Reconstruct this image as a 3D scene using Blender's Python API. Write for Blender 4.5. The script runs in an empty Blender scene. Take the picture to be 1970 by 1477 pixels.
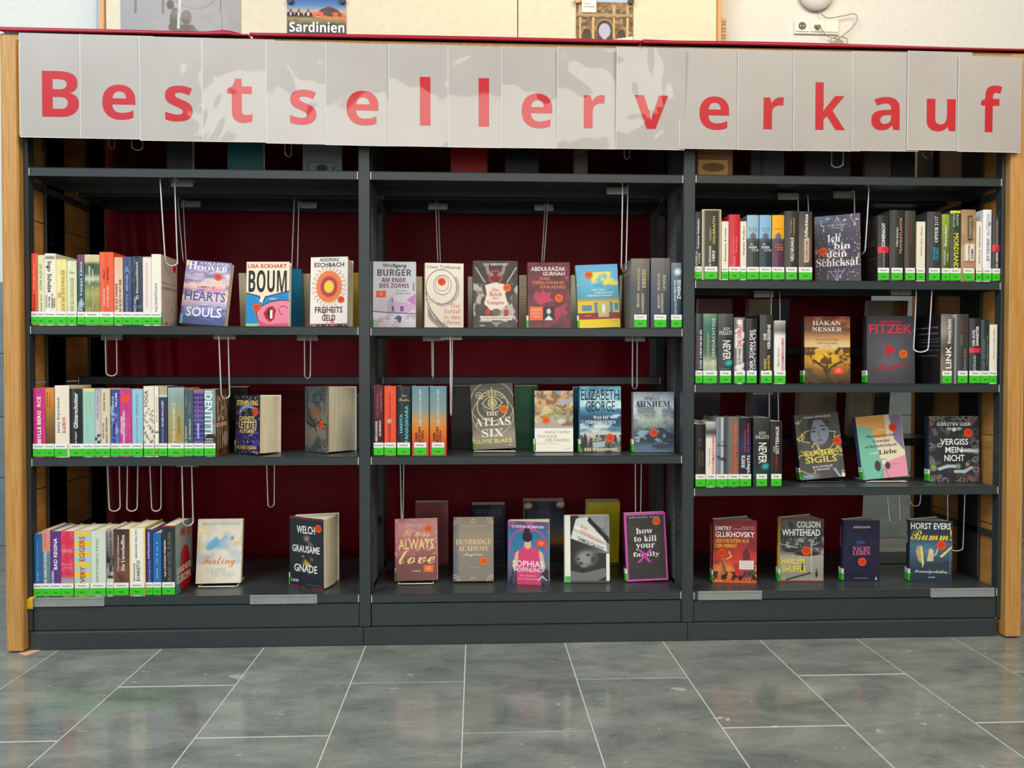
import bpy, math, random
import numpy as np
from mathutils import Matrix, Vector

# ------------------------------------------------------------------ camera, world, lights, exposure
SC = bpy.context.scene
COL = SC.collection
F_PX, YAW, PITCH, ROLL, CAM_H, CAM_D = 1523.6, .04483, .01788, -.00074, .82605, 2.379
cam = bpy.data.cameras.new('camera')
cam.sensor_width = 36.0
cam.lens = F_PX / 1970 * 36.0
cam.clip_start = .05
cam_o = bpy.data.objects.new('camera', cam)
COL.objects.link(cam_o)
cam_o.matrix_world = (Matrix.Translation((0, -CAM_D, CAM_H)) @ Matrix.Rotation(-YAW, 4, 'Z')
                      @ Matrix.Rotation(math.pi / 2 - PITCH, 4, 'X') @ Matrix.Rotation(-ROLL, 4, 'Z'))
SC.camera = cam_o

vs = SC.view_settings
vs.view_transform = 'Standard'
vs.look = 'None'
vs.exposure = 0.0
vs.gamma = 1.0
vs.use_curve_mapping = False

W = bpy.data.worlds.new('hall_light')
SC.world = W
W.use_nodes = True
W.node_tree.nodes['Background'].inputs[0].default_value = (.86, .93, 1.0, 1)
W.node_tree.nodes['Background'].inputs[1].default_value = .10


def area(name, loc, look, sx, sy, power, colr):
    l = bpy.data.lights.new(name, 'AREA')
    l.shape = 'RECTANGLE'
    l.size, l.size_y = sx, sy
    l.energy = power
    l.color = colr
    o = bpy.data.objects.new(name, l)
    COL.objects.link(o)
    o.location = loc
    o.rotation_euler = (Vector(look) - Vector(loc)).to_track_quat('-Z', 'Y').to_euler()
    return o


area('roof_light_left', (-2.9, -3.0, 4.6), (-.5, 0, .6), 3.4, 2.4, 242, (.80, .93, 1.0))
area('roof_light_right', (2.9, -3.0, 4.6), (.6, 0, .6), 3.4, 2.4, 190, (1.0, .88, .70))
area('window_opposite', (-.3, -5.6, 3.22), (-.1, 0, 1.6), 4.4, .62, 30, (1.0, .95, .84))
area('window_low_left', (-4.6, -3.6, 1.7), (-.6, 0, .8), 2.0, 2.2, 30, (.80, .92, 1.0))
area('fill_low_middle', (.4, -5.8, 1.5), (.1, 0, .7), 5.0, 1.5, 46, (1.0, .96, .89))  # added front fill for the lower book rows, not a known window
area('wall_wash_fill', (.95, .55, 3.0), (.95, 1.5, 1.9), 2.6, .3, 9, (1.0, .77, .46))  # added warm wash that brightens the back wall, no lamp seen there
area('hall_skylight', (-2.6, .1, 3.9), (-2.4, 1.5, 1.4), 1.6, .6, 9, (.95, .98, 1.0))


def at(u, v, Y=0.0):
    """point on the plane y = Y behind pixel (u, v) of the 1970 x 1477 frame -> (X, Z)"""
    a, b = (u - 985) / F_PX, -(v - 738.5) / F_PX
    c, s = math.cos(ROLL), math.sin(ROLL)
    a, b = c * a - s * b, s * a + c * b
    c, s = math.cos(PITCH), math.sin(PITCH)
    yr, z = c + s * b, -s + c * b
    c, s = math.cos(YAW), math.sin(YAW)
    x, y = c * a + s * yr, -s * a + c * yr
    t = (Y + CAM_D) / y
    return x * t, CAM_H + z * t


def floor_at(u, v, Z=0.0):
    a, b = (u - 985) / F_PX, -(v - 738.5) / F_PX
    c, s = math.cos(PITCH), math.sin(PITCH)
    yr, z = c + s * b, -s + c * b
    c, s = math.cos(YAW), math.sin(YAW)
    x, y = c * a + s * yr, -s * a + c * yr
    t = (Z - CAM_H) / z
    return x * t, y * t - CAM_D


def lin(c):
    c = np.asarray(c, dtype=float) / 255.0
    return np.where(c <= .04045, c / 12.92, ((c + .055) / 1.055) ** 2.4)


# ------------------------------------------------------------------ materials
def newmat(name, rough=.5, spec=.5, metal=0.0, coat=0.0, coat_rough=.05):
    m = bpy.data.materials.new(name)
    m.use_nodes = True
    nt = m.node_tree
    b = nt.nodes['Principled BSDF']
    b.inputs['Roughness'].default_value = rough
    b.inputs['Specular IOR Level'].default_value = spec
    b.inputs['Metallic'].default_value = metal
    b.inputs['Coat Weight'].default_value = coat
    b.inputs['Coat Roughness'].default_value = coat_rough
    return m, nt, b


def ramp(nt, src, stops):
    r = nt.nodes.new('ShaderNodeValToRGB')
    while len(r.color_ramp.elements) < len(stops):
        r.color_ramp.elements.new(.5)
    for e, (p, c) in zip(r.color_ramp.elements, stops):
        e.position = p
        e.color = (*lin(c), 1)
    nt.links.new(src, r.inputs[0])
    return r.outputs[0]


def noise(nt, scale, detail=3, sc=(1, 1, 1), rough=.55, coord='pos', dist=0.0):
    mp = nt.nodes.new('ShaderNodeMapping')
    mp.inputs['Scale'].default_value = sc
    if coord == 'pos':
        g = nt.nodes.new('ShaderNodeNewGeometry')
        nt.links.new(g.outputs['Position'], mp.inputs[0])
    else:
        g = nt.nodes.new('ShaderNodeTexCoord')
        nt.links.new(g.outputs['Object'], mp.inputs[0])
        if coord == 'objr':                 # every sheet its own wrinkles
            oi = nt.nodes.new('ShaderNodeObjectInfo')
            va = nt.nodes.new('ShaderNodeVectorMath')
            va.operation = 'ADD'
            sc_ = nt.nodes.new('ShaderNodeVectorMath')
            sc_.operation = 'SCALE'
            sc_.inputs[3].default_value = 6.0
            nt.links.new(oi.outputs['Location'], sc_.inputs[0])
            nt.links.new(g.outputs['Object'], va.inputs[0])
            nt.links.new(sc_.outputs[0], va.inputs[1])
            nt.links.new(va.outputs[0], mp.inputs[0])
    n = nt.nodes.new('ShaderNodeTexNoise')
    n.inputs['Scale'].default_value = scale
    n.inputs['Detail'].default_value = detail
    n.inputs['Roughness'].default_value = rough
    n.inputs['Distortion'].default_value = dist
    nt.links.new(mp.outputs[0], n.inputs['Vector'])
    return n.outputs[0]


def bump(nt, b, h, strength=.1, dist=.002, sock='Normal'):
    bn = nt.nodes.new('ShaderNodeBump')
    bn.inputs['Strength'].default_value = strength
    bn.inputs['Distance'].default_value = dist
    nt.links.new(h, bn.inputs['Height'])
    nt.links.new(bn.outputs[0], b.inputs[sock])


def attr_mat(name, rough=.4, spec=.5, coat=0.0, coat_rough=.08, wrinkle=0.0):
    m, nt, b = newmat(name, rough, spec, 0, coat, coat_rough)
    a = nt.nodes.new('ShaderNodeAttribute')
    a.attribute_name = 'Col'
    nt.links.new(a.outputs['Color'], b.inputs['Base Color'])
    n = noise(nt, 60, 2)
    if wrinkle:
        n2 = noise(nt, 7, 4, dist=.6)
        bump(nt, b, n2, wrinkle, .02, 'Coat Normal')
    bump(nt, b, n, .04, .001)
    return m


def two_tone(name, c0, c1, scale=8, rough=.5, sc=(1, 1, 1), detail=4, bmp=.05, spec=.5, metal=0, coat=0, lo=.35, hi=.65, coord='pos', dist=0.0):
    m, nt, b = newmat(name, rough, spec, metal, coat)
    n = noise(nt, scale, detail, sc, coord=coord, dist=dist)
    nt.links.new(ramp(nt, n, [(lo, c0), (hi, c1)]), b.inputs['Base Color'])
    if bmp:
        bump(nt, b, n, bmp, .002)
    return m


M_PRINT = attr_mat('printed_paper', .42, .4)
M_FOIL = attr_mat('foil_wrapped_cover', .35, .45, .35, .12)
M_LETTER = attr_mat('lettering_ink', .45, .35)
M_POSTER = attr_mat('poster_print', .5, .3)
M_METAL = two_tone('dark_powder_coated_steel', (50, 56, 57), (57, 63, 64), 220, .34, bmp=.04, spec=.45)
M_METAL_IN = two_tone('dark_steel_post', (48, 52, 54), (55, 59, 61), 150, .5, bmp=.03)
M_PERF = two_tone('perforated_steel', (104, 106, 106), (114, 116, 116), 150, .42, bmp=.03)
M_POST_SHADE = two_tone('post_inside_shade', (14, 14, 15), (20, 20, 21), 50, .8, bmp=0)  # dark filler standing in for the shade inside the hollow posts
M_CHROME, _nt, _b = newmat('chrome_wire', .3, .8, .55)
_nt.links.new(ramp(_nt, noise(_nt, 90, 2), [(.3, (225, 225, 228)), (.7, (240, 240, 242))]), _b.inputs['Base Color'])
M_PLATE = two_tone('brushed_steel_clip', (150, 150, 148), (180, 180, 178), 120, .35, metal=.8)
M_WOOD = two_tone('oak_veneer', (184, 128, 62), (208, 154, 86), 20, .42, (9, 9, .32), 7, .05, coat=.15, dist=.8)
M_WOOD_IN = two_tone('oak_panel', (178, 120, 58), (201, 145, 80), 5, .5, (1, .7, 6), 6, .05, dist=.6)
M_RED_SHADED = two_tone('red_cloth_shaded', (108, 0, 16), (122, 0, 24), 200, .5, bmp=.08, spec=.18)  # the red cloth again, made darker for the shade behind the shelves
M_RED = two_tone('red_cloth', (156, 12, 38), (172, 18, 46), 300, .45, bmp=.08, spec=.4)
M_PAGES, _nt, _b = newmat('page_block', .85, .1)
_w = noise(_nt, 380, 2, (1, 1, .02), coord='obj')
_nt.links.new(ramp(_nt, _w, [(.3, (222, 208, 172)), (.65, (246, 236, 208))]), _b.inputs['Base Color'])
M_GROUT = two_tone('floor_grout', (186, 188, 182), (206, 208, 202), 60, .7)
M_CREAM = two_tone('cream_board_paint', (220, 206, 178), (225, 212, 185), 30, .6, bmp=.03)
M_PLASTER = two_tone('white_plaster', (217, 215, 208), (222, 220, 214), 45, .8, bmp=.12)
M_SHEET, _nt, _b = newmat('laminated_paper', .38, .45, 0, 1.0, .035)
_nt.links.new(ramp(_nt, noise(_nt, 4, 2), [(.3, (180, 171, 165)), (.7, (188, 180, 173))]), _b.inputs['Base Color'])
bump(_nt, _b, noise(_nt, 4.2, 2, (1, 1, .9), coord='objr', dist=.5), .32, .02, 'Coat Normal')
M_SHEET_INK, _nt, _b = newmat('laminated_red_print', .38, .45, 0, 1.0, .035)
_nt.links.new(ramp(_nt, noise(_nt, 4, 2), [(.3, (196, 16, 30)), (.7, (202, 22, 36))]), _b.inputs['Base Color'])
bump(_nt, _b, noise(_nt, 4.2, 2, (1, 1, .9), coord='objr', dist=.5), .32, .02, 'Coat Normal')
M_PLASTIC_W = two_tone('white_plastic', (226, 218, 204), (232, 225, 212), 40, .4, bmp=0)
M_DARKHOLE = two_tone('dark_recess', (40, 36, 34), (52, 48, 44), 40, .6, bmp=0)
M_CABLE = two_tone('grey_cable', (150, 138, 122), (166, 154, 138), 60, .5, bmp=0)
M_CLEAR, _nt, _b = newmat('clear_plastic', .12, .5)
_nt.links.new(ramp(_nt, noise(_nt, 30, 2), [(.3, (190, 192, 190)), (.7, (205, 206, 204))]), _b.inputs['Base Color'])
_b.inputs['Alpha'].default_value = .34
M_YELLOW = two_tone('yellow_ribbon', (222, 176, 20), (238, 196, 40), 200, .6)
M_SALMON = two_tone('salmon_paper', (222, 165, 130), (232, 178, 146), 40, .8)


def stone_mat(name, cols, fossils=True, scale=4.5, rough=.13):
    m, nt, b = newmat(name, rough, .5)
    n1 = noise(nt, scale, 9, (1, 2.2, 2.2), .68, dist=.35)
    base = ramp(nt, n1, [(.28, cols[0]), (.5, cols[1]), (.72, cols[2])])
    oi = nt.nodes.new('ShaderNodeObjectInfo')
    hsv = nt.nodes.new('ShaderNodeHueSaturation')
    mr = nt.nodes.new('ShaderNodeMapRange')
    mr.inputs['To Min'].default_value = .90
    mr.inputs['To Max'].default_value = 1.09
    nt.links.new(oi.outputs['Random'], mr.inputs[0])
    nt.links.new(mr.outputs[0], hsv.inputs['Value'])
    nt.links.new(base, hsv.inputs['Color'])
    out = hsv.outputs[0]
    n2 = noise(nt, 38, 5, (1, 3, 3), .7, dist=1.5)
    dark = ramp(nt, n2, [(.34, (0, 0, 0)), (.42, (255, 255, 255))])
    mx = nt.nodes.new('ShaderNodeMix')
    mx.data_type = 'RGBA'
    mx.blend_type = 'MULTIPLY'
    mx.inputs[0].default_value = .34
    nt.links.new(out, mx.inputs[6])
    nt.links.new(dark, mx.inputs[7])
    out = mx.outputs[2]
    if fossils:
        for sc_, th, seed in ((3.4, .085, 0), (9, .085, 1.7), (19, .10, 3.7)):
            mp = nt.nodes.new('ShaderNodeMapping')
            mp.inputs['Scale'].default_value = (1, 1.7, 1)
            mp.inputs['Location'].default_value = (seed, seed, 0)
            g = nt.nodes.new('ShaderNodeNewGeometry')
            nt.links.new(g.outputs['Position'], mp.inputs[0])
            dn = nt.nodes.new('ShaderNodeTexNoise')
            dn.inputs['Scale'].default_value = sc_ * 3
            nt.links.new(mp.outputs[0], dn.inputs['Vector'])
            va = nt.nodes.new('ShaderNodeVectorMath')
            va.operation = 'MULTIPLY_ADD'
            va.inputs[1].default_value = (.06, .06, .0)
            nt.links.new(dn.outputs['Color'], va.inputs[0])
            nt.links.new(mp.outputs[0], va.inputs[2])
            v = nt.nodes.new('ShaderNodeTexVoronoi')
            v.inputs['Scale'].default_value = sc_
            v.inputs['Randomness'].default_value = 1
            nt.links.new(va.outputs[0], v.inputs['Vector'])
            lt = nt.nodes.new('ShaderNodeMath')
            lt.operation = 'LESS_THAN'
            lt.inputs[1].default_value = th
            nt.links.new(v.outputs['Distance'], lt.inputs[0])
            sep = nt.nodes.new('ShaderNodeSeparateColor')
            nt.links.new(v.outputs['Color'], sep.inputs[0])
            gt = nt.nodes.new('ShaderNodeMath')
            gt.operation = 'GREATER_THAN'
            gt.inputs[1].default_value = .66
            nt.links.new(sep.outputs[0], gt.inputs[0])
            ml = nt.nodes.new('ShaderNodeMath')
            ml.operation = 'MULTIPLY'
            nt.links.new(lt.outputs[0], ml.inputs[0])
            nt.links.new(gt.outputs[0], ml.inputs[1])
            ms = nt.nodes.new('ShaderNodeMath')
            ms.operation = 'MULTIPLY'
            ms.inputs[1].default_value = .55
            nt.links.new(ml.outputs[0], ms.inputs[0])
            mx = nt.nodes.new('ShaderNodeMix')
            mx.data_type = 'RGBA'
            nt.links.new(ms.outputs[0], mx.inputs[0])
            nt.links.new(out, mx.inputs[6])
            mx.inputs[7].default_value = (*lin((206, 206, 190)), 1)
            out = mx.outputs[2]
    nt.links.new(out, b.inputs['Base Color'])
    bump(nt, b, n2, .03, .001)
    return m


M_FLOOR = stone_mat('grey_limestone_floor', ((98, 103, 99), (130, 134, 127), (156, 157, 148)))
M_WALLSTONE = stone_mat('grey_stone_wall', ((104, 118, 124), (122, 134, 138), (134, 146, 150)), False, rough=.35)


# ------------------------------------------------------------------ mesh tools
MATH = {'B': (0x1D5D4, 0x1D5EE), 'S': (0x1D400, 0x1D41A), 'C': (0x1D4D0, 0x1D4EA), 'I': (0x1D468, 0x1D482)}
_tc = {}


def text_geo(s, style='b', res=2):
    """2-D outline of a line of text, normalised to its own 0..1 box"""
    k = (s, style)
    if k in _tc:
        return _tc[k]
    c = bpy.data.curves.new('t', 'FONT')
    c.body = s
    c.resolution_u = res
    if style in MATH:
        U, L = MATH[style]
        c.body = ''.join(chr(U + ord(q) - 65) if 'A' <= q <= 'Z' else chr(L + ord(q) - 97) if 'a' <= q <= 'z' else q for q in s)
    if style == 'b':
        c.offset = .015
    elif style == 'x':
        c.offset = .019
    o = bpy.data.objects.new('t', c)
    me = bpy.data.meshes.new_from_object(o)
    v = np.empty(len(me.vertices) * 3)
    me.vertices.foreach_get('co', v)
    v = v.reshape(-1, 3)[:, :2]
    fs = [tuple(p.vertices) for p in me.polygons]
    bpy.data.meshes.remove(me)
    bpy.data.objects.remove(o)
    bpy.data.curves.remove(c)
    if len(v):
        mn, mx = v.min(0), v.max(0)
        v = (v - mn) / np.maximum(mx - mn, 1e-6)
    _tc[k] = (v, fs)
    return _tc[k]


class MB:
    def __init__(s):
        s.v, s.f, s.c, s.m = [], [], [], []

    def add(s, vs_, fs, cl=(128, 128, 128), mat=0):
        n = len(s.v)
        s.v += [tuple(p) for p in vs_]
        cl = np.asarray(cl, dtype=float)
        if cl.ndim == 1:
            s.c += [tuple(lin(cl))] * len(vs_)
        else:
            s.c += [tuple(q) for q in lin(cl)]
        s.f += [tuple(n + i for i in f) for f in fs]
        s.m += [mat] * len(fs)

    def quad(s, a, b, c, d, cl=(128, 128, 128), mat=0):
        s.add([a, b, c, d], [(0, 1, 2, 3)], cl, mat)

    def box(s, x0, x1, y0, y1, z0, z1, cl=(128, 128, 128), mat=0, bev=0.0):
        if bev:
            return s.bbox(x0, x1, y0, y1, z0, z1, bev, cl, mat)
        p = [(x, y, z) for z in (z0, z1) for y in (y0, y1) for x in (x0, x1)]
        s.add(p, [(0, 2, 3, 1), (4, 5, 7, 6), (0, 1, 5, 4), (2, 6, 7, 3), (0, 4, 6, 2), (1, 3, 7, 5)], cl, mat)

    def bbox(s, x0, x1, y0, y1, z0, z1, b, cl, mat):
        bm = __import__('bmesh').new()
        import bmesh
        bmesh.ops.create_cube(bm, size=1)
        for q in bm.verts:
            q.co = Vector((x0 if q.co.x < 0 else x1, y0 if q.co.y < 0 else y1, z0 if q.co.z < 0 else z1))
        bmesh.ops.bevel(bm, geom=bm.edges[:], offset=b, segments=1, affect='EDGES', profile=.5)
        bm.verts.index_update()
        s.add([q.co[:] for q in bm.verts], [tuple(w.index for w in f.verts) for f in bm.faces], cl, mat)
        bm.free()

    def grid(s, O, U, V, cv, mat=0, bulge=None):
        """canvas cv on the parallelogram O, U, V"""
        ny, nx = cv.c.shape[:2]
        O, U, V = np.array(O), np.array(U), np.array(V)
        P = O + cv.x[..., None] * U + cv.y[..., None] * V
        if bulge is not None:
            P = P + (1 - (2 * cv.x[..., None] - 1) ** 2) * np.array(bulge)
        n = len(s.v)
        s.v += [tuple(p) for p in P.reshape(-1, 3)]
        s.c += [tuple(q) for q in lin(np.clip(cv.c, 0, 255)).reshape(-1, 3)]
        for j in range(ny - 1):
            r = n + j * nx
            s.f += [(r + i, r + i + 1, r + nx + i + 1, r + nx + i) for i in range(nx - 1)]
        s.m += [mat] * ((ny - 1) * (nx - 1))

    def text(s, O, U, V, N, t, mat=0, eps=.0003):
        """t = (string, style, colour, a0, a1, b0, b1[, rot]) in fractions of the face"""
        st, sty, cl, a0, a1, b0, b1 = t[:7]
        rot = t[7] if len(t) > 7 else 'h'
        v, fs = text_geo(st, sty)
        if not len(v):
            return
        if rot == 'u':
            q = np.stack([1 - v[:, 1], v[:, 0]], 1)
        elif rot == 'd':
            q = np.stack([v[:, 1], 1 - v[:, 0]], 1)
        else:
            q = v
        O, U, V, N = np.array(O), np.array(U), np.array(V), np.array(N)
        k = t[8] if len(t) > 8 else 0.0        # slope of the line
        aa = a0 + q[:, :1] * (a1 - a0)
        bb = b0 + q[:, 1:] * (b1 - b0) + k * (aa - a0)
        s.add(O + aa * U + bb * V + N * eps, fs, cl, mat)

    def tube(s, pts, r, seg=6, cl=(128, 128, 128), mat=0):
        pts = [Vector(p) for p in pts]
        n = len(s.v)
        up = None
        rings = []
        for i, p in enumerate(pts):
            d = (pts[min(i + 1, len(pts) - 1)] - pts[max(i - 1, 0)]).normalized()
            if up is None:
                up = d.orthogonal().normalized()
            up = (up - d * up.dot(d)).normalized()
            w = d.cross(up)
            rings.append([p + (up * math.cos(2 * math.pi * k / seg) + w * math.sin(2 * math.pi * k / seg)) * r for k in range(seg)])
        vs_ = [q for ring in rings for q in ring]
        fs = []
        for i in range(len(pts) - 1):
            for k in range(seg):
                a, b = i * seg + k, i * seg + (k + 1) % seg
                fs.append((a, b, b + seg, a + seg))
        fs.append(tuple(range(seg))[::-1])
        fs.append(tuple((len(pts) - 1) * seg + k for k in range(seg)))
        s.add(vs_, fs, cl, mat)

    def disc(s, O, U, V, cx, cy, r, N=(0, 0, 0), eps=.0, cl=(128,) * 3, seg=20, mat=0, th=0.0):
        O, U, V, N = np.array(O), np.array(U), np.array(V), np.array(N)
        su, sv = np.linalg.norm(U), np.linalg.norm(V)
        P = []
        for k in range(seg):
            a = 2 * math.pi * k / seg
            P.append(O + (cx + r * math.cos(a) / su) * U + (cy + r * math.sin(a) / sv) * V + N * eps)
        fs = [tuple(range(seg))]
        if th:
            P2 = [p - N * th for p in P]
            fs += [(k, (k + 1) % seg, seg + (k + 1) % seg, seg + k) for k in range(seg)]
            P = P + P2
        s.add(P, fs, cl, mat)

    def mesh(s, name, mats):
        me = bpy.data.meshes.new(name)
        me.from_pydata(s.v, [], s.f)
        a = me.color_attributes.new('Col', 'FLOAT_COLOR', 'POINT')
        c = np.ones((len(s.v), 4))
        c[:, :3] = np.array(s.c)
        a.data.foreach_set('color', c.ravel())
        for m in (mats if isinstance(mats, (list, tuple)) else [mats]):
            me.materials.append(m)
        if max(s.m, default=0):
            me.polygons.foreach_set('material_index', s.m)
        me.update()
        return me

    def build(s, name, mats, parent=None, smooth=False):
        me = s.mesh(name, mats)
        if smooth:
            me.polygons.foreach_set('use_smooth', [True] * len(me.polygons))
        return link(name, me, parent)


def link(name, me, parent=None):
    o = bpy.data.objects.new(name, me)
    COL.objects.link(o)
    if parent is not None:
        o.parent = parent
    return o


def empty(name, loc=(0, 0, 0)):
    o = bpy.data.objects.new(name, None)
    o.empty_display_size = .05
    COL.objects.link(o)
    o.location = loc
    return o


def tag(o, label=None, cat=None, group=None, kind=None):
    for k, v in (('label', label), ('category', cat), ('group', group), ('kind', kind)):
        if v:
            o[k] = v
    return o


_rng = np.random.RandomState(7)


class Cv:
    """a small canvas: colours on a grid of points, x to the right 0..1, y up 0..1"""
    def __init__(s, nx, ny, col, asp=1.5):
        s.x, s.y = np.meshgrid(np.linspace(0, 1, nx), np.linspace(0, 1, ny))
        s.c = np.ones((ny, nx, 3)) * np.array(col, dtype=float)
        s.asp = asp
        s.px = 1.0 / nx

    def mix(s, m, col):
        m = np.clip(m, 0, 1)[..., None]
        s.c = s.c * (1 - m) + np.array(col, dtype=float) * m
        return s

    def grad(s, stops):
        ys = [q[0] for q in stops]
        for k in range(3):
            s.c[..., k] = np.interp(s.y, ys, [q[1][k] for q in stops])
        return s

    def gradx(s, stops, a=1.0):
        xs = [q[0] for q in stops]
        for k in range(3):
            s.c[..., k] = s.c[..., k] * (1 - a) + a * np.interp(s.x, xs, [q[1][k] for q in stops])
        return s

    def rect(s, x0, y0, x1, y1, col, a=1.0):
        return s.mix(((s.x >= x0) & (s.x <= x1) & (s.y >= y0) & (s.y <= y1)) * a, col)

    def ell(s, cx, cy, rx, ry, col, a=1.0, soft=.15):
        d = np.sqrt(((s.x - cx) / rx) ** 2 + ((s.y - cy) / ry) ** 2)
        return s.mix((1 - d) / soft * a if soft else (d < 1) * a, col)

    def ring(s, cx, cy, r, w, col, a=1.0):
        d = np.abs(np.sqrt((s.x - cx) ** 2 + ((s.y - cy) * s.asp) ** 2) - r)
        return s.mix((1 - d / w) * 1.6 * a, col)

    def line(s, pts, w, col, a=1.0):
        X, Y = s.x, s.y * s.asp
        for (x0, y0), (x1, y1) in zip(pts[:-1], pts[1:]):
            y0, y1 = y0 * s.asp, y1 * s.asp
            dx, dy = x1 - x0, y1 - y0
            t = np.clip(((X - x0) * dx + (Y - y0) * dy) / max(dx * dx + dy * dy, 1e-9), 0, 1)
            d = np.hypot(X - x0 - t * dx, Y - y0 - t * dy)
            s.mix((1 - d / w) * 1.8 * a, col)
        return s

    def poly(s, pts, col, a=1.0):
        ins = np.zeros_like(s.x, dtype=bool)
        n = len(pts)
        for i in range(n):
            (x0, y0), (x1, y1) = pts[i], pts[(i + 1) % n]
            if y0 == y1:
                continue
            c = ((y0 > s.y) != (y1 > s.y)) & (s.x < (x1 - x0) * (s.y - y0) / (y1 - y0) + x0)
            ins ^= c
        return s.mix(ins * a, col)

    def nz(s, fx, fy, seed=0, octv=3):
        r = np.random.RandomState(seed)
        out = np.zeros_like(s.x)
        amp, tot = 1.0, 0.0
        for o in range(octv):
            nx, ny = int(fx * 2 ** o) + 2, int(fy * 2 ** o) + 2
            g = r.rand(ny + 1, nx + 1)
            X, Y = s.x * (nx - 1), s.y * (ny - 1)
            i, j = X.astype(int), Y.astype(int)
            fx_, fy_ = X - i, Y - j
            fx_, fy_ = fx_ * fx_ * (3 - 2 * fx_), fy_ * fy_ * (3 - 2 * fy_)
            out += amp * ((g[j, i] * (1 - fx_) + g[j, i + 1] * fx_) * (1 - fy_) + (g[j + 1, i] * (1 - fx_) + g[j + 1, i + 1] * fx_) * fy_)
            tot += amp
            amp *= .55
        return out / tot

    def cloud(s, fx, fy, col, lo=.45, hi=.65, a=1.0, seed=0, y0=0, y1=1, octv=3):
        n = s.nz(fx, fy, seed, octv)
        m = np.clip((n - lo) / (hi - lo), 0, 1) * a
        return s.mix(m * ((s.y >= y0) & (s.y <= y1)), col)

# ------------------------------------------------------------------ the setting: floor, walls, pier
WALL_Y = 1.42
floor = MB()
floor.box(-3.9, 3.6, -3.4, WALL_Y + .1, -.05, -.0012)
floor_o = tag(floor.build('floor', M_GROUT), 'grey limestone tile floor with pale joints', kind='structure')


def tile_mesh(w, d, h, g=.0016, b=.0012, name='tile'):
    q = MB()
    x0, x1, y0, y1 = g, w - g, g, d - g
    vs_ = [(x0, y0, -.01), (x1, y0, -.01), (x1, y1, -.01), (x0, y1, -.01), (x0, y0, -b), (x1, y0, -b), (x1, y1, -b), (x0, y1, -b),
           (x0 + b, y0 + b, 0), (x1 - b, y0 + b, 0), (x1 - b, y1 - b, 0), (x0 + b, y1 - b, 0)]
    q.add(vs_, [(8, 9, 10, 11)] + [(i, (i + 1) % 4, 4 + (i + 1) % 4, 4 + i) for i in range(4)] + [(4 + i, 4 + (i + 1) % 4, 8 + (i + 1) % 4, 8 + i) for i in range(4)])
    return q


TM = tile_mesh(.3, .6, .01).mesh('tile', M_FLOOR)
tr = random.Random(3)
for i in range(-8, 16):
    x = -1.2322 + .3 * i
    off = -.588 if i % 2 == 0 else -.288
    for k in range(-4, 4):
        y = off + .6 * k
        if y > WALL_Y - .02 or y + .6 < -2.6:
            continue
        if y + .6 > WALL_Y:
            o = link('tile', tile_mesh(.3, WALL_Y - y, .01).mesh('tile', M_FLOOR), floor_o)
        else:
            o = link('tile', TM, floor_o)
        o.location = (x, y, tr.uniform(-.0003, .0003))

wall = MB()
wall.box(-3.9, 3.6, WALL_Y + .02, WALL_Y + .15, 0, 3.4)
wall_o = tag(wall.build('wall_back', M_PLASTER), 'white plastered wall with grey stone wainscot', kind='structure')
ROWS = [(0, .32), (.32, .605), (.605, .90), (.90, 1.235)]


def wall_tiles(parent, y, x0, x1, rows, w=.6, shift=0.0, axis='x'):
    """upright stone slabs, face towards -y (or towards -x)"""
    x = x0
    while x < x1 - .02:
        xe = min(x + w, x1)
        for r, (z0, z1) in enumerate(rows):
            q = MB()
            g, b = .0016, .0012
            for (a, c, d) in ((g, 0, 0),):
                if axis == 'x':
                    q.box(x + g, xe - g, y - .018, y, z0 + g, z1 - g, bev=b)
                else:
                    q.box(y - .018, y, x + g, xe - g, z0 + g, z1 - g, bev=b)
            q.build('stone_slab', M_WALLSTONE, parent)
        x = xe


wall_tiles(wall_o, WALL_Y + .02, -3.2, 3.4, ROWS)

# ------------------------------------------------------------------ notice board on the wall
BY = 1.34
bx0, bx1 = at(202, 60, BY)[0], at(1378, 60, BY)[0]
seam = at(995, 60, BY)[0]
nb = tag(empty('notice_board', (0, BY, 1.7)), 'wide cream notice board with oak edges above the bookcase', 'notice board')


def child(mb, name, mat, parent, smooth=False):
    """geometry given in world space, stored relative to the parent's place"""
    L = parent.location
    mb.v = [(x - L[0], y - L[1], z - L[2]) for x, y, z in mb.v]
    return mb.build(name, mat, parent, smooth)


for a, b in ((bx0, seam - .002), (seam + .002, bx1)):
    q = MB()
    q.box(a, b, BY, WALL_Y + .0193, 1.7, 3.2, bev=.002)
    child(q, 'board_panel', M_CREAM, nb)
q = MB()
q.box(at(190, 50, BY)[0], bx0, BY - .012, WALL_Y + .0193, 1.7, 3.2, bev=.003)
child(q, 'edge_strip', M_WOOD, nb)
q = MB()
q.box(bx1, at(1386, 50, BY)[0], BY - .012, WALL_Y + .0193, 1.7, 3.2, bev=.003)
child(q, 'edge_strip', M_WOOD, nb)
q = MB()
a, b = at(1387, 50, BY + .03)[0], at(1396, 50, BY + .03)[0]
zz = 1.7
k = 0
while zz < 2.5:
    q.box(a, b, BY + .03, WALL_Y + .0193, zz, zz + .014, (196, 160, 120) if k % 2 else (176, 136, 100))
    zz += .016
    k += 1
child(q, 'woven_edge', M_PRINT, nb)['kind'] = 'stuff'
q = MB()
a, b = at(183.5, 50, BY + .03)[0], at(189.5, 50, BY + .03)[0]
q.box(a, b, BY + .03, WALL_Y + .0193, 1.7, 3.2, (168, 176, 186))
child(q, 'grey_edge', M_PRINT, nb)


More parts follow.
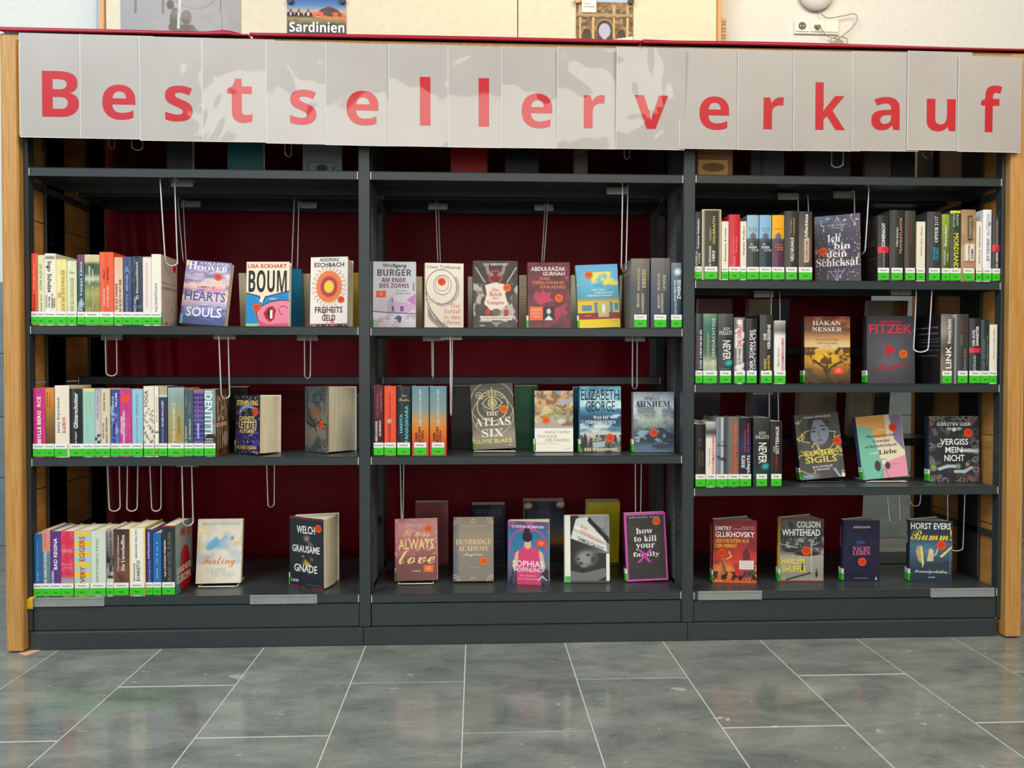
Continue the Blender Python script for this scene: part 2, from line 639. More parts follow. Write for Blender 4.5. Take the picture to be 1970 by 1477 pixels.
def flat_print(name, px, Y, cv, texts, label, cat, mat=None, extra=None, parts=()):
    (x0, z1), (x1, z0) = at(px[0], px[1], Y), at(px[2], px[3], Y)
    t = tag(empty(name, (x0, Y, z0)), label, cat)
    q = MB()
    q.grid((0, -.001, 0), (x1 - x0, 0, 0), (0, 0, z1 - z0), cv)
    q.box(0, x1 - x0, -.0009, 0, 0, z1 - z0, (230, 230, 226))
    q.build('sheet', mat or M_POSTER, t)
    if texts:
        q = MB()
        for tt in texts:
            q.text((0, -.001, 0), (x1 - x0, 0, 0), (0, 0, z1 - z0), (0, -1, 0), tt, eps=.0008)
        q.build('lettering', M_LETTER, t)
    return t, (x0, x1, z0, z1)


# grey poster, a person with a raised arm (its upper part lies above the frame)
cv = Cv(110, 110, (168, 164, 162), 1.0)
cv.grad([(0, (160, 152, 150)), (.4, (166, 160, 158)), (1, (172, 170, 172))])
cv.gradx([(0, (150, 156, 160)), (.5, (170, 166, 164)), (1, (160, 148, 146))], .45)
cv.ring(.62, .56, .165, .007, (138, 130, 128))
cv.line([(.0, .56), (1, .56)], .005, (188, 180, 178))
cv.line([(.13, .62), (.125, .2 + .12)], .012, (122, 106, 92))
cv.line([(.35, .62), (.355, .32)], .012, (132, 112, 96))
cv.line([(.83, .56), (.85, .05)], .006, (124, 114, 110))
cv.ell(.545, .27, .048, .11, (118, 100, 88))
cv.poly([(.44, 0), (.46, .08), (.50, .17), (.60, .17), (.66, .06), (.67, 0)], (112, 96, 86))
cv.poly([(.40, .10), (.41, .30), (.44, .40), (.49, .39), (.50, .17), (.47, .03)], (108, 94, 84))
cv.ell(.415, .36 + .08, .035, .07, (104, 90, 82))
cv.line([(.50, .6), (.485, .3), (.48, .12)], .014, (214, 214, 220))
cv.cloud(5, 5, (186, 178, 178), .5, .9, .5, 4)
flat_print('poster', (230, -70, 462, 74), BY - .004, cv, [('THEATERWERKSTATT', 'r', (222, 222, 222), .25, .42, .055, .075)],
           'large grey poster of a figure with raised arm, left on the cream board', 'poster')
cv = Cv(90, 60, (60, 90, 140), .62)
cv.grad([(0, (64, 58, 52)), (.25, (84, 74, 58)), (.42, (150, 128, 80)), (.55, (206, 160, 96)), (.66, (190, 176, 160)), (.82, (92, 130, 176)), (1, (56, 96, 160))])
cv.cloud(6, 9, (54, 52, 44), .5, .7, .7, 3, 0, .5)
cv.poly([(.5, .55), (.56, .72), (.72, .82), (.86, .72), (.93, .6), (1, .56), (1, .52)], (88, 62, 56))
cv.cloud(16, 12, (230, 104, 58), .42, .55, 1, 9, .5, .66)
for cx in (.06, .2, .36):
    cv.ell(cx, .68, .024, .055, (120, 84, 70))
    cv.poly([(cx - .08, .5), (cx - .055, .62), (cx, .66), (cx + .055, .62), (cx + .09, .5)], (26, 26, 34))
    cv.rect(cx - .012, .55, cx + .012, .63, (222, 222, 226))
cv.rect(0, .49, .48, .53, (120, 112, 70), .7)
po, (sx0, sx1, sz0, sz1) = flat_print('poster', (551, -2, 665, 71), BY - .004, cv, [('Sardinien', 'B', (250, 250, 250), .04, .97, .10, .38)],
                                      'travel poster with red rocks and word Sardinien, held by two black magnets', 'poster')
cv = Cv(96, 76, (136, 112, 84), .74)
cv.rect(0, .9, 1, 1, (176, 190, 214))
cv.rect(.04, .52, .96, .9, (140, 112, 82))
cv.rect(.0, 0, 1, .56, (126, 100, 74))
cv.cloud(14, 12, (88, 66, 48), .45, .62, .85, 5, 0, .9, 4)
cv.cloud(18, 16, (182, 156, 118), .55, .7, .7, 8, 0, .9, 3)
cv.rect(.02, .60, .98, .64, (170, 144, 106))
cv.rect(.02, .54, .98, .56, (84, 62, 46))
for cx in (.07, .30, .66, .9):
    cv.rect(cx - .016, .1, cx + .016, .56, (206, 172, 112))
    cv.rect(cx - .026, .64, cx + .026, .84, (190, 160, 112))
for cx, r_ in ((.19, .075), (.5, .14), (.79, .075)):
    cv.ell(cx, .22 + (.1 if r_ > .1 else 0), r_ * 1.15, r_ * 1.6, (166, 136, 98), 1, .08)
    cv.ell(cx, .22 + (.1 if r_ > .1 else 0), r_, r_ * 1.35, (70, 54, 44), 1, .08)
    cv.rect(cx - r_, 0, cx + r_, .2 + (.1 if r_ > .1 else 0), (78, 62, 48))
cv.ell(.5, .27, .105, .17, (176, 180, 198), 1, .05)
cv.rect(.47, .05, .53, .2, (176, 180, 198))
cv.poly([(.2, 0), (1, .16), (1, 0)], (232, 226, 214))
flat_print('poster', (1107, -6, 1217, 84), BY - .004, cv, [], 'poster of a three-arched Roman gate, right part of cream board', 'poster')
cv = Cv(20, 20, (236, 232, 224))
flat_print('note', (1118, -6, 1146, 24), BY - .008, cv, [('MOBILE', 'b', (150, 140, 130), .12, .6, .55, .62), ('TOUREN', 'b', (190, 90, 70), .12, .9, .32, .42)],
           'small white slip pinned over the Roman gate poster', 'note')
for (u, v, c, lab) in ((558, 4, 0, 'black round magnet at top left of the Sardinien poster'), (658, 4, 0, 'black round magnet at top right of the Sardinien poster'),
                       (1212, 4, 0, 'black round magnet at top right of the Roman gate poster'), (1109, 3, 1, 'tan round magnet at top left of the Roman gate poster')):
    x, z = at(u, v, BY)
    q = MB()
    q.disc((0, 0, 0), (1, 0, 0), (0, 0, 1), 0, 0, .0145, (0, -1, 0), .012, (44, 44, 40) if not c else (196, 160, 120), 18, 0, .0105)
    o = tag(q.build('magnet', M_PRINT), lab, 'magnet', 'magnets on the notice board')
    o.location = (x, BY - .0065 if not c else BY - .010, z)

# ------------------------------------------------------------------ sockets, router, cable
SY = WALL_Y + .02
(x0, z1), (x1, z0) = at(1526, 38, SY), at(1611, 67, SY)
so = tag(empty('wall_socket', (x0, SY, z0)), 'white triple wall socket plate with cable plugged in its middle', 'socket')
w, h = x1 - x0, z1 - z0
q = MB()
q.box(0, w, -.010, 0, 0, h, bev=.002)
q.build('frame', M_PLASTIC_W, so)
for k in range(3):
    q = MB()
    cx = w * (k + .5) / 3
    q.box(cx - w * .145, cx + w * .145, -.0145, -.009, h * .14, h * .9, bev=.001)
    ins = q.build('insert', M_PLASTIC_W, so)
    q = MB()
    if k == 0:
        q.disc((0, 0, 0), (1, 0, 0), (0, 0, 1), cx, h * .52, w * .088, (0, -1, 0), .0148, cl=(70, 62, 56), seg=20)
        q.disc((0, 0, 0), (1, 0, 0), (0, 0, 1), cx - .008, h * .52, .0035, (0, -1, 0), .0152, cl=(200, 190, 176), seg=8)
        q.disc((0, 0, 0), (1, 0, 0), (0, 0, 1), cx + .008, h * .52, .0035, (0, -1, 0), .0152, cl=(200, 190, 176), seg=8)
        q.build('plug_recess', M_PRINT, ins)
    elif k == 1:
        q.box(cx - .016, cx + .016, -.0152, -.0145, h * .36, h * .62, (120, 108, 96))
        q.box(cx - .006, cx + .006, -.03, -.0152, h * .3, h * .5, (110, 100, 92))
        q.build('jack', M_PRINT, ins)
    else:
        q.disc((0, 0, 0), (1, 0, 0), (0, 0, 1), cx, h * .62, .002, (0, -1, 0), .0148, cl=(150, 140, 126), seg=8)
        q.build('dot', M_PRINT, ins)
cx, cz = at(1567, -12, SY)
ro = tag(empty('router', (cx, SY, cz)), 'round pale grey wall device hanging above the sockets', 'router')
R = (at(1601, -12, SY)[0] - at(1533, -12, SY)[0]) / 2
q = MB()
prof = [(R * .94, 0), (R, .006), (R, .018), (R * .93, .027), (R * .6, .033), (0.0005, .034)]
seg = 40
vs_ = [(r_ * math.cos(2 * math.pi * k / seg), -d_, r_ * math.sin(2 * math.pi * k / seg)) for r_, d_ in prof for k in range(seg)]
fs = [(i * seg + k, i * seg + (k + 1) % seg, (i + 1) * seg + (k + 1) % seg, (i + 1) * seg + k) for i in range(len(prof) - 1) for k in range(seg)]
q.add(vs_, fs)
q.build('housing', two_tone('grey_fabric_plastic', (196, 194, 192), (208, 206, 204), 160, .6, bmp=.1), ro, True)
q = MB()
q.tube([(R * .99 * math.cos(2 * math.pi * k / 40), -.010, R * .99 * math.sin(2 * math.pi * k / 40)) for k in range(41)], .0025, 6)
q.build('rim', M_CABLE, ro)


def smooth_path(P, n=8):
    P = [Vector(p) for p in P]
    out = []
    for i in range(len(P) - 1):
        p0, p1, p2, p3 = P[max(i - 1, 0)], P[i], P[i + 1], P[min(i + 2, len(P) - 1)]
        for k in range(n):
            t = k / n
            out.append(.5 * ((2 * p1) + (-p0 + p2) * t + (2 * p0 - 5 * p1 + 4 * p2 - p3) * t * t + (-p0 + 3 * p1 - 3 * p2 + p3) * t ** 3))
    out.append(P[-1])
    return out


pts = [(1572, 22, .01), (1580, 33, .015), (1592, 37, .015), (1620, 33, .02), (1638, 30, .02), (1644, 40, .02), (1634, 56, .02), (1612, 74, .02), (1598, 86, .015),
       (1608, 91, .02), (1624, 85, .02), (1622, 76, .02), (1602, 74, .02), (1592, 82, .02), (1602, 89, .015), (1618, 82, .01), (1604, 76, .012), (1588, 72, .015), (1577, 61, .02), (1570, 52, .03)]
q = MB()
q.tube(smooth_path([(at(u, v, SY)[0], SY - d - .004, at(u, v, SY)[1]) for u, v, d in pts]), .0023, 6)
tag(q.build('cable', M_CABLE, None, True), 'thin grey cable looping from the round device to the socket', 'cable')

# ------------------------------------------------------------------ the bookcase
bc = tag(empty('bookcase', (0, 0, 0)), 'long low double sided bookcase of dark steel shelves with oak ends', 'bookcase')
XL, XR = -1.305, 1.617            # inner faces of the outermost bays
UP = [(-.3500, -.3165), (.6255, .6610)]
BAYS = [(XL, UP[0][0]), (UP[0][1], UP[1][0]), (UP[1][1], XR)]
ZTOP = 1.79
# shelf tops per bay; the lowest is the base shelf
SH = [[1.4155, .9545, .567, .1545], [1.4155, .9525, .567, .1525], [1.4170, 1.0990, .7830, .4670, .1500]]
LIP = .0255


def shelf(x0, x1, zt, y0, y1, name='shelf'):
    q = MB()
    e = .0015
    q.bbox(x0 + e, x1 - e, y0, y1, zt - .003, zt, .0008, (128,) * 3, 0)
    q.bbox(x0 + e, x1 - e, y0, y0 + .002, zt - LIP, zt - .0005, .0007, (128,) * 3, 0)
    q.box(x0 + e, x1 - e, y1 - .002, y1, zt - LIP, zt - .002)
    q.box(x0 + e, x0 + e + .002, y0 + .002, y1, zt - LIP, zt - .002)
    q.box(x1 - e - .002, x1 - e, y0 + .002, y1, zt - LIP, zt - .002)
    o = q.build(name, M_METAL, bc)
    for xx in (x0 + e, x1 - e - .002):
        q = MB()
        q.box(xx, xx + .002, y0 - .0006, y0, zt - LIP + .001, zt - .002)
        q.build('lip_end', M_PLASTIC_W, o)['label'] = 'pale worn lip end'
    return o


for b, (x0, x1) in enumerate(BAYS):
    for k, z in enumerate(SH[b]):
        base = k == len(SH[b]) - 1
        shelf(x0, x1, z, 0, .305 if base else .215)
    # rear side shelves
    for z in ([1.4155, .803, .1525] if b < 2 else [1.417, .905, .592, .1500]):
        shelf(x0 + .004, x1 - .004, z, .318 if z < .2 else .270, .492, 'rear_shelf')
    # base panel, plinth
    zb = SH[b][-1] - LIP
    q = MB()
    q.bbox(x0 + .001, x1 - .001, .003, .02, .056, zb - .003, .0015, (128,) * 3, 0)
    q.build('base_panel', M_METAL, bc)
PL = [(-1.313, -.3385), (-.3375, .643), (.644, 1.614)]
for a, b in PL:
    q = MB()
    q.bbox(a, b, -.004, .012, .001, .0525, .0015, (128,) * 3, 0)
    q.bbox(a, b, -.004, .5, .0526, .0545, .0006, (128,) * 3, 0)
    q.build('plinth', M_METAL, bc)


def post_plate(x, y0, y1, z0, z1, parent, pitch=.0247):
    """side plate with two columns of real holes"""
    q = MB()
    w = y1 - y0
    hy = [y0, y0 + w * .20, y0 + w * .20 + .0075, y0 + w * .80 - .0075, y0 + w * .80, y1]
    n = int((z1 - z0) / pitch)
    for k in range(n):
        za = z0 + k * pitch
        zz_ = [za, za + pitch * .35, za + pitch * .35 + .0078, za + pitch]
        for j in range(3):
            for i in range(5):
                if j == 1 and i in (1, 3):
                    continue
                q.quad((x, hy[i], zz_[j]), (x, hy[i + 1], zz_[j]), (x, hy[i + 1], zz_[j + 1]), (x, hy[i], zz_[j + 1]))
    return q.build('perforated_plate', M_PERF, parent)


def upright(x0, x1, front=True, sides=(1, 1)):
    q = MB()
    q.bbox(x0, x1, -.002, .030, .056, 1.60, .0015, (128,) * 3, 0)
    o = q.build('upright', M_METAL, bc)
    for (ya, yb) in ((.100, .212), (.368, .480)):
        q = MB()
        q.box(x0 + .004, x1 - .004, ya, ya + .003, .056, 1.76)
        q.box(x0 + .004, x1 - .004, yb - .003, yb, .056, 1.76)
        q.box(x0 + .009, x1 - .009, ya + .004, yb - .004, .056, 1.76, mat=1)
        p = q.build('post', [M_METAL_IN, M_POST_SHADE], o)
        if sides[0]:
            w = post_plate(x0 + .003, ya, yb, .16, 1.75, p)
            w.parent = o
        if sides[1]:
            w = post_plate(x1 - .003, ya, yb, .16, 1.75, p)
            w.parent = o
    for z in (.30, 1.36):
        q = MB()
        q.box((x0 + x1) / 2 - .004, (x0 + x1) / 2 + .004, .03, .37, z, z + .02)
        q.build('cross_brace', M_METAL_IN, o)
    return o


for a, b in UP:
    upright(a, b)
upright(XL - .012, XL, sides=(0, 1))
upright(XR, XR + .010, sides=(1, 0))

# oak ends: a front stile, a rear stile and stacked boards between
for side in (0, 1):
    if side == 0:
        sx0, sx1, zs = -1.3675, -1.3185, [.05, .466, .788, 1.27, 1.785]
        px0, px1 = -1.345, -1.3185
    else:
        sx0, sx1, zs = 1.6275, 1.6775, [.05, .338, .62, 1.11, 1.785]
        px0, px1 = 1.6285, 1.655
    for (ya, yb, nm) in ((-.026, .022, 'front_stile'), (.478, .522, 'rear_stile')):
        q = MB()
        q.bbox(sx0, sx1, ya, yb, .004, ZTOP, .004, (128,) * 3, 0)
        q.build(nm, M_WOOD, bc)
    for a, b in zip(zs[:-1], zs[1:]):
        q = MB()
        q.bbox(px0, px1, .022, .478, a + .0016, b - .0016, .0018, (128,) * 3, 0)
        q.build('end_board', M_WOOD_IN, bc)
q = MB()
q.bbox(-1.3675, 1.6775, -.024, .52, ZTOP - .018, ZTOP + .001, .002, (128,) * 3, 0)
q.build('top_board', M_WOOD, bc)
q = MB()
q.bbox(-1.3175, 1.6265, -.024, -.006, 1.5, ZTOP - .019, .002, (128,) * 3, 0)
q.build('fascia_board', M_WOOD, bc)

# clear label holders clipped on the base shelf lips
for (u0, u1, v, b, w_) in ((64, 202, 1162, 0, 'under the spine books, bottom left'), (482, 611, 1157, 0, 'below the open dark novel, left bay'),
                           (1343, 1466, 1143, 2, 'below the red cover with orange towers'), (1790, 1913, 1140, 2, 'below the Bumm book, right bay')):
    q = MB()
    x0, x1 = at(u0, v)[0], at(u1, v)[0]
    zt = SH[b][-1]
    q.box(x0, x1, -.0022, -.0012, zt - .0255, zt + .001)
    q.box(x0, x1, -.0045, -.0022, zt - .0255, zt - .0235)
    q.box(x0, x1, -.0045, -.0022, zt - .003, zt - .001)
    tag(q.build('label_holder', M_CLEAR), 'clear plastic label strip on the base shelf edge, ' + w_, 'label holder', 'label holders on the base shelves')

# yellow ribbon at the lower left corner, paper scrap on the floor
q = MB()
for k in range(5):
    x0 = at(58 + k * 1.6, 1160)[0]
    q.tube([(x0 + .006, .004, .157), (x0 + .002, -.006, .156), (x0 - .003 + .001 * k, -.008, .148), (x0 - .004 + .0015 * k, -.0075, .124 + .001 * (k % 2))], .0016, 5, (235, 190, 20))
tag(q.build('ribbon', M_YELLOW), 'short yellow ribbon hanging over bottom left shelf corner', 'ribbon')
q = MB()
pp = [floor_at(u, v) for u, v in ((36, 1257), (50, 1262), (78, 1252), (70, 1249.5))]
q.add([(x, y, .0012) for x, y in pp] + [(x, y, .0004) for x, y in pp], [(0, 1, 2, 3), (7, 6, 5, 4), (0, 4, 5, 1), (1, 5, 6, 2), (2, 6, 7, 3), (3, 7, 4, 0)])
tag(q.build('paper_scrap', M_SALMON), 'salmon paper scrap on the floor at the left oak end', 'paper')

# ------------------------------------------------------------------ red cloths over the top, hanging down behind
def cloth(x0, x1, lift, label, flap=False):
    q = MB()
    prof = [(-.031, ZTOP + .003, 0), (-.034, ZTOP + .007, 0), (-.031, ZTOP + .012, 1), (.1, ZTOP + .013, 1), (.3, ZTOP + .013, 1), (.5, ZTOP + .013, 1), (.528, ZTOP + .008, 1), (.531, ZTOP - .03, 2), (.532, ZTOP - .06, 2)]
    n = 40
    V_ = []
    for (y, z, kind) in prof:
        for i in range(n + 1):
            t = i / n
            V_.append((x0 + (x1 - x0) * t, y, z + (lift(t) if kind == 1 else max(0, lift(t)) * .3)))
    m = n + 1
    q.add(V_, [(j * m + i, j * m + i + 1, (j + 1) * m + i + 1, (j + 1) * m + i) for j in range(len(prof) - 1) for i in range(n)], (150, 16, 34))
    if flap:
        fl = [(x1, -.033, ZTOP + .012), (x1 + .004, -.02, ZTOP + .008), (x1 + .005, -.02, 1.735), (x1 + .006, .05, 1.70), (x1 + .005, .2, 1.72), (x1, .2, ZTOP + .012)]
        q.add(fl, [(0, 1, 2, 3, 4, 5)], (150, 16, 34))
    o = q.build('tablecloth', M_RED, None, True)
    so_ = o.modifiers.new('cloth_thickness', 'SOLIDIFY')
    so_.thickness = .0016
    so_.offset = 1
    return tag(o, label, 'cloth', 'red cloths over the bookcase')


ca, cb = at(478, 72, -.03)[0], at(1234, 92, -.03)[0]
cloth(-1.374, ca, lambda t: .003 * (1 - t) + (.006 * max(0, 1 - abs(t - .9) / .08)) - .008 * max(0, (t - .93) / .07), 'red cloth lying on left part of the bookcase top')
cloth(ca + .0025, cb, lambda t: .002 * math.sin(3 * t), 'red cloth lying on middle of the bookcase top')
cloth(cb + .0025, 1.6835, lambda t: .003 * math.sin(5 * t) + .003 * max(0, 1 - t * 12), 'red cloth on right part of the bookcase top, draped over its end', True)

# rear hang of the red cloth, shade put into its colour: one curtain closes the back; at the lower right it ends before the oak end
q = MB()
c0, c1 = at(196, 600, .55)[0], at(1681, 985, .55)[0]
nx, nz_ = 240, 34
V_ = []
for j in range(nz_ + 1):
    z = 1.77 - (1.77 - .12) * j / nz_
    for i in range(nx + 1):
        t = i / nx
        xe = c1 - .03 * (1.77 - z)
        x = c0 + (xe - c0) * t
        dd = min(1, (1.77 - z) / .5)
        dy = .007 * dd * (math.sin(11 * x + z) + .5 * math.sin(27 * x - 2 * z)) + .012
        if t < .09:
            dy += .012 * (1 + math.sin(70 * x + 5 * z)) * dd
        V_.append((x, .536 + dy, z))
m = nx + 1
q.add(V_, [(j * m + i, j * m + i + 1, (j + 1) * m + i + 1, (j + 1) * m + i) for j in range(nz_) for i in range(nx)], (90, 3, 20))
o = q.build('backcloth', M_RED_SHADED, None, True)
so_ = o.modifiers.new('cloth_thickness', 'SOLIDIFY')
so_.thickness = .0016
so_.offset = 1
tag(o, 'shade-darkened red curtain hanging behind the shelves of the bookcase', 'backcloth')

# ------------------------------------------------------------------ sixteen laminated letter sheets
EDGE = [38, 154, 269, 389, 511, 625, 747, 861, 963.5, 1071, 1184, 1306, 1417.5, 1525, 1638, 1744, 1841]
LET = [('B', 80, 138, 149, 225), ('e', 196, 164, 258.5, 230.5), ('s', 317, 166, 369, 234), ('t', 436.5, 152.5, 484, 236.5), ('s', 557, 172.5, 607, 239.5), ('e', 665.5, 174.5, 726.5, 240.5),
       ('l', 807, 148, 827, 241), ('l', 920, 150, 940, 243), ('e', 1003, 180, 1062, 246), ('r', 1122.5, 182.5, 1163, 246), ('v', 1219.5, 184, 1284, 247),
       ('e', 1345, 185, 1402.5, 248.5), ('r', 1468, 185.5, 1507.5, 247), ('k', 1568, 158, 1626, 248.5), ('a', 1676, 185.5, 1731.5, 249), ('u', 1782, 189, 1838.5, 250.5), ('f', 1886, 163, 1927.5, 252)]
WORD = 'Bestsellerverkauf'
BOTV = [265, 267, 271, 273, 276, 279, 281, 283, 284, 285, 286, 285, 287, 288.5, 288.5, 287, 290]
ORDN = ['first', 'second', 'third', 'fourth', 'fifth', 'sixth', 'seventh', 'eighth', 'ninth', 'tenth', 'eleventh', 'twelfth', 'thirteenth', 'fourteenth', 'fifteenth', 'sixteenth', 'seventeenth',
        'eighteenth', 'nineteenth', 'twentieth', 'twenty-first', 'twenty-second', 'twenty-third']
NB = {0: 'at the left end of the banner', 16: 'at the right end of the banner'}
seen_l = {}
sr = random.Random(11)
YS = -.039
for k, (ch, u0, v0, u1, v1) in enumerate(LET):
    ul = EDGE[k]
    xl_, zb = at(ul, BOTV[k], YS)
    wS = .207 if k < 16 else at(1965, 200, YS)[0] - xl_
    if k == 15:
        wS = .2
    hS = .2962
    if k == 16:
        hS = at(1950, 108, YS)[1] - zb
    t = empty('letter_sheet', (xl_, YS, zb))
    prev = WORD[k - 1] if k else None
    nxt = WORD[k + 1] if k < 16 else None
    where = NB.get(k, f'between the letters {prev} and {nxt}')
    tag(t, f'laminated sheet with red {"capital " if ch == "B" else ""}letter {ch}, {where}', 'sign', 'laminated letter sheets of the banner')
    if k in (1, 11):
        t['label'] = f'laminated sheet with red letter e, {"second of the banner, right after capital B" if k == 1 else "right after the letter v"}'
    t.rotation_euler = (sr.uniform(-.002, .006), sr.uniform(-.004, .004), sr.uniform(.010, .018))
    if k == 10:
        t.rotation_euler[0] = .036
    if k in (2, 9):
        t.rotation_euler[0] = .014
    q = MB()
    q.bbox(0, wS, 0, .0006, 0, hS, .0002, (200,) * 3, 0)
    q.box(-.0002, .0012, -.0002, .0007, -.0002, hS, (232, 230, 224), 1)
    q.box(0, wS, -.0002, .0007, -.0003, .0010, (232, 230, 224), 1)
    q.build('sheet', [M_SHEET, M_PRINT], t)
    Wd = t.rotation_euler.to_matrix()
    gv, gf = text_geo(ch, 'B', 5)
    (ax, az), (bx, bz) = at(u0, v1, YS - .0008), at(u1, v0, YS - .0008)
    q = MB()
    P = np.stack([ax - xl_ + gv[:, 0] * (bx - ax), np.full(len(gv), -.0005), az - zb + gv[:, 1] * (bz - az)], 1)
    q.add(P, gf, (218, 40, 54))
    q.build('printed_letter', M_SHEET_INK, t)

# ------------------------------------------------------------------ books
ROWN = {'LA': 'top row, left bay', 'LB': 'middle row, left bay', 'LC': 'bottom row, left bay', 'MA': 'top row, middle bay', 'MB': 'middle row, middle bay', 'MC': 'bottom row, middle bay',
        'RA': 'top row, right bay', 'RB': 'second row, right bay', 'RC': 'third row, right bay', 'RD': 'bottom row, right bay'}
ROWG = {k: 'books on the ' + v for k, v in ROWN.items()}
ROWZ = {'LA': SH[0][1], 'LB': SH[0][2], 'LC': SH[0][3], 'MA': SH[1][1], 'MB': SH[1][2], 'MC': SH[1][3], 'RA': SH[2][1], 'RB': SH[2][2], 'RC': SH[2][3], 'RD': SH[2][4]}
PAGE = (236, 222, 188)
GREEN = (64, 196, 40)
_lab = {}


def label_mesh(w, word, code, wide):
    """white and green spine label, wraps the spine; returns two meshes"""
    k = (round(w, 3), word, code)
    if k in _lab:
        return _lab[k]
    q = MB()
    x0, x1 = (-w / 2, w / 2)
    ext = .006
    for (z0, z1, c) in ((0, .0225, GREEN), (.0225, .0375, (240, 238, 232))):
        q.quad((x0, -.0004, z0), (x1, -.0004, z0), (x1, -.0004, z1), (x0, -.0004, z1), c)
        if wide:
            q.quad((x1, -.0004, z0), (x1, ext, z0), (x1, ext, z1), (x1, -.0004, z1), c)
            q.quad((x0, -.0004, z0), (x0, ext, z0), (x0, ext, z1), (x0, -.0004, z1), c)
    a = q.mesh('spine_label', M_PRINT)
    q = MB()
    tw = min(.8, .012 * len(word) / 5 / max(w, .008))
    tw = min(.86, max(.6, tw))
    q.text((x0, -.0006, 0), (w, 0, 0), (0, 0, 1), (0, -1, 0), (word, 'b', (70, 66, 66), .5 - tw / 2, .5 + tw / 2, .0278, .0318))
    tw = min(.7, max(.3, .009 / max(w, .008)))
    q.text((x0, -.0006, 0), (w, 0, 0), (0, 0, 1), (0, -1, 0), (code, 'b', (18, 84, 18), .5 - tw / 2, .5 + tw / 2, .0085, .0128))
    b = q.mesh('label_print', M_LETTER)
    _lab[k] = (a, b)
    return a, b


def rot2(p, a):
    return (p[0] * math.cos(a) - p[1] * math.sin(a), p[0] * math.sin(a) + p[1] * math.cos(a))


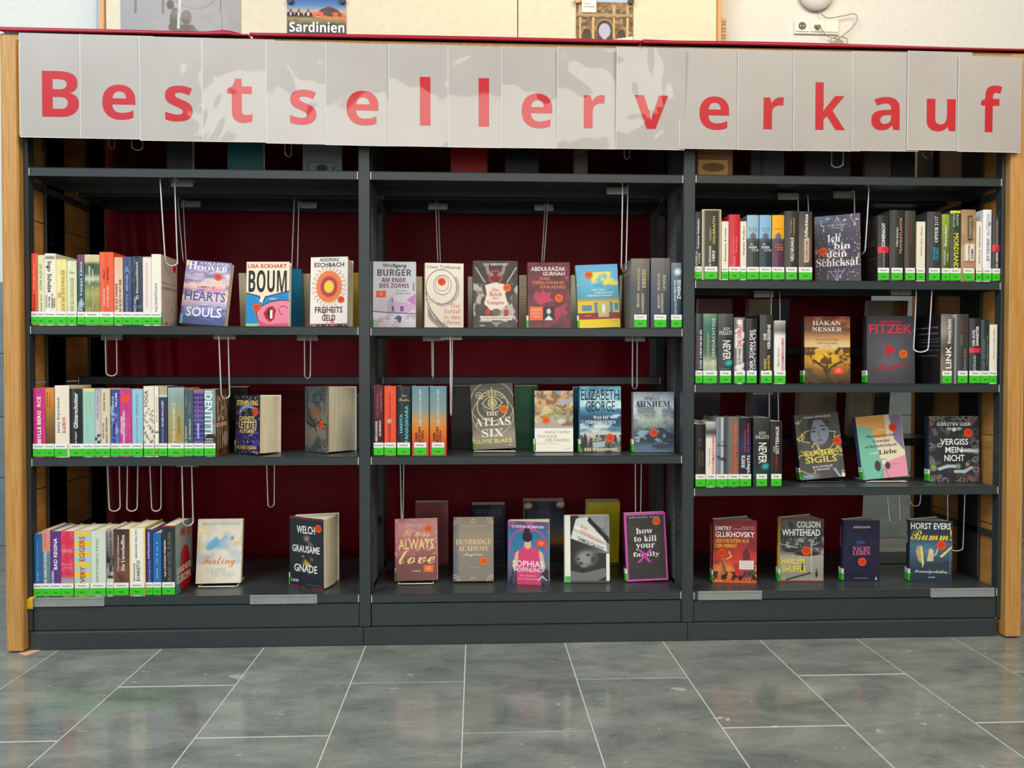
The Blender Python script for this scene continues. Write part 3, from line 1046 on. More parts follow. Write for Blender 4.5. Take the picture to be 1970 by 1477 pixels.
def make_book(t, d, h, spine, front=None, back=None, edge=(120, 120, 120), hard=True, ajar=0.0, ftexts=(), stexts=(), btexts=(), label=None, foil=True, sticker=None, pages=PAGE, nys=36):
    """spine towards -y, front cover towards +x, standing on z = 0, centred on x = 0; returns the root Empty"""
    root = empty('book')
    b = .0022 if hard else .0006
    bulge = min(.003, t * .12) if hard else .0004
    q = MB()
    cs = spine if isinstance(spine, Cv) else Cv(6, 4, spine)
    cf = front if isinstance(front, Cv) else Cv(2, 2, front if front is not None else edge)
    cb_ = back if isinstance(back, Cv) else Cv(2, 2, back if back is not None else edge)
    q.grid((-t / 2, 0, 0), (t, 0, 0), (0, 0, h), cs, bulge=(0, -bulge, 0))
    q.grid((t / 2, 0, 0), (0, d, 0), (0, 0, h), cf)
    fe = tuple(np.clip(cf.c, 0, 255).mean((0, 1)))
    be = tuple(np.clip(cb_.c, 0, 255).mean((0, 1)))
    # inner front board and rims
    q.quad((t / 2 - b, 0, 0), (t / 2 - b, d, 0), (t / 2 - b, d, h), (t / 2 - b, 0, h), (225, 218, 205))
    for z in (0, h):
        q.quad((t / 2 - b, 0, z), (t / 2, 0, z), (t / 2, d, z), (t / 2 - b, d, z), fe)
    q.quad((t / 2 - b, d, 0), (t / 2, d, 0), (t / 2, d, h), (t / 2 - b, d, h), fe)
    # spine thickness
    for z in (0, h):
        n = 6
        V_ = [(-t / 2 + t * i / n, -bulge * (1 - (2 * i / n - 1) ** 2), z) for i in range(n + 1)] + [(t / 2, b, z), (-t / 2, b, z)]
        q.add(V_, [tuple(range(n + 3))], be)
    q.quad((-t / 2, b, 0), (t / 2, b, 0), (t / 2, b, h), (-t / 2, b, h), be)

    def br(x, y):
        """point of the back board, turned about the back edge of the spine when the book stands ajar"""
        X, Y = rot2((x + t / 2, y), ajar)
        return X - t / 2, Y
    O, U = br(-t / 2, d), np.array(br(-t / 2, 0)) - np.array(br(-t / 2, d))
    q.grid((O[0], O[1], 0), (U[0], U[1], 0), (0, 0, h), cb_)
    i0, i1, o0, o1 = br(-t / 2 + b, 0), br(-t / 2 + b, d), br(-t / 2, 0), br(-t / 2, d)
    q.quad((*i0, 0), (*i1, 0), (*i1, h), (*i0, h), (225, 218, 205))
    for z in (0, h):
        q.quad((*o0, z), (*i0, z), (*i1, z), (*o1, z), be)
    q.quad((*o1, 0), (*i1, 0), (*i1, h), (*o1, h), be)
    q.build('cover', M_FOIL if foil else M_PRINT, root)
    # pages: block or fan
    m_ = .003 if hard else .0007
    q = MB()
    r_ = d - (.005 if hard else .0012)
    A = [(t / 2 - b - .0002, b + .0003), (t / 2 - b - .0002, r_)]
    n = 6 if ajar else 1
    e = br(-t / 2 + b + .0002, r_)
    for i in range(1, n):
        f_ = i / n
        ang = ajar * f_
        x, y = A[1][0] * (1 - f_) + (-t / 2 + b) * f_, 0
        X = (A[1][0] - (t - 2 * b) * f_) - r_ * math.sin(ang)
        Y = r_ * math.cos(ang)
        A.append((X, Y))
    A += [e, br(-t / 2 + b + .0002, b + .0003)]
    N_ = len(A)
    z0, z1 = m_, h - m_
    V_ = [(x, y, z0) for x, y in A] + [(x, y, z1) for x, y in A]
    q.add(V_, [tuple(range(N_))[::-1], tuple(range(N_, 2 * N_))] + [(i, (i + 1) % N_, N_ + (i + 1) % N_, N_ + i) for i in range(N_)], pages)
    q.build('pages', M_PAGES, root)
    if ftexts or stexts or btexts:
        q = MB()
        for tt in stexts:
            q.text((-t / 2, -bulge, 0), (t, 0, 0), (0, 0, h), (0, -1, 0), tt)
        for tt in ftexts:
            q.text((t / 2, 0, 0), (0, d, 0), (0, 0, h), (1, 0, 0), tt, eps=.00035)
        for tt in btexts:
            q.text((-t / 2, d, 0), (0, -d, 0), (0, 0, h), (-1, 0, 0), tt, eps=.00035)
        q.build('lettering', M_LETTER, root)
    if label:
        word, code, lw = label[:3]
        a, p = label_mesh(min(t * 1.0, lw) if lw else t, word, code, not lw)
        lo = link('spine_label', a, root)
        lo.location = (label[3] if len(label) > 3 else 0, -bulge - (.0003 if lw else 0), .003)
        link('label_print', p, lo)
    for s_ in (sticker or ()):
        cx, cy, r, kind = s_[:4]
        q = MB()
        O_, U_, V2, N2 = (t / 2, 0, 0), (0, d, 0), (0, 0, h), (1, 0, 0)
        col = (240, 78, 34) if 'o' not in kind else (246, 110, 30)
        if 'r' in kind:
            w_ = r * 1.25 / d
            hh = r * .85 / h
            P = [(cx - w_, cy - hh), (cx + w_, cy - hh), (cx + w_, cy + hh), (cx - w_, cy + hh)]
            q.add([np.array(O_) + a_ * np.array(U_) + b_ * np.array(V2) + np.array(N2) * .0005 for a_, b_ in P], [(0, 1, 2, 3)], col)
        else:
            q.disc(O_, U_, V2, cx, cy, r, N2, .0005, col, 8 if 'k' in kind else 24)
        so_ = q.build('sticker', M_PRINT, root)
        q = MB()
        ink = (150, 28, 12) if 'w' not in kind else (250, 225, 210)
        for j, (wd, fr) in enumerate((('SPIEGEL', .5), ('Bestseller', .72), ('Autor', .4))):
            w_, hh = r * fr / d, r * .11 / h
            y = cy + (.34 - .34 * j) * r / h
            q.text(O_, U_, V2, N2, (wd, 'b', ink, cx - w_, cx + w_, y - hh, y + hh), eps=.0008)
        q.build('sticker_print', M_LETTER, so_)
    return root


def place(root, M):
    root.matrix_world = M
    root.rotation_mode = 'XYZ'


def spines(row, items, y0=.004):
    z = ROWZ[row]
    word = {'L': 'Erwachsene', 'M': 'Erwachsene', 'R': 'Krimi' if row == 'RA' else 'Thriller'}[row[0]]
    for it in items:
        u0, u1, vt, cl, n, desc, texts = it[:7]
        o = it[7] if len(it) > 7 else {}
        yy = y0 + o.get('dy', 0)
        (x0, zt), (x1, _) = at(u0, vt, yy), at(u1, vt, yy)
        w = x1 - x0 - .0008
        h = zt - z
        cs = Cv(7, 44, cl[0] if isinstance(cl, list) and len(cl) == 1 else (cl if isinstance(cl, tuple) else (128,) * 3))
        if isinstance(cl, list):
            cs.grad(cl)
        if o.get('paint'):
            cs.asp = h / w
            o['paint'](cs)
        side = o.get('side', tuple(np.clip(cs.c, 0, 255).mean((0, 1))))
        lw = o.get('lw', None)
        hd = o.get('hard', True)
        d = o.get('d', (.135 if hd else .122) * (h / .21) ** .7)
        root = make_book(w, d, h, cs, o.get('front', side), o.get('back', side), side, hd, 0, o.get('ft', ()), texts, o.get('bt', ()),
                         (o.get('word', word), o.get('code', 'Rom'), lw, o.get('lx', 0)) if o.get('label', True) else None, o.get('foil', True), o.get('stick'), o.get('pages', PAGE))
        place(root, Matrix.Translation(((x0 + x1) / 2, yy + .003, z + .0005)))
        tag(root, f'{desc}, {ORDN[n]} from left, {ROWN[row]}', 'book', ROWG[row])


FACE = {}


def facing(row, n, uL, uR, vT, y, t, art, texts, spine, desc, lean=6, yaw=0, roll=0, ajar=0, label=None, stick=None, stexts=(), hard=True, lift=0.0, foil=True, back=(60, 60, 60), pages=PAGE, w=None):
    """a book shown with its front cover: its spine-side front corner at pixel uL, its fore edge at pixel uR, both on the plane y"""
    z = ROWZ[row] + lift
    le, ya, ro = math.radians(lean), math.radians(yaw), math.radians(roll)
    x0 = at(uL, 900, y)[0]
    # true width from the far end of the cover turned by yaw
    d = .13
    for _ in range(8):
        xr = at(uR, 900, y - d * math.sin(ya))[0]
        d = (xr - x0) / math.cos(ya) / max(math.cos(ro), .9)
    if w:
        d = w
    h = .2
    for _ in range(4):
        h = (at(uL, vT, y + h * math.sin(le))[1] - z) / math.cos(le)
    R_ = Matrix.Rotation(-le, 4, 'X') @ Matrix.Rotation(ro, 4, 'Y') @ Matrix.Rotation(-ya, 4, 'Z') @ Matrix.Rotation(-math.pi / 2, 4, 'Z') @ Matrix.Translation((-t / 2, 0, 0))
    zmin = min((R_ @ Vector(p)).z for p in ((t / 2, 0, 0), (t / 2, d, 0), (-t / 2, 0, 0), (-t / 2, d, 0)))
    h = h + zmin * .6
    root = make_book(t, d, h, spine, art, back, back, hard, math.radians(ajar), texts, stexts, (), label, foil, stick, pages)
    place(root, Matrix.Translation((x0, y, z - zmin + .0005)) @ R_)
    tag(root, f'{desc}, {ROWN[row]}', 'book', ROWG[row])
    FACE[desc] = (x0, y, d, h)
    return root


# ---- spine paintings
def stripes(c1, n=9, ph=0):
    return lambda c: c.mix(((np.sin((c.y * n + ph) * 2 * math.pi)) > 0) * 1.0, c1)


def cap(col, f, s=1):
    """upper part in another colour"""
    return lambda c: c.rect(0, f, 1, 1, col)


def clouds(col, fx=3, fy=9, lo=.45, hi=.6, a=.9, seed=0, y0=0, y1=1):
    return lambda c: c.cloud(fx, fy, col, lo, hi, a, seed, y0, y1)


def edges(col, w=.09):
    return lambda c: (c.rect(0, 0, w, 1, col), c.rect(1 - w, 0, 1, 1, col), c.rect(0, .985, 1, 1, col))


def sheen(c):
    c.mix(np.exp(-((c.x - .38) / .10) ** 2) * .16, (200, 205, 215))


BLK, WHT, CRM = (34, 34, 36), (240, 238, 232), (236, 226, 206)

# --- LEFT BAY, top row
cvN = Cv(40, 56, (205, 190, 172))
cvN.cloud(4, 5, (192, 176, 158), .5, .7, .6, 2)
cvN.ell(.82, .86, .10, .07, (226, 42, 22), 1, .1)
cvN.poly([(.52, .28), (.66, .25), (.68, .20), (.56, .27)], (20, 20, 22))
cvN.cloud(9, 30, (110, 96, 82), .55, .7, .8, 6, .02, .07)
spines('LA', [
    (58, 71, 489, (232, 78, 44), 0, 'orange red book with small white handwritten title', [('Bayer', 'S', (120, 20, 10), .3, .75, .2, .44, 'u'), ('Sieben Tage Sommer', 'C', (252, 226, 210), .36, .62, .5, .86, 'u')], dict(code='Baye')),
    (71, 84, 492, (226, 222, 168), 1, 'narrow pale yellow book with grey capitals', [('MÄNNER SEHT', 'r', (128, 126, 98), .3, .66, .16, .44, 'u'), ('SONNE ALLER ART', 'r', (128, 126, 98), .3, .66, .5, .88, 'u')], dict(code='Beer')),
    (84, 106, 489, (240, 230, 212), 2, 'cream book with bold black name and grey bars', [('Ingo Schulze', 'x', (28, 26, 26), .18, .66, .46, .89, 'd'), ('Die rechtschaffenen', 'b', (60, 56, 50), .62, .76, .24, .44, 'd'), ('Mörder', 'b', (60, 56, 50), .36, .52, .24, .40, 'd')],
     dict(code='Schul', paint=lambda c: (c.rect(.04, .93, .96, .96, (150, 140, 128)), c.rect(.8, .24, .92, .38, (120, 112, 104)), c.rect(.1, .24, .2, .42, (150, 142, 130))))),
    (106, 126.5, 500, (240, 224, 150), 3, 'pale yellow book with ornate golden title', [('DER', 'S', (182, 136, 40), .2, .5, .42, .5, 'u'), ('GESCHICHTENMALER', 'S', (196, 142, 36), .52, .86, .2, .84, 'u')], dict(code='Omar', paint=clouds((222, 206, 120), 2, 4, .5, .7, .5, 3))),
    (127, 146, 503, (222, 228, 186), 4, 'pale green book with ornate ochre title', [('DER BLUMENMALER', 'S', (186, 146, 60), .36, .74, .2, .74, 'u'), ('Roman', 'C', (170, 160, 110), .3, .8, .80, .86)], dict(code='Omar', paint=clouds((196, 214, 176), 2, 4, .5, .7, .5, 5))),
    (147, 160.5, 491, [(0, (22, 34, 50)), (.5, (44, 70, 84)), (.75, (60, 84, 96)), (.86, (104, 62, 88)), (1, (110, 70, 96))], 5, 'dark teal book with purple top and white name', [('Mario Vargas Llosa', 'S', (240, 240, 240), .42, .84, .16, .9, 'u')],
     dict(code='Varg', paint=lambda c: c.line([(0, .2), (.5, .32), (1, .30)], .5, (150, 190, 200), .6))),
    (161, 190, 491, [(0, (170, 128, 100)), (.14, (172, 122, 96)), (.3, (120, 130, 60)), (.45, (168, 164, 92)), (.6, (90, 118, 72)), (.66, (214, 208, 168)), (.74, (64, 86, 56)), (.87, (60, 84, 60)), (.9, (214, 190, 146)), (1, (222, 200, 156))], 6,
     'wide green and tan landscape book, white title', [('DER PAPIER', 'b', (246, 244, 236), .3, .42, .58, .84, 'u'), ('PALAST', 'b', (246, 244, 236), .52, .64, .62, .80, 'u'), ('MIRANDA COWLEY HELLER', 'r', (224, 220, 200), .52, .62, .22, .56, 'u')],
     dict(code='Cowl', lw=.0, paint=clouds((178, 172, 70), 3, 8, .5, .65, .6, 8, .2, .55))),
    (190, 217, 486, (240, 88, 44), 7, 'wide bright orange book with white title', [('SALLY', 'b', (116, 22, 14), .26, .40, .64, .76, 'u'), ('ROONEY', 'b', (116, 22, 14), .54, .68, .62, .80, 'u'), ('GESPRÄCHE', 'b', (252, 220, 204), .26, .40, .27, .5, 'u'), ('MIT FREUNDEN', 'b', (252, 220, 204), .54, .68, .25, .54, 'u')], dict(code='Roon')),
    (218, 235, 496, [(0, (226, 186, 150)), (.5, (244, 206, 172)), (1, (232, 180, 140))], 8, 'peach book with dark brown serif title', [('ES IST IMMER', 'S', (98, 44, 22), .14, .44, .24, .62, 'u'), ('SO SCHÖN MIT DIR', 'S', (98, 44, 22), .54, .86, .2, .68, 'u')], dict(code='Stre')),
    (235, 252, 495, [(0, (34, 46, 92)), (.5, (50, 66, 116)), (1, (70, 80, 120))], 9, 'navy blue book with diamond shape near its top', [('NERDTAGEN', 'r', (206, 214, 232), .38, .62, .5, .74, 'u'), ('ANNE METTSCHE', 'r', (180, 190, 214), .38, .62, .18, .46, 'u'), ('A', 'r', (150, 166, 200), .2, .8, .76, .86)], dict(code='Mett')),
    (252, 273, 494, [(0, (26, 34, 60)), (.5, (34, 44, 70)), (1, (46, 54, 66))], 10, 'dark navy book with vertical white title', [('MATT HAIG', 'r', (226, 226, 220), .2, .44, .2, .4, 'u'), ('Die Mitternachtsbibliothek', 'S', (240, 238, 228), .42, .62, .38, .92, 'u')],
     dict(code='Haig', paint=clouds((92, 104, 126), 2, 14, .6, .7, .8, 4))),
    (273, 290, 495, (240, 226, 216), 11, 'white book with faint pink lettering', [('EINGEFROREN KEINE JAHRESZEIT', 'r', (216, 160, 146), .4, .64, .28, .92, 'u')], dict(code='Helf', paint=cap((222, 150, 140), .985))),
    (290, 309, 490, (244, 236, 216), 12, 'cream book with blue Nachmittage title, its cover showing', [('NACHMITTAGE', 'S', (104, 118, 152), .34, .62, .18, .60, 'u')],
     dict(code='Schi', side=(226, 214, 196), front=cvN, d=.125, ft=[('FERDINAND VON SCHIRACH', 'r', (150, 132, 112), .02, .9, .60, .62), ('NACHMITTAGE', 'S', (96, 82, 70), .03, .95, .52, .56)])),
])
# --- LEFT BAY, middle row
cvI = Cv(40, 56, (112, 76, 50))
cvI.cloud(5, 8, (150, 106, 70), .45, .65, .8, 3)
cvI.cloud(6, 10, (66, 42, 28), .5, .7, .8, 9)
cvI.ell(.72, .24, .2, .12, (198, 188, 160), 1, .1)
spines('LB', [
    (62, 86, 748, (206, 48, 124), 0, 'wide magenta book with bold white capitals', [('SIBYLLE BERG  RCE', 'x', (252, 244, 246), .38, .68, .16, .88, 'u')], dict(code='Berg')),
    (86, 103, 748, [(0, (78, 54, 36)), (.3, (110, 78, 40)), (.6, (160, 112, 50)), (.85, (218, 134, 44)), (1, (226, 142, 54))], 1, 'orange to brown shaded narrow book', [('HOLGER BRÜNS', 'b', (66, 40, 20), .22, .36, .72, .94, 'u'), ('FELIX', 'r', (96, 60, 26), .52, .62, .72, .92, 'u')], dict(code='Brün', pages=(250, 240, 225))),
    (104, 132, 743, (240, 226, 206), 2, 'wide cream book with typewriter author name', [('Jenny Erpenbeck', 'r', (70, 60, 54), .18, .40, .34, .84, 'u'), ('KAIROS', 'S', (200, 80, 60), .54, .76, .34, .56, 'u')], dict(code='Erpe', lw=.036, pages=(190, 50, 40), lx=-.003)),
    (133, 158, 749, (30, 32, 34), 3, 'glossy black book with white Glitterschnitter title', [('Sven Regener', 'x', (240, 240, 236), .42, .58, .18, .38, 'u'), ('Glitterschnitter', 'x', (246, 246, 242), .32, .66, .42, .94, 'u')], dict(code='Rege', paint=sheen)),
    (158, 181, 749, (158, 206, 196), 4, 'pale turquoise book with yellowish lettering', [('SALLY ROONEY', 'b', (196, 206, 120), .3, .52, .2, .52, 'u'), ('SCHÖNE WELT', 'b', (188, 210, 134), .24, .42, .60, .94, 'u'), ('WO BIST DU', 'b', (196, 206, 120), .54, .72, .66, .94, 'u')], dict(code='Roon', paint=cap((236, 222, 110), .975))),
    (181, 193, 750, [(0, (160, 150, 146)), (.2, (206, 198, 190)), (.3, (206, 198, 206)), (.6, (206, 190, 188)), (1, (176, 172, 186))], 5, 'narrow lilac grey book with black scribble below', [('Hilfe für Texas', 'r', (128, 110, 118), .36, .62, .56, .9, 'u')], dict(code='Wint', paint=clouds((30, 26, 28), 3, 26, .5, .56, .9, 5, .14, .34))),
    (193, 211, 749, (222, 206, 172), 6, 'beige book with dark brown capitals', [('EDGAR SELGE', 'b', (92, 70, 50), .3, .48, .68, .94, 'u'), ('HAST DU UNS', 'b', (104, 80, 58), .18, .36, .28, .50, 'u'), ('ENDLICH GEFUNDEN', 'b', (104, 80, 58), .54, .72, .18, .58, 'u')], dict(code='Selg')),
    (212, 229, 751, [(0, (120, 140, 196)), (.3, (84, 106, 180)), (.6, (70, 90, 170)), (1, (56, 64, 140))], 7, 'blue cloudy book with dark title', [('DIE ANOMALIE', 'x', (24, 36, 96), .24, .6, .18, .62, 'u'), ('HERVÉ LE', 'b', (240, 240, 250), .16, .38, .70, .9, 'u'), ('TELLIER', 'b', (240, 240, 250), .56, .78, .74, .96, 'u')],
     dict(code='Le T', paint=clouds((206, 214, 236), 2, 6, .5, .62, .8, 3, .1, .75))),
    (229, 253, 750, (204, 58, 138), 8, 'pink book with red dot and white capitals', [('YAGHOOBIFARAH', 'x', (250, 236, 242), .26, .46, .2, .68, 'u'), ('HENGAMEH', 'x', (250, 236, 242), .1, .28, .34, .60, 'u'), ('MINISTERIUM', 'b', (236, 110, 160), .52, .68, .28, .62, 'u'), ('DER TRÄUME', 'b', (236, 110, 160), .72, .88, .26, .62, 'u')],
     dict(code='Yagh', paint=lambda c: (c.ell(.5, .86, .36, .065, (240, 78, 30), 1, .05)))),
    (253, 274, 750, (150, 200, 216), 9, 'light blue book with thin grey capitals', [('RONJA VON RÖNNE', 'r', (96, 128, 142), .38, .58, .18, .58, 'u'), ('ENDE IN SICHT', 'r', (96, 128, 142), .38, .58, .62, .94, 'u')], dict(code='Rönn')),
    (275, 296, 744, (240, 228, 206), 10, 'cream book with curved black lines, title YOGA', [('YOGA', 'r', (50, 46, 44), .1, .46, .70, .94, 'u')],
     dict(code='Carr', lw=.028, paint=lambda c: [c.mix((np.abs(((c.x * .9 + c.y * 7 + .5 * np.sin(c.y * 9)) % .62) - .1) < .06) * ((c.y > .2) & (c.y < .68)) * .85, (40, 34, 32)), c.cloud(4, 12, (90, 70, 60), .5, .6, .7, 3, .15, .24)])),
    (296.5, 304, 744, (246, 240, 222), 11, 'very narrow white book with dark blue band', [('Die Formen', 'r', (120, 116, 110), .3, .7, .5, .85, 'u')], dict(code='Fo', paint=lambda c: c.rect(0, .33, 1, .37, (40, 60, 110)))),
    (304.5, 321, 744, (48, 52, 92), 12, 'navy book with beige band across its top', [('WO DER WOLF LAUERT', 'b', (240, 240, 246), .36, .60, .42, .80, 'u'), ('GUNDAR-GOSHEN', 'r', (176, 182, 214), .38, .58, .18, .4, 'u')], dict(code='Gund', paint=lambda c: (c.rect(0, .86, 1, 1, (186, 172, 132)), c.rect(0, .84, 1, .862, (226, 222, 216))))),
    (322, 353.5, 747, [(0, (178, 160, 110)), (.3, (170, 146, 80)), (.6, (160, 158, 116)), (.85, (140, 160, 156)), (1, (156, 178, 180))], 13, 'wide gold to grey shaded book', [('MICHEL HOUELLEBECQ', 'b', (232, 226, 190), .28, .5, .2, .78, 'u'), ('VERNICHTEN', 'r', (140, 116, 70), .62, .78, .34, .58, 'u')], dict(code='Houe', paint=sheen, lw=.046)),
    (354, 371, 750, (70, 92, 96), 14, 'dark teal grey book with thin pale title', [('Ein Sommer', 'b', (214, 222, 220), .04, .28, .18, .46, 'u'), ('in Niendorf', 'b', (214, 222, 220), .52, .74, .26, .56, 'u'), ('Heinz', 'r', (150, 168, 168), .1, .3, .76, .9, 'u'), ('Strunk', 'r', (150, 168, 168), .5, .72, .64, .8, 'u')], dict(code='Strun')),
    (371.5, 391, 751, (56, 46, 120), 15, 'purple striped book with pink and white lettering', [('KÄTHE LACHMANN', 'x', (232, 80, 130), .34, .52, .56, .9, 'u'), ('SCHÖNES', 'x', (250, 244, 250), .34, .58, .28, .5, 'u')], dict(code='Lust', paint=lambda c: (stripes((104, 96, 170), 15)(c), c.rect(0, .97, 1, 1, (196, 90, 90))))),
    (392, 414, 750, (126, 160, 166), 16, 'grey blue book with huge white vertical letters', [('IDENTITTI', 'b', (250, 250, 248), .06, .74, .34, .97, 'd'), ('MITHU', 'x', (230, 230, 230), .14, .8, .25, .275), ('SANYAL', 'x', (230, 230, 230), .06, .86, .215, .24)],
     dict(code='Sany', paint=lambda c: (c.ell(.6, .22, .7, .13, (40, 42, 46), 1, .1), c.ell(.85, .52, .12, .04, (204, 60, 40), 1, .3)), front=cvI, side=(110, 76, 50), d=.13, ft=[('IDEN', 'b', (216, 190, 166), .1, .8, .52, .9), ('TITTI', 'b', (216, 190, 166), .06, .86, .1, .5)])),
])
# --- LEFT BAY, bottom row
cvH = Cv(44, 60, (120, 146, 140))
cvH.grad([(0, (96, 40, 40)), (.15, (110, 44, 44)), (.3, (120, 150, 146)), (1, (132, 158, 150))])
cvH.poly([(0, .0), (.3, 0), (.28, .45), (0, .5)], (70, 150, 150))
cvH.poly([(.2, .1), (.3, .55), (.5, .66), (.75, .6), (.9, .3), (.9, .05), (.3, .02)], (176, 26, 34))
cvH.ell(.42, .74, .13, .10, (178, 140, 116), 1, .1)
cvH.poly([(.28, .8), (.30, .90), (.55, .90), (.56, .78), (.4, .82)], (150, 24, 30))
cvH.ell(.78, .82, .15, .08, (196, 96, 70), 1, .1)
spines('LC', [
    (64, 80, 1029, (26, 98, 160), 0, 'plain blue book with tiny pale title', [('Karl Duve', 'b', (190, 214, 230), .4, .6, .26, .42, 'u'), ('Sieben Sommer', 'r', (150, 190, 220), .42, .6, .46, .88, 'u')], dict(code='Duve')),
    (80, 96, 1022, [(0, (96, 120, 140)), (.66, (110, 134, 150)), (.70, (222, 140, 120)), (1, (228, 150, 128))], 1, 'grey blue book with peach upper part', [('DIE DIPLOMATIN', 'b', (244, 246, 246), .3, .6, .18, .68, 'u'), ('LUCY FRICKE', 'b', (200, 110, 96), .3, .6, .74, .96, 'u')], dict(code='Fric')),
    (96, 116, 1024, (96, 48, 128), 2, 'purple book with white capitals', [('DAVID SCHALKO', 'b', (244, 238, 248), .12, .38, .16, .4, 'u'), ('BAD REGINA', 'x', (248, 244, 250), .36, .72, .42, .9, 'u')], dict(code='Schal')),
    (116, 141, 1024, [(0, (168, 156, 156)), (.26, (170, 158, 158)), (.34, (222, 44, 80)), (1, (226, 44, 84))], 3, 'bright red book with grey foot', [('Blaue', 'b', (244, 130, 150), .1, .9, .48, .525), ('Frau', 'b', (244, 130, 150), .3, .94, .425, .465), ('ANTJE RAVIK STRUBEL', 'b', (244, 170, 180), .1, .9, .66, .73)], dict(code='Strub', paint=clouds((240, 92, 120), 3, 6, .5, .65, .7, 6, .38, 1))),
    (141.5, 174, 1023, (166, 206, 222), 4, 'wide book striped yellow and light blue', [('EVERY', 'x', (170, 60, 40), .38, .66, .17, .46, 'u'), ('EGGERS', 'x', (190, 84, 40), .34, .66, .54, .92, 'u')], dict(code='Eggers', lw=.04, paint=stripes((246, 200, 54), 6.4, .1), side=(210, 190, 130))),
    (174, 203, 1023, (214, 222, 206), 5, 'wide pale grey green book with thin grey title', [('MARTIN MOSEBACH', 'r', (120, 130, 112), .36, .52, .22, .66, 'u'), ('KRASS', 'r', (120, 130, 112), .36, .52, .70, .88, 'u')], dict(code='Mose')),
    (204, 218, 1020, [(0, (220, 212, 212)), (.3, (214, 206, 204)), (.5, (100, 92, 88)), (1, (176, 168, 160))], 6, 'narrow white book with black spatter and title', [('JASMINA KUHNKE', 'b', (34, 30, 30), .12, .34, .56, .96, 'u'), ('SCHWARZES HERZ', 'b', (34, 30, 30), .5, .76, .56, .98, 'u')], dict(code='Kuhn', paint=clouds((20, 18, 18), 4, 14, .45, .55, .95, 3, .26, .62))),
    (218, 248, 1020, [(0, (96, 60, 48)), (.4, (120, 76, 56)), (.6, (96, 62, 52)), (1, (70, 44, 36))], 7, 'wide brown book with white serif title', [('Christoph Nußbaumeder', 'S', (236, 210, 196), .24, .40, .38, .92, 'u'), ('Die Unverhofften', 'S', (248, 236, 226), .50, .74, .38, .92, 'u')], dict(code='Nußb', lw=.043, paint=lambda c: (c.line([(.0, .36), (1, .22)], .05, (50, 28, 22), .8), c.line([(.3, .3), (.9, .12)], .05, (60, 34, 26), .8)))),
    (248, 279, 1016, (244, 238, 226), 8, 'wide white book with yellow rim', [('BERNARDINE', 'r', (90, 80, 72), .26, .38, .22, .48, 'u'), ('EVARISTO', 'b', (60, 52, 48), .46, .68, .22, .52, 'u'), ('MÄDCHEN, FRAU ETC.', 'b', (70, 60, 54), .38, .52, .56, .98, 'u')], dict(code='Evar', lw=.042, paint=edges((244, 200, 70), .06), side=(238, 196, 84))),
    (280, 293, 1020, (42, 46, 118), 9, 'narrow indigo book with pale lettering', [('DMITRIJ KAPITELMAN', 'x', (240, 240, 246), .36, .66, .56, .96, 'u'), ('Eine Formalie in Kiew', 'I', (170, 180, 220), .36, .66, .18, .54, 'u')], dict(code='Kapi')),
    (293.5, 310, 1027, (26, 110, 176), 10, 'plain bright blue book, second of its colour', [('Karl Duve', 'b', (190, 214, 230), .42, .62, .28, .44, 'u'), ('Sisi', 'r', (150, 190, 220), .42, .62, .50, .86, 'u')], dict(code='Duve')),
    (311, 337, 1013, (36, 40, 44), 11, 'black hotel novel, teal and red cover showing', [('ILJA LEONARD PFEIJFFER', 'x', (232, 232, 224), .18, .34, .28, .8, 'u'), ('GRAND HOTEL EUROPA', 'x', (120, 116, 110), .44, .72, .19, .92, 'u')],
     dict(code='Pfeij', lw=.037, front=cvH, side=(60, 60, 60), paint=cap((190, 50, 44), .98), d=.14, ft=[('GRAND HOTEL', 'x', (244, 240, 232), .08, .92, .28, .37), ('EUROPA', 'x', (236, 230, 220), .1, .9, .13, .25)])),
])
# --- MIDDLE BAY
spines('MA', [
    (1214, 1250, 497, [(0, (66, 72, 78)), (.6, (74, 78, 82)), (.8, (110, 106, 92)), (1, (124, 118, 104))], 5, 'thick grey blue fantasy book with golden title', [('BRANDON', 'S', (226, 206, 150), .30, .44, .3, .50, 'u'), ('SANDERSON', 'S', (226, 206, 150), .56, .70, .22, .50, 'u'), ('DER RHYTHMUS DES', 'S', (222, 200, 140), .34, .46, .54, .86, 'u'), ('KRIEGES', 'S', (232, 212, 152), .58, .78, .58, .84, 'u')],
     dict(word='Fantasy', code='Sand', lw=.038, back=(120, 116, 104), bt=[('Die Sturmlicht Chroniken', 'S', (210, 196, 150), .1, .9, .8, .84)], dy=0, d=.15)),
    (1252, 1289.5, 496, [(0, (40, 52, 72)), (.5, (70, 76, 92)), (1, (112, 108, 106))], 6, 'thick blue grey fantasy book, narrower title', [('BRANDON', 'S', (220, 204, 160), .34, .46, .28, .48, 'u'), ('SANDERSON', 'S', (220, 204, 160), .52, .64, .22, .50, 'u'), ('DIE SEELEN DER', 'S', (220, 200, 150), .34, .46, .54, .78, 'u'), ('LICHTER', 'S', (228, 208, 152), .62, .76, .54, .76, 'u')],
     dict(word='Fantasy', code='Sand', lw=.037, lx=-.001, d=.15)),
    (1291, 1312, 505, [(0, (24, 46, 66)), (.5, (50, 84, 104)), (.8, (90, 110, 120)), (1, (110, 128, 136))], 7, 'dark blue fantasy book with white title', [('MARKUS HEITZ', 'b', (190, 200, 206), .32, .5, .2, .42, 'u'), ('DAS HERZ DER', 'x', (230, 236, 238), .26, .44, .42, .74, 'u'), ('ZWERGE', 'x', (244, 246, 246), .56, .88, .44, .74, 'u')], dict(word='Fantasy', code='Heit', paint=lambda c: c.ell(.6, .86, .4, .07, (226, 230, 230), 1, .5), d=.13)),
])
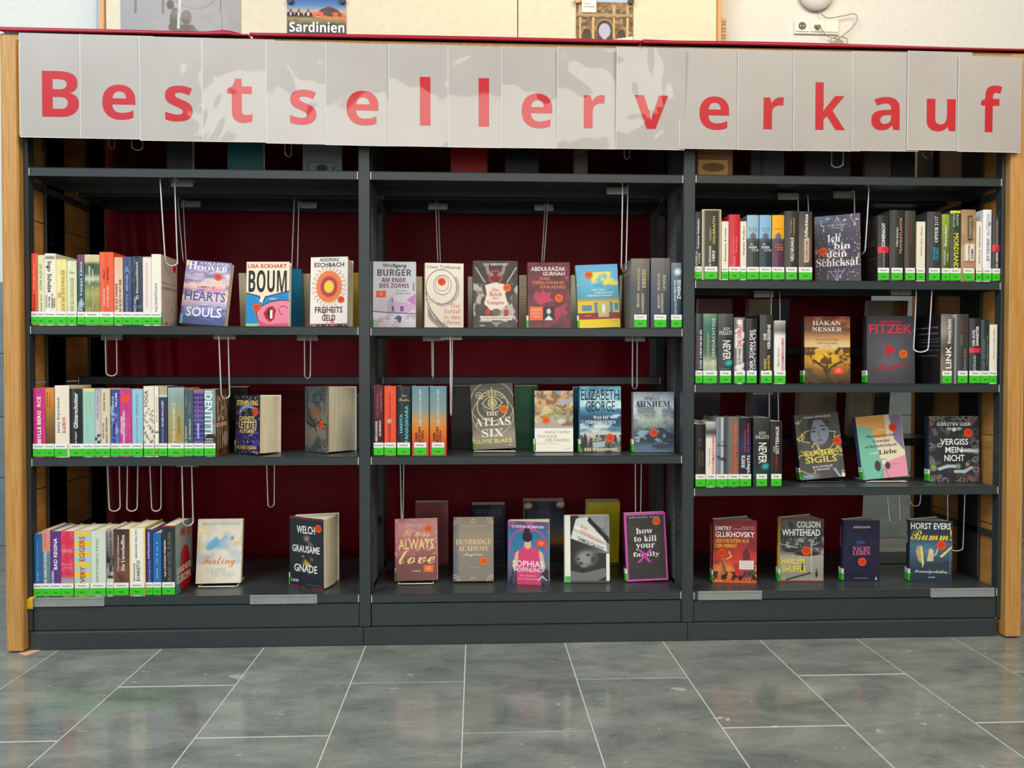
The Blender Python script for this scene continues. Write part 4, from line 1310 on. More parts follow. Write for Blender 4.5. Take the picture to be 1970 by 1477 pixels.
spines('MB', [
    (718.5, 738, 742, [(0, (52, 22, 36)), (.4, (80, 24, 40)), (1, (98, 34, 48))], 0, 'dark maroon book with pale author name', [('ABDULRAZAK', 'x', (240, 232, 232), .16, .38, .2, .50, 'u'), ('GURNAH', 'x', (240, 232, 232), .54, .74, .28, .50, 'u'), ('DAS VERLORENE', 'r', (196, 110, 90), .3, .46, .56, .88, 'u'), ('PARADIES', 'r', (196, 110, 90), .66, .84, .64, .92, 'u')], dict(code='Gurn')),
    (739, 762, 743, (240, 84, 48), 1, 'bright orange book with grey dot', [('KAZUO ISHIGURO', 'b', (130, 34, 16), .34, .56, .18, .46, 'u'), ('Klara und die Sonne', 'I', (140, 40, 20), .36, .54, .54, .90, 'u')], dict(code='Ishig', paint=lambda c: c.ell(.44, .5, .18, .034, (176, 180, 172), 1, .2))),
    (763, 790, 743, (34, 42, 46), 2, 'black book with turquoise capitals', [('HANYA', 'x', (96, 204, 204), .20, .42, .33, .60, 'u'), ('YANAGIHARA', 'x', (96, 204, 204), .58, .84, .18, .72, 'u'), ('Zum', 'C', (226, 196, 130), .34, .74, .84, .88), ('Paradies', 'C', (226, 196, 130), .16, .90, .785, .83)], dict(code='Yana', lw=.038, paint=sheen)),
    (792, 825, 743, [(0, (222, 74, 60)), (.18, (226, 80, 50)), (.34, (228, 120, 30)), (.5, (206, 150, 90)), (.68, (130, 152, 150)), (1, (100, 142, 154))], 3, 'thick orange to blue book, left of its twin', [('KARL OVE KNAUSGÅRD', 'S', (232, 228, 210), .40, .56, .42, .95, 'u'), ('DER', 'x', (60, 34, 26), .2, .34, .22, .34, 'u'), ('MORGEN', 'x', (60, 34, 26), .38, .52, .19, .42, 'u'), ('STERN', 'x', (60, 34, 26), .56, .70, .19, .36, 'u')], dict(code='Knau', lw=.037)),
    (826.5, 859, 743, [(0, (222, 74, 60)), (.18, (226, 80, 50)), (.34, (228, 120, 30)), (.5, (206, 150, 90)), (.68, (130, 152, 150)), (1, (100, 142, 154))], 4, 'thick orange to blue book, right of its twin', [('KARL OVE KNAUSGÅRD', 'S', (232, 228, 210), .40, .56, .42, .95, 'u'), ('DER', 'x', (60, 34, 26), .2, .34, .22, .34, 'u'), ('MORGEN', 'x', (60, 34, 26), .38, .52, .19, .42, 'u'), ('STERN', 'x', (60, 34, 26), .56, .70, .19, .36, 'u')],
     dict(code='Knau', lw=.037, side=(60, 44, 44))),
])
# --- RIGHT BAY
_mc = lambda top, mid: (lambda c: (c.rect(0, .625, 1, 1, top), c.ell(.5, .66, .34, .07, (96, 104, 110), 1, .1), c.rect(0, .6, 1, .64, (70, 80, 88)), c.rect(0, 0, 1, .6, mid)))
spines('RA', [
    (1336, 1350, 407, (58, 54, 56), 0, 'narrow black book with white serif title', [('Unterm Schinder', 'S', (236, 234, 228), .34, .66, .46, .9, 'u'), ('ANDREAS', 'S', (220, 216, 208), .08, .4, .2, .42, 'u'), ('FÖHR', 'S', (220, 216, 208), .5, .8, .24, .40, 'u')], dict(code='Föhr')),
    (1350.5, 1388, 402, (62, 58, 46), 1, 'thick dark book with cream rim and golden name', [('ROBERT', 'b', (204, 176, 96), .38, .47, .56, .74, 'u'), ('GALBRAITH', 'b', (216, 190, 104), .54, .68, .51, .90, 'u'), ('DAS TIEFSCHWARZE', 'x', (240, 236, 226), .36, .46, .17, .48, 'u'), ('HERZ', 'x', (246, 242, 232), .52, .66, .27, .42, 'u')], dict(code='Galb', lw=.039, lx=-.002, paint=edges((216, 206, 160), .05))),
    (1388.5, 1402, 425, CRM, 2, 'cream paperback with tiny black title, red neighbour', [('Donna Leon', 'S', (60, 54, 50), .42, .66, .32, .88, 'u')], dict(code='Leon', hard=False)),
    (1402.5, 1424, 412, (210, 44, 58), 3, 'bright red book with pink lettering', [('Die letzte', 'b', (240, 130, 136), .30, .46, .42, .66, 'u'), ('Rache', 'b', (240, 130, 136), .56, .72, .42, .66, 'u'), ('Roth', 'b', (240, 130, 136), .3, .6, .22, .36, 'u')], dict(code='Rothm')),
    (1424.5, 1436.5, 425, CRM, 4, 'cream paperback with tiny black title, blue neighbour', [('Martin Walker', 'S', (60, 54, 50), .42, .68, .42, .92, 'u')], dict(code='Walk', hard=False)),
    (1437, 1460, 413, (60, 62, 64), 5, 'light blue over black club mystery, left copy', [('RICHARD', 'S', (120, 146, 160), .12, .86, .79, .81), ('OSMAN', 'S', (120, 146, 160), .22, .86, .755, .775), ('Der', 'I', (236, 236, 230), .24, .5, .54, .57), ('MORD', 'S', (240, 240, 234), .14, .82, .485, .525), ('CLUB', 'S', (240, 240, 234), .4, .96, .445, .475)], dict(code='Osman', paint=_mc((158, 190, 208), (66, 68, 68)))),
    (1461, 1484.5, 413, (60, 62, 64), 6, 'light blue over black club mystery, right copy', [('RICHARD', 'S', (120, 146, 160), .16, .9, .79, .81), ('OSMAN', 'S', (120, 146, 160), .26, .86, .755, .775), ('Der', 'I', (236, 236, 230), .24, .5, .54, .57), ('MORD', 'S', (240, 240, 234), .14, .82, .485, .525), ('CLUB', 'S', (240, 240, 234), .4, .96, .445, .475)], dict(code='Osman', paint=_mc((140, 184, 216), (44, 58, 70)))),
    (1485.5, 1509, 413, (96, 56, 76), 7, 'orange over plum mystery book', [('RICHARD OSMAN', 'S', (200, 130, 20), .14, .88, .78, .80), ('DER MANN', 'S', (226, 150, 60), .24, .8, .535, .56), ('DER ZWEIMAL', 'S', (226, 150, 60), .16, .9, .495, .52), ('STARB', 'S', (226, 150, 60), .4, .9, .46, .485)], dict(code='Osman', paint=_mc((246, 172, 20), (92, 50, 72)))),
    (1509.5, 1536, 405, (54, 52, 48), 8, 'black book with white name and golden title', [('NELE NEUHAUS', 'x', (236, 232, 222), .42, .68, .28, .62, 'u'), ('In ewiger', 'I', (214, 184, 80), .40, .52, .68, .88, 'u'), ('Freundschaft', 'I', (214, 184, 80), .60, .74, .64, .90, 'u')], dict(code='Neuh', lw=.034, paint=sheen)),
    (1537, 1563, 406, [(0, (90, 74, 62)), (.5, (96, 84, 74)), (1, (70, 60, 52))], 9, 'dark brown book with pale framed author name', [('Affenhitze', 'x', (240, 236, 226), .40, .66, .62, .96, 'u'), ('KLÜPFEL·KOBR', 'b', (50, 36, 30), .50, .64, .30, .58, 'u')], dict(code='Klüp', paint=lambda c: c.rect(.34, .26, .82, .62, (226, 190, 164)))),
    (1689.5, 1711, 413, (42, 40, 38), 11, 'black book with red label and white title', [('SCHNEENACHT', 'x', (246, 246, 242), .30, .62, .52, .88, 'u'), ('THORSTEN', 'r', (190, 190, 186), .42, .6, .2, .44, 'u')], dict(code='Kirs', paint=lambda c: c.rect(0, .44, 1, .52, (222, 40, 60)), back=(30, 29, 28), side=(34, 33, 32), bt=[('Wo bist du gewesen in der langen', 'r', (120, 118, 112), .2, .9, .60, .62), ('Nacht als der Schnee kam', 'r', (120, 118, 112), .2, .9, .56, .58), ('und keine Spur mehr blieb', 'r', (120, 118, 112), .2, .9, .34, .36)])),
    (1712, 1740, 403, (48, 46, 44), 12, 'glossy black book with copper coloured title', [('TRANSATLANTIK', 'b', (206, 150, 110), .66, .84, .38, .9, 'u'), ('Volker Kutscher', 'S', (232, 228, 222), .42, .56, .48, .76, 'u')], dict(code='Kuts', lw=.035, paint=sheen)),
    (1741, 1762, 404, [(0, (58, 50, 44)), (1, (70, 64, 52))], 13, 'dark olive book with dull red lettering', [('ANNE HOLT', 'b', (130, 40, 36), .36, .56, .62, .86, 'u'), ('EISKALTE FÄHRTE', 'b', (120, 44, 40), .56, .74, .2, .5, 'u'), ('DER GRAUE TOD', 'r', (104, 100, 88), .5, .66, .52, .9, 'u')], dict(code='Holt', lw=.03)),
    (1764, 1781, 425, (238, 228, 204), 14, 'cream paperback with grey serif title', [('Martin Suter Allmen', 'S', (110, 104, 88), .46, .64, .42, .92, 'u')], dict(code='Suter', hard=False)),
    (1784, 1812, 406, (58, 58, 58), 15, 'wide black book with turquoise name', [('OPFER 2117', 'S', (240, 240, 236), .5, .74, .56, .93, 'u'), ('ADLER', 'x', (40, 170, 196), .40, .56, .30, .50, 'u'), ('OLSEN', 'x', (40, 170, 196), .62, .78, .30, .48, 'u')], dict(code='Adler', lw=.035, paint=sheen)),
    (1812.5, 1828, 411, [(0, (70, 84, 36)), (.5, (104, 120, 52)), (1, (150, 176, 40))], 16, 'lime green book with white script title', [('Herzschuss', 'S', (240, 240, 230), .24, .6, .52, .84, 'u'), ('ANDREAS', 'b', (214, 220, 196), .2, .42, .24, .46, 'u'), ('FÖHR', 'b', (214, 220, 196), .56, .8, .30, .42, 'u')], dict(code='Föhr')),
    (1828.5, 1849, 404, (58, 68, 48), 17, 'dark green book with large yellow Mordsand title', [('MORDSAND', 'b', (236, 220, 70), .32, .78, .18, .68, 'd'), ('ROMY', 'b', (170, 206, 176), .52, .74, .78, .94, 'd'), ('FÖLCK', 'b', (170, 206, 176), .2, .42, .76, .95, 'd')], dict(code='Fölc', paint=cap((228, 214, 70), .97))),
    (1850, 1878, 402, [(0, (176, 140, 100)), (.5, (188, 156, 114)), (1, (170, 136, 96))], 18, 'tan book with black band and white name plate', [('FUNKENMORD', 'b', (206, 190, 160), .5, .68, .6, .9, 'u'), ('KLÜPFEL', 'x', (50, 50, 54), .44, .58, .30, .52, 'u'), ('KOBR', 'x', (50, 50, 54), .68, .82, .32, .46, 'u')],
     dict(code='Klüp', lw=.034, paint=lambda c: (c.cloud(3, 8, (150, 114, 76), .5, .65, .6, 3), c.rect(.44, .57, .74, .93, (44, 36, 28)), c.rect(.22, .27, .92, .53, (190, 60, 44)), c.rect(.28, .285, .88, .515, (236, 226, 212))))),
    (1879, 1891, 423, CRM, 19, 'narrow cream paperback with red top, tiny title', [('Petros Markaris', 'S', (90, 76, 66), .42, .66, .3, .9, 'u')], dict(code='Mark', hard=False, paint=cap((190, 120, 110), .98))),
    (1892, 1908.5, 402, (236, 236, 240), 20, 'tall white book with grey serif name', [('JO NESBØ', 'S', (100, 100, 108), .36, .76, .28, .60, 'u'), ('BLUTMOND', 'S', (170, 172, 180), .36, .72, .64, .94, 'u')], dict(code='Nesb', paint=lambda c: c.ell(.7, .8, .2, .03, (50, 70, 150), 1, .4))),
    (1910, 1925, 411, (58, 54, 50), 21, 'narrow black book with small red band', [('AN NESSER', 'x', (236, 234, 228), .42, .7, .2, .44, 'u'), ('SCHACH UNTER DEM', 'S', (200, 196, 186), .44, .64, .54, .92, 'u')], dict(code='Ness', paint=lambda c: c.rect(0, .465, 1, .54, (222, 50, 60)))),
])
spines('RB', [
    (1338, 1352, 603, [(0, (40, 44, 52)), (.3, (70, 74, 86)), (.6, (52, 56, 62)), (1, (74, 76, 80))], 0, 'dark grey book with dull red author name', [('JOHN GRISHAM', 'b', (150, 50, 54), .2, .46, .18, .72, 'u'), ('DIE HEIMKEHR', 'b', (232, 232, 230), .62, .9, .22, .78, 'u')], dict(code='Gris')),
    (1353, 1380, 603, [(0, (100, 110, 96)), (.3, (190, 196, 170)), (.45, (60, 96, 84)), (.8, (40, 100, 88)), (1, (110, 150, 110))], 1, 'green shaded book with yellow and white lettering', [('JOHN GRISHAM', 'r', (206, 196, 90), .26, .48, .18, .72, 'u'), ('DER VERDÄCHTIGE', 'r', (236, 240, 232), .58, .84, .2, .94, 'u')], dict(code='Gris')),
    (1381, 1411, 603, [(0, (36, 40, 42)), (.2, (30, 60, 62)), (.3, (40, 50, 52)), (.6, (44, 46, 46)), (1, (80, 80, 78))], 2, 'thick black thriller with white title NEVER', [('KEN', 'S', (226, 214, 196), .36, .78, .765, .805), ('FOLLETT', 'S', (232, 220, 202), .08, .92, .70, .755), ('NEVER', 'x', (238, 228, 222), .32, .82, .34, .62, 'd'), ('DIE LETZTE', 'r', (150, 160, 160), .2, .8, .205, .225)],
     dict(code='Foll', lw=.034, paint=lambda c: c.ell(.72, .3, .3, .06, (60, 190, 190), 1, .6), side=(30, 32, 34))),
    (1413, 1434, 610, (236, 232, 228), 3, 'white book with red title and grey cloudy rims', [('DAS CHALET', 'x', (210, 30, 44), .24, .64, .56, .90, 'u'), ('RUTH WARE', 'x', (40, 38, 40), .34, .62, .30, .54, 'u')],
     dict(code='Ware', paint=lambda c: (c.mix((c.nz(3, 10, 3) * .35 > c.x) * .9, (90, 88, 90)), c.mix((c.nz(3, 10, 5) * .35 > 1 - c.x) * .9, (60, 58, 60)), c.rect(0, .96, 1, 1, (120, 118, 118))))),
    (1435, 1458, 612, (36, 34, 36), 4, 'black thriller with white title and blue foot', [('DER ZORN DES', 'x', (240, 240, 240), .32, .62, .20, .82, 'u'), ('OKTOPUS', 'b', (220, 222, 230), .66, .84, .22, .84, 'u')], dict(code='Ross', paint=clouds((44, 84, 190), 3, 10, .42, .6, .9, 2, .1, .34), lw=.03)),
    (1462, 1487.5, 605, (50, 50, 48), 5, 'black book with white title and yellow name', [('DIE', 'x', (240, 240, 236), .26, .50, .64, .73, 'u'), ('VERGESSENE', 'x', (240, 240, 236), .56, .80, .5, .86, 'u'), ('KARIN', 'b', (236, 206, 110), .30, .50, .22, .36, 'u'), ('SLAUGHTER', 'b', (236, 206, 110), .58, .76, .18, .42, 'u')],
     dict(code='Slau', paint=lambda c: c.rect(.1, .2, .7, .62, (70, 44, 34), .5), lw=.034, side=(28, 28, 30))),
    (1490, 1512, 616, [(0, (236, 230, 222)), (.76, (238, 232, 226)), (.84, (110, 108, 106)), (.94, (150, 148, 146)), (1, (206, 204, 200))], 6, 'white book with grey top and red title', [('FUCHSMÄDCHEN', 'b', (214, 60, 76), .58, .84, .18, .72, 'u'), ('Maria Grund', 'r', (120, 116, 112), .26, .44, .28, .56, 'u')], dict(code='Grund')),
    (1811, 1834, 603, [(0, (110, 100, 92)), (.3, (130, 110, 96)), (.5, (70, 58, 50)), (.75, (150, 144, 136)), (1, (110, 106, 102))], 9, 'grey brown thriller, its black back cover showing', [('LINK', 'b', (246, 246, 244), .40, .86, .22, .54, 'u'), ('Einsame Nacht', 'b', (240, 240, 238), .52, .80, .58, .93, 'u')],
     dict(code='Link', lw=.03, back=(26, 26, 28), side=(40, 38, 38), d=.15, bt=[('Ein einsamer Weg', 'x', (170, 170, 170), .1, .9, .80, .83), ('und eine kalte Nacht', 'x', (150, 150, 150), .1, .9, .72, .75), ('Die Straße war leer und der Schnee fiel', 'r', (150, 150, 150), .06, .94, .64, .66), ('lautlos auf die Felder hinter dem', 'r', (150, 150, 150), .06, .94, .60, .62), ('Dorf als der Wagen hielt und', 'r', (150, 150, 150), .06, .94, .54, .56),
                                                                                 ('niemand wusste woher er kam', 'r', (150, 150, 150), .06, .94, .48, .50), ('Roman einer Winternacht', 'r', (150, 150, 150), .06, .9, .40, .42)])),
    (1841, 1864.5, 603, (62, 62, 58), 10, 'dark grey book with dull red upper lettering', [('ACHTSAM', 'r', (150, 150, 146), .3, .46, .55, .7, 'u'), ('MORDEN', 'b', (180, 40, 50), .36, .52, .70, .88, 'u'), ('Karsten Dusse', 'I', (160, 160, 154), .6, .76, .2, .5, 'u')], dict(code='Duss', lw=.031, side=(236, 232, 226), d=.13)),
    (1866, 1887.5, 611, (40, 40, 42), 11, 'black book with white title above a red band', [('DER GUTE', 'x', (244, 244, 242), .22, .46, .58, .82, 'u'), ('SAMARITER', 'x', (244, 244, 242), .54, .80, .58, .88, 'u'), ('BJÖRLIND', 'b', (170, 206, 214), .30, .62, .18, .44, 'u')], dict(code='Börj', paint=lambda c: (c.rect(0, .475, 1, .55, (226, 40, 64)), c.rect(0, 0, 1, .4, (36, 48, 54)), sheen(c)))),
    (1888, 1904, 614, (38, 54, 56), 12, 'dark teal book with thin pale lettering', [('LUIS SELLANO', 'r', (120, 150, 150), .16, .46, .22, .70, 'u'), ('Portugiesisches Gift', 'S', (150, 150, 110), .64, .84, .28, .76, 'u')], dict(code='Sell')),
    (1905, 1920, 622, (240, 232, 216), 13, 'white paperback with red top at the row end', [('Donna Leon Milde Gaben', 'S', (130, 120, 112), .46, .66, .42, .92, 'u')], dict(code='Leon', hard=False, paint=cap((200, 90, 80), .98))),
])
spines('RC', [
    (1338.5, 1358, 816, (36, 34, 34), 0, 'black thriller with dull olive lettering', [('HÖR', 'b', (100, 96, 60), .2, .64, .73, .78), ('AUF', 'b', (80, 78, 50), .3, .6, .65, .70), ('MARC', 'b', (104, 98, 78), .30, .46, .36, .58, 'u'), ('RAABE', 'b', (104, 98, 78), .60, .76, .34, .58, 'u')], dict(code='Raabe')),
    (1358.5, 1378, 811, [(0, (238, 224, 214)), (.74, (240, 226, 216)), (.84, (70, 66, 64)), (.92, (170, 162, 156)), (1, (206, 200, 194))], 1, 'white book with smoky top and red title', [('FUCHSMÄDCHEN', 'b', (206, 66, 76), .58, .82, .18, .78, 'u'), ('Maria Grund', 'r', (150, 140, 130), .26, .42, .34, .60, 'u')], dict(code='Grund')),
    (1378.5, 1401, 803, (130, 136, 146), 2, 'silvery foil wrapped book with dark scribble', [('the', 'r', (60, 60, 66), .4, .7, .64, .67), ('Escape', 'I', (50, 50, 56), .08, .9, .575, .63)], dict(code='Voos', paint=lambda c: (c.gradx([(0, (150, 156, 166)), (.3, (96, 104, 114)), (.5, (206, 212, 222)), (.62, (90, 96, 108)), (.8, (52, 58, 66)), (1, (120, 128, 138))]), c.line([(.1, .44), (.8, .38)], .14, (50, 40, 40))))),
    (1401.5, 1423, 803, (120, 108, 102), 3, 'grey book with orange vertical lettering', [('SILBERKAMMER', 'x', (232, 110, 40), .52, .80, .18, .58, 'u'), ('WOLFGANG', 'x', (240, 120, 50), .5, .78, .60, .94, 'u')], dict(code='Mönk', paint=lambda c: c.rect(.42, .2, .60, .94, (170, 84, 30), .7))),
    (1423.5, 1446, 803, [(0, (30, 24, 34)), (.4, (44, 36, 62)), (.6, (40, 50, 96)), (.8, (40, 26, 40)), (1, (30, 22, 30))], 4, 'purple black book with large white lower-case name', [('nora', 'S', (240, 236, 236), .14, .46, .28, .46, 'u'), ('roberts', 'S', (240, 236, 236), .54, .90, .17, .46, 'u'), ('Vermächtnis', 'S', (196, 70, 106), .34, .52, .50, .82, 'u'), ('der Dunkelheit', 'S', (196, 70, 106), .62, .80, .50, .92, 'u')], dict(code='Robe')),
    (1450, 1482, 803, [(0, (34, 36, 38)), (.2, (30, 60, 62)), (.3, (40, 46, 48)), (.6, (36, 38, 38)), (1, (60, 62, 60))], 5, 'second copy of the thick black NEVER thriller', [('KEN', 'S', (206, 198, 180), .32, .74, .755, .80), ('FOLLETT', 'S', (222, 214, 196), .10, .94, .695, .745), ('NEVER', 'x', (236, 228, 222), .30, .80, .34, .64, 'd')],
     dict(code='Foll', lw=.033, paint=lambda c: c.ell(.74, .3, .3, .06, (60, 180, 180), 1, .6))),
    (1482.5, 1506, 810, (42, 40, 36), 6, 'black book with white Gotteshaus title, red name', [('GOTTESHAUS', 'x', (238, 234, 226), .42, .70, .50, .92, 'u'), ('DAS', 'b', (238, 234, 226), .24, .36, .54, .62, 'u'), ('C. E. KUHN', 'x', (180, 50, 44), .42, .62, .26, .46, 'u')], dict(code='Green', lw=.032)),
])

# ------------------------------------------------------------------ books showing their covers
GX, GY = 88, 130


def V(col, asp=1.5):
    return Cv(GX, GY, col, asp)


def LBL(word='Erwachsene', code='Roma'):
    return (word, code, 0)


def haze(c, seed, col=(255, 255, 255), a=.3, fx=4, fy=6):
    return c.cloud(fx, fy, col, .5, .75, a, seed)


# -- left bay, top row
c = V((150, 140, 190))
c.grad([(0, (70, 80, 140)), (.1, (96, 100, 160)), (.26, (150, 150, 196)), (.40, (236, 200, 196)), (.46, (240, 190, 170)), (.55, (212, 140, 170)), (.62, (240, 200, 180)), (.72, (200, 180, 200)), (.82, (160, 150, 190)), (1, (116, 104, 160))])
c.cloud(3, 14, (120, 104, 168), .48, .62, .7, 2, .45, 1)
c.cloud(3, 16, (250, 220, 200), .52, .66, .7, 6, .4, .95)
c.cloud(5, 30, (60, 70, 130), .5, .6, .6, 9, 0, .3)
c.rect(0, .0, .06, .15, (90, 170, 210))
c.rect(0, .93, .06, 1, (236, 210, 120))
facing('LA', 13, 347, 434, 504, .085, .028, c, [('COLLEEN', 'S', (240, 236, 244), .32, .95, .945, .985), ('H', 'S', (246, 242, 248), .06, .25, .86, .985), ('OOVER', 'S', (246, 242, 248), .26, .93, .85, .925), ('SUMMER OF', 'b', (196, 70, 110), .3, .7, .57, .61),
    ('HEARTS', 'b', (60, 96, 170), .05, .95, .37, .52), ('SOULS', 'x', (238, 238, 246), .12, .90, .12, .27), ('AND', 'r', (230, 230, 240), .42, .58, .30, .33)], (120, 120, 170),
    'purple sunset sea cover titled Hearts and Souls', 8, 0, 4, stick=[(.74, .76, .012, 'k')], hard=False, back=(140, 130, 170))
c = V((250, 226, 196))
c.poly([(0, .52), (.3, .47), (.36, .36), (.46, .46), (1, .55), (1, 0), (0, 0)], (30, 140, 200))
c.line([(0, .52), (.3, .47), (.38, .36), (.45, .46), (1, .55)], .016, (20, 20, 24))
c.poly([(.3, .40), (.385, .36), (.36, .47)], (250, 240, 226))
c.poly([(.22, .22), (.34, .31), (.55, .38), (.8, .41), (1, .40), (1, 0), (.30, 0)], (240, 134, 156))
c.line([(.24, .22), (.34, .31), (.55, .38), (.8, .41), (1, .40)], .012, (30, 20, 24))
c.line([(.24, .22), (.28, .1), (.36, 0)], .014, (30, 20, 24))
c.poly([(.3, .1), (.5, .04), (1, .06), (1, 0), (.3, 0)], (214, 90, 116))
c.poly([(.40, .2), (.5, .3), (.62, .32), (.70, .26), (.66, .12), (.56, .07), (.46, .12)], (180, 24, 44))
c.poly([(.48, .2), (.54, .27), (.62, .28), (.62, .14), (.55, .11)], (36, 12, 16))
c.rect(.56, .13, .61, .26, (246, 240, 236))
c.line([(.76, .27), (.80, .20), (.84, .19)], .014, (160, 50, 80))
c.line([(.78, .30), (.86, .32), (.96, .29)], .01, (40, 20, 26))
c.rect(0, .0, .28, .05, (150, 200, 140))
facing('LA', 14, 474.5, 557, 505, .075, .024, c, [('LISA ECKHART', 'x', (196, 40, 60), .03, .94, .905, .965), ('BOUM', 'B', (34, 32, 34), .05, .94, .53, .87), ('ROMAN', 'x', (236, 240, 244), .54, .7, .42, .44), ('ZSOLNAY', 'r', (70, 90, 190), .73, .92, .45, .47)], (200, 200, 190),
    'BOUM comic cover with open red mouth', 4, 2, 0, stick=[(.25, .30, .0125, '')], hard=True, back=(120, 150, 170))
c = V((246, 232, 220))
for k in range(26):
    a = k * 2 * math.pi / 26
    r0 = .33
    p = [(.5 + (r0 + .045 * j) * math.cos(a + .12 * (j % 2)), .57 + (r0 + .045 * j) * math.sin(a + .12 * (j % 2)) / 1.5) for j in range(4)]
    c.line(p, .010, (196, 120, 90))
c.ell(.5, .57, .35, .233, (236, 128, 60), 1, .03)
c.ell(.5, .57, .24, .16, (206, 66, 84), 1, .04)
c.ell(.5, .57, .15, .10, (236, 140, 50), 1, .05)
c.ell(.5, .57, .125, .083, (246, 206, 60), 1, .05)
c.ring(.5, .57, .17, .02, (120, 60, 40))
c.rect(0, 0, 1, .035, (60, 56, 60))
c.cloud(20, 3, (226, 120, 130), .5, .6, .8, 4, .0, .24)
c.rect(.0, .04, .3, .24, (246, 232, 220))
c.rect(.66, .04, 1, .24, (246, 232, 220))
facing('LA', 15, 597.5, 669, 497, .085, .045, c, [('ANDREAS', 'b', (40, 36, 36), .24, .76, .935, .985), ('ESCHBACH', 'x', (36, 32, 32), .10, .90, .855, .92), ('FREIHEITS', 'x', (50, 40, 44), .13, .87, .19, .28), ('GELD', 'x', (50, 40, 44), .32, .68, .075, .165)], (200, 190, 190),
    'white cover with orange sun, Freiheitsgeld, thick page block', 5, 8, 0, 8, stick=[(.83, .38, .0105, '')], back=(214, 204, 186))

# -- left bay, middle row
c = V((36, 34, 44), 1.7)
c.grad([(0, (44, 34, 60)), (.3, (40, 32, 90)), (.5, (34, 30, 60)), (1, (34, 34, 40))])
c.ell(.5, .70, .40, .15, (120, 160, 210), 1, .25)
c.ell(.55, .63, .36, .16, (34, 32, 44), 1, .1)
c.cloud(8, 10, (70, 60, 170), .5, .65, .8, 3, .1, .4)
c.cloud(30, 50, (236, 226, 200), .72, .76, 1, 5)
c.line([(.84, .58), (.86, .5), (.84, .4)], .02, (230, 236, 240))
facing('LB', 17, 453, 508.5, 761, .10, .030, c, [('STEPHEN KING', 'x', (240, 206, 110), .06, .94, .82, .91), ('GWENDYS', 'b', (244, 214, 130), .16, .80, .56, .64), ('LETZTE', 'b', (248, 220, 140), .16, .80, .44, .55), ('AUFGABE', 'b', (240, 200, 110), .18, .80, .35, .43), ('RICHARD CHIZMAR', 'x', (230, 190, 80), .05, .9, .08, .14), ('HEYNE', 'x', (236, 236, 236), .72, .94, .03, .045)], (38, 34, 50),
    'dark blue and gold cover with blue ring, standing ajar', 2, 38, 0, 34, label=LBL(), stick=[(.84, .72, .0125, '')], stexts=[], back=(38, 34, 44), pages=(236, 210, 150), w=.118)
c = V((96, 100, 98), 1.7)
c.grad([(0, (110, 104, 98)), (.3, (130, 116, 100)), (.6, (120, 106, 94)), (.8, (110, 116, 116)), (1, (90, 98, 100))])
c.cloud(4, 5, (60, 66, 64), .48, .62, .7, 4)
c.ell(.45, .6, .3, .14, (140, 96, 66), .8, .6)
c.line([(.1, .45), (.4, .38), (.6, .46), (.9, .42)], .03, (40, 40, 36), .8)
c.line([(.2, .55), (.4, .42), (.5, .3)], .03, (50, 46, 40), .8)
c.line([(.7, .5), (.6, .4), (.85, .36)], .025, (50, 46, 40), .8)
c.rect(.0, .0, .05, 1, (120, 150, 150), .5)
facing('LB', 18, 587.5, 636, 744, .16, .060, c, [('CRONE', 'r', (58, 60, 60), .3, .92, .74, .88), ('ASCHE', 'r', (66, 64, 62), .38, .92, .08, .2)], (90, 98, 98),
    'grey smoky cover with very thick page block', 1, 46, 0, 26, stick=[(.72, .42, .0115, '')], back=(84, 88, 88), pages=(232, 210, 160), w=.128)
# -- left bay, bottom row
c = V((238, 228, 208), 1.6)
c.cloud(3, 4, (222, 214, 206), .5, .7, .7, 3)
c.cloud(4, 4, (240, 206, 130), .5, .68, .8, 7, .5, 1)
c.cloud(5, 6, (190, 200, 206), .52, .7, .7, 9, .3, .9)
c.ell(.42, .6, .34, .11, (120, 184, 220), .9, .8)
c.poly([(.18, .55), (.42, .74), (.5, .66), (.4, .56), (.25, .5)], (96, 168, 214), .7)
c.poly([(.45, .6), (.6, .74), (.72, .72), (.6, .62)], (150, 200, 222), .8)
c.ell(.78, .70, .06, .05, (110, 116, 120), .8, .8)
c.ell(.88, .62, .12, .05, (240, 186, 110), .8, .8)
c.line([(.3, .52), (.5, .64), (.62, .73)], .01, (90, 140, 180), .7)
facing('LC', 12, 375, 462, 1001, .10, .022, c, [('BIANCA IOSIVONI', 'b', (186, 180, 166), .10, .92, .905, .95), ('Feeling', 'C', (226, 136, 70), .12, .86, .24, .42), ('CLOSE', 'b', (200, 196, 190), .24, .66, .175, .235), ('TO YOU', 'b', (200, 196, 190), .32, .84, .105, .165)], (226, 216, 200),
    'cream marbled cover with blue flower, title Feeling', 8, -6, 0, hard=False, back=(240, 230, 206), lift=.004)
c = V((38, 44, 50), 1.7)
c.rect(0, 0, 1, .02, (150, 40, 64))
c.rect(0, .97, 1, 1, (150, 40, 64))
for (x, y, r_, col) in ((.38, .58, .09, (206, 50, 70)), (.66, .42, .10, (190, 60, 80)), (.52, .70, .14, (170, 130, 130)), (.46, .36, .12, (220, 176, 70)), (.56, .33, .10, (226, 190, 90)), (.4, .44, .06, (200, 160, 80)), (.56, .22, .09, (70, 110, 80)), (.68, .2, .08, (90, 50, 70)), (.3, .5, .05, (60, 100, 80)), (.56, .86, .12, (130, 60, 70)), (.62, .62, .12, (120, 100, 96))):
    c.ell(x, y, r_, r_ * .5, col, .9, .7)
c.cloud(9, 12, (38, 44, 50), .5, .6, .7, 5)
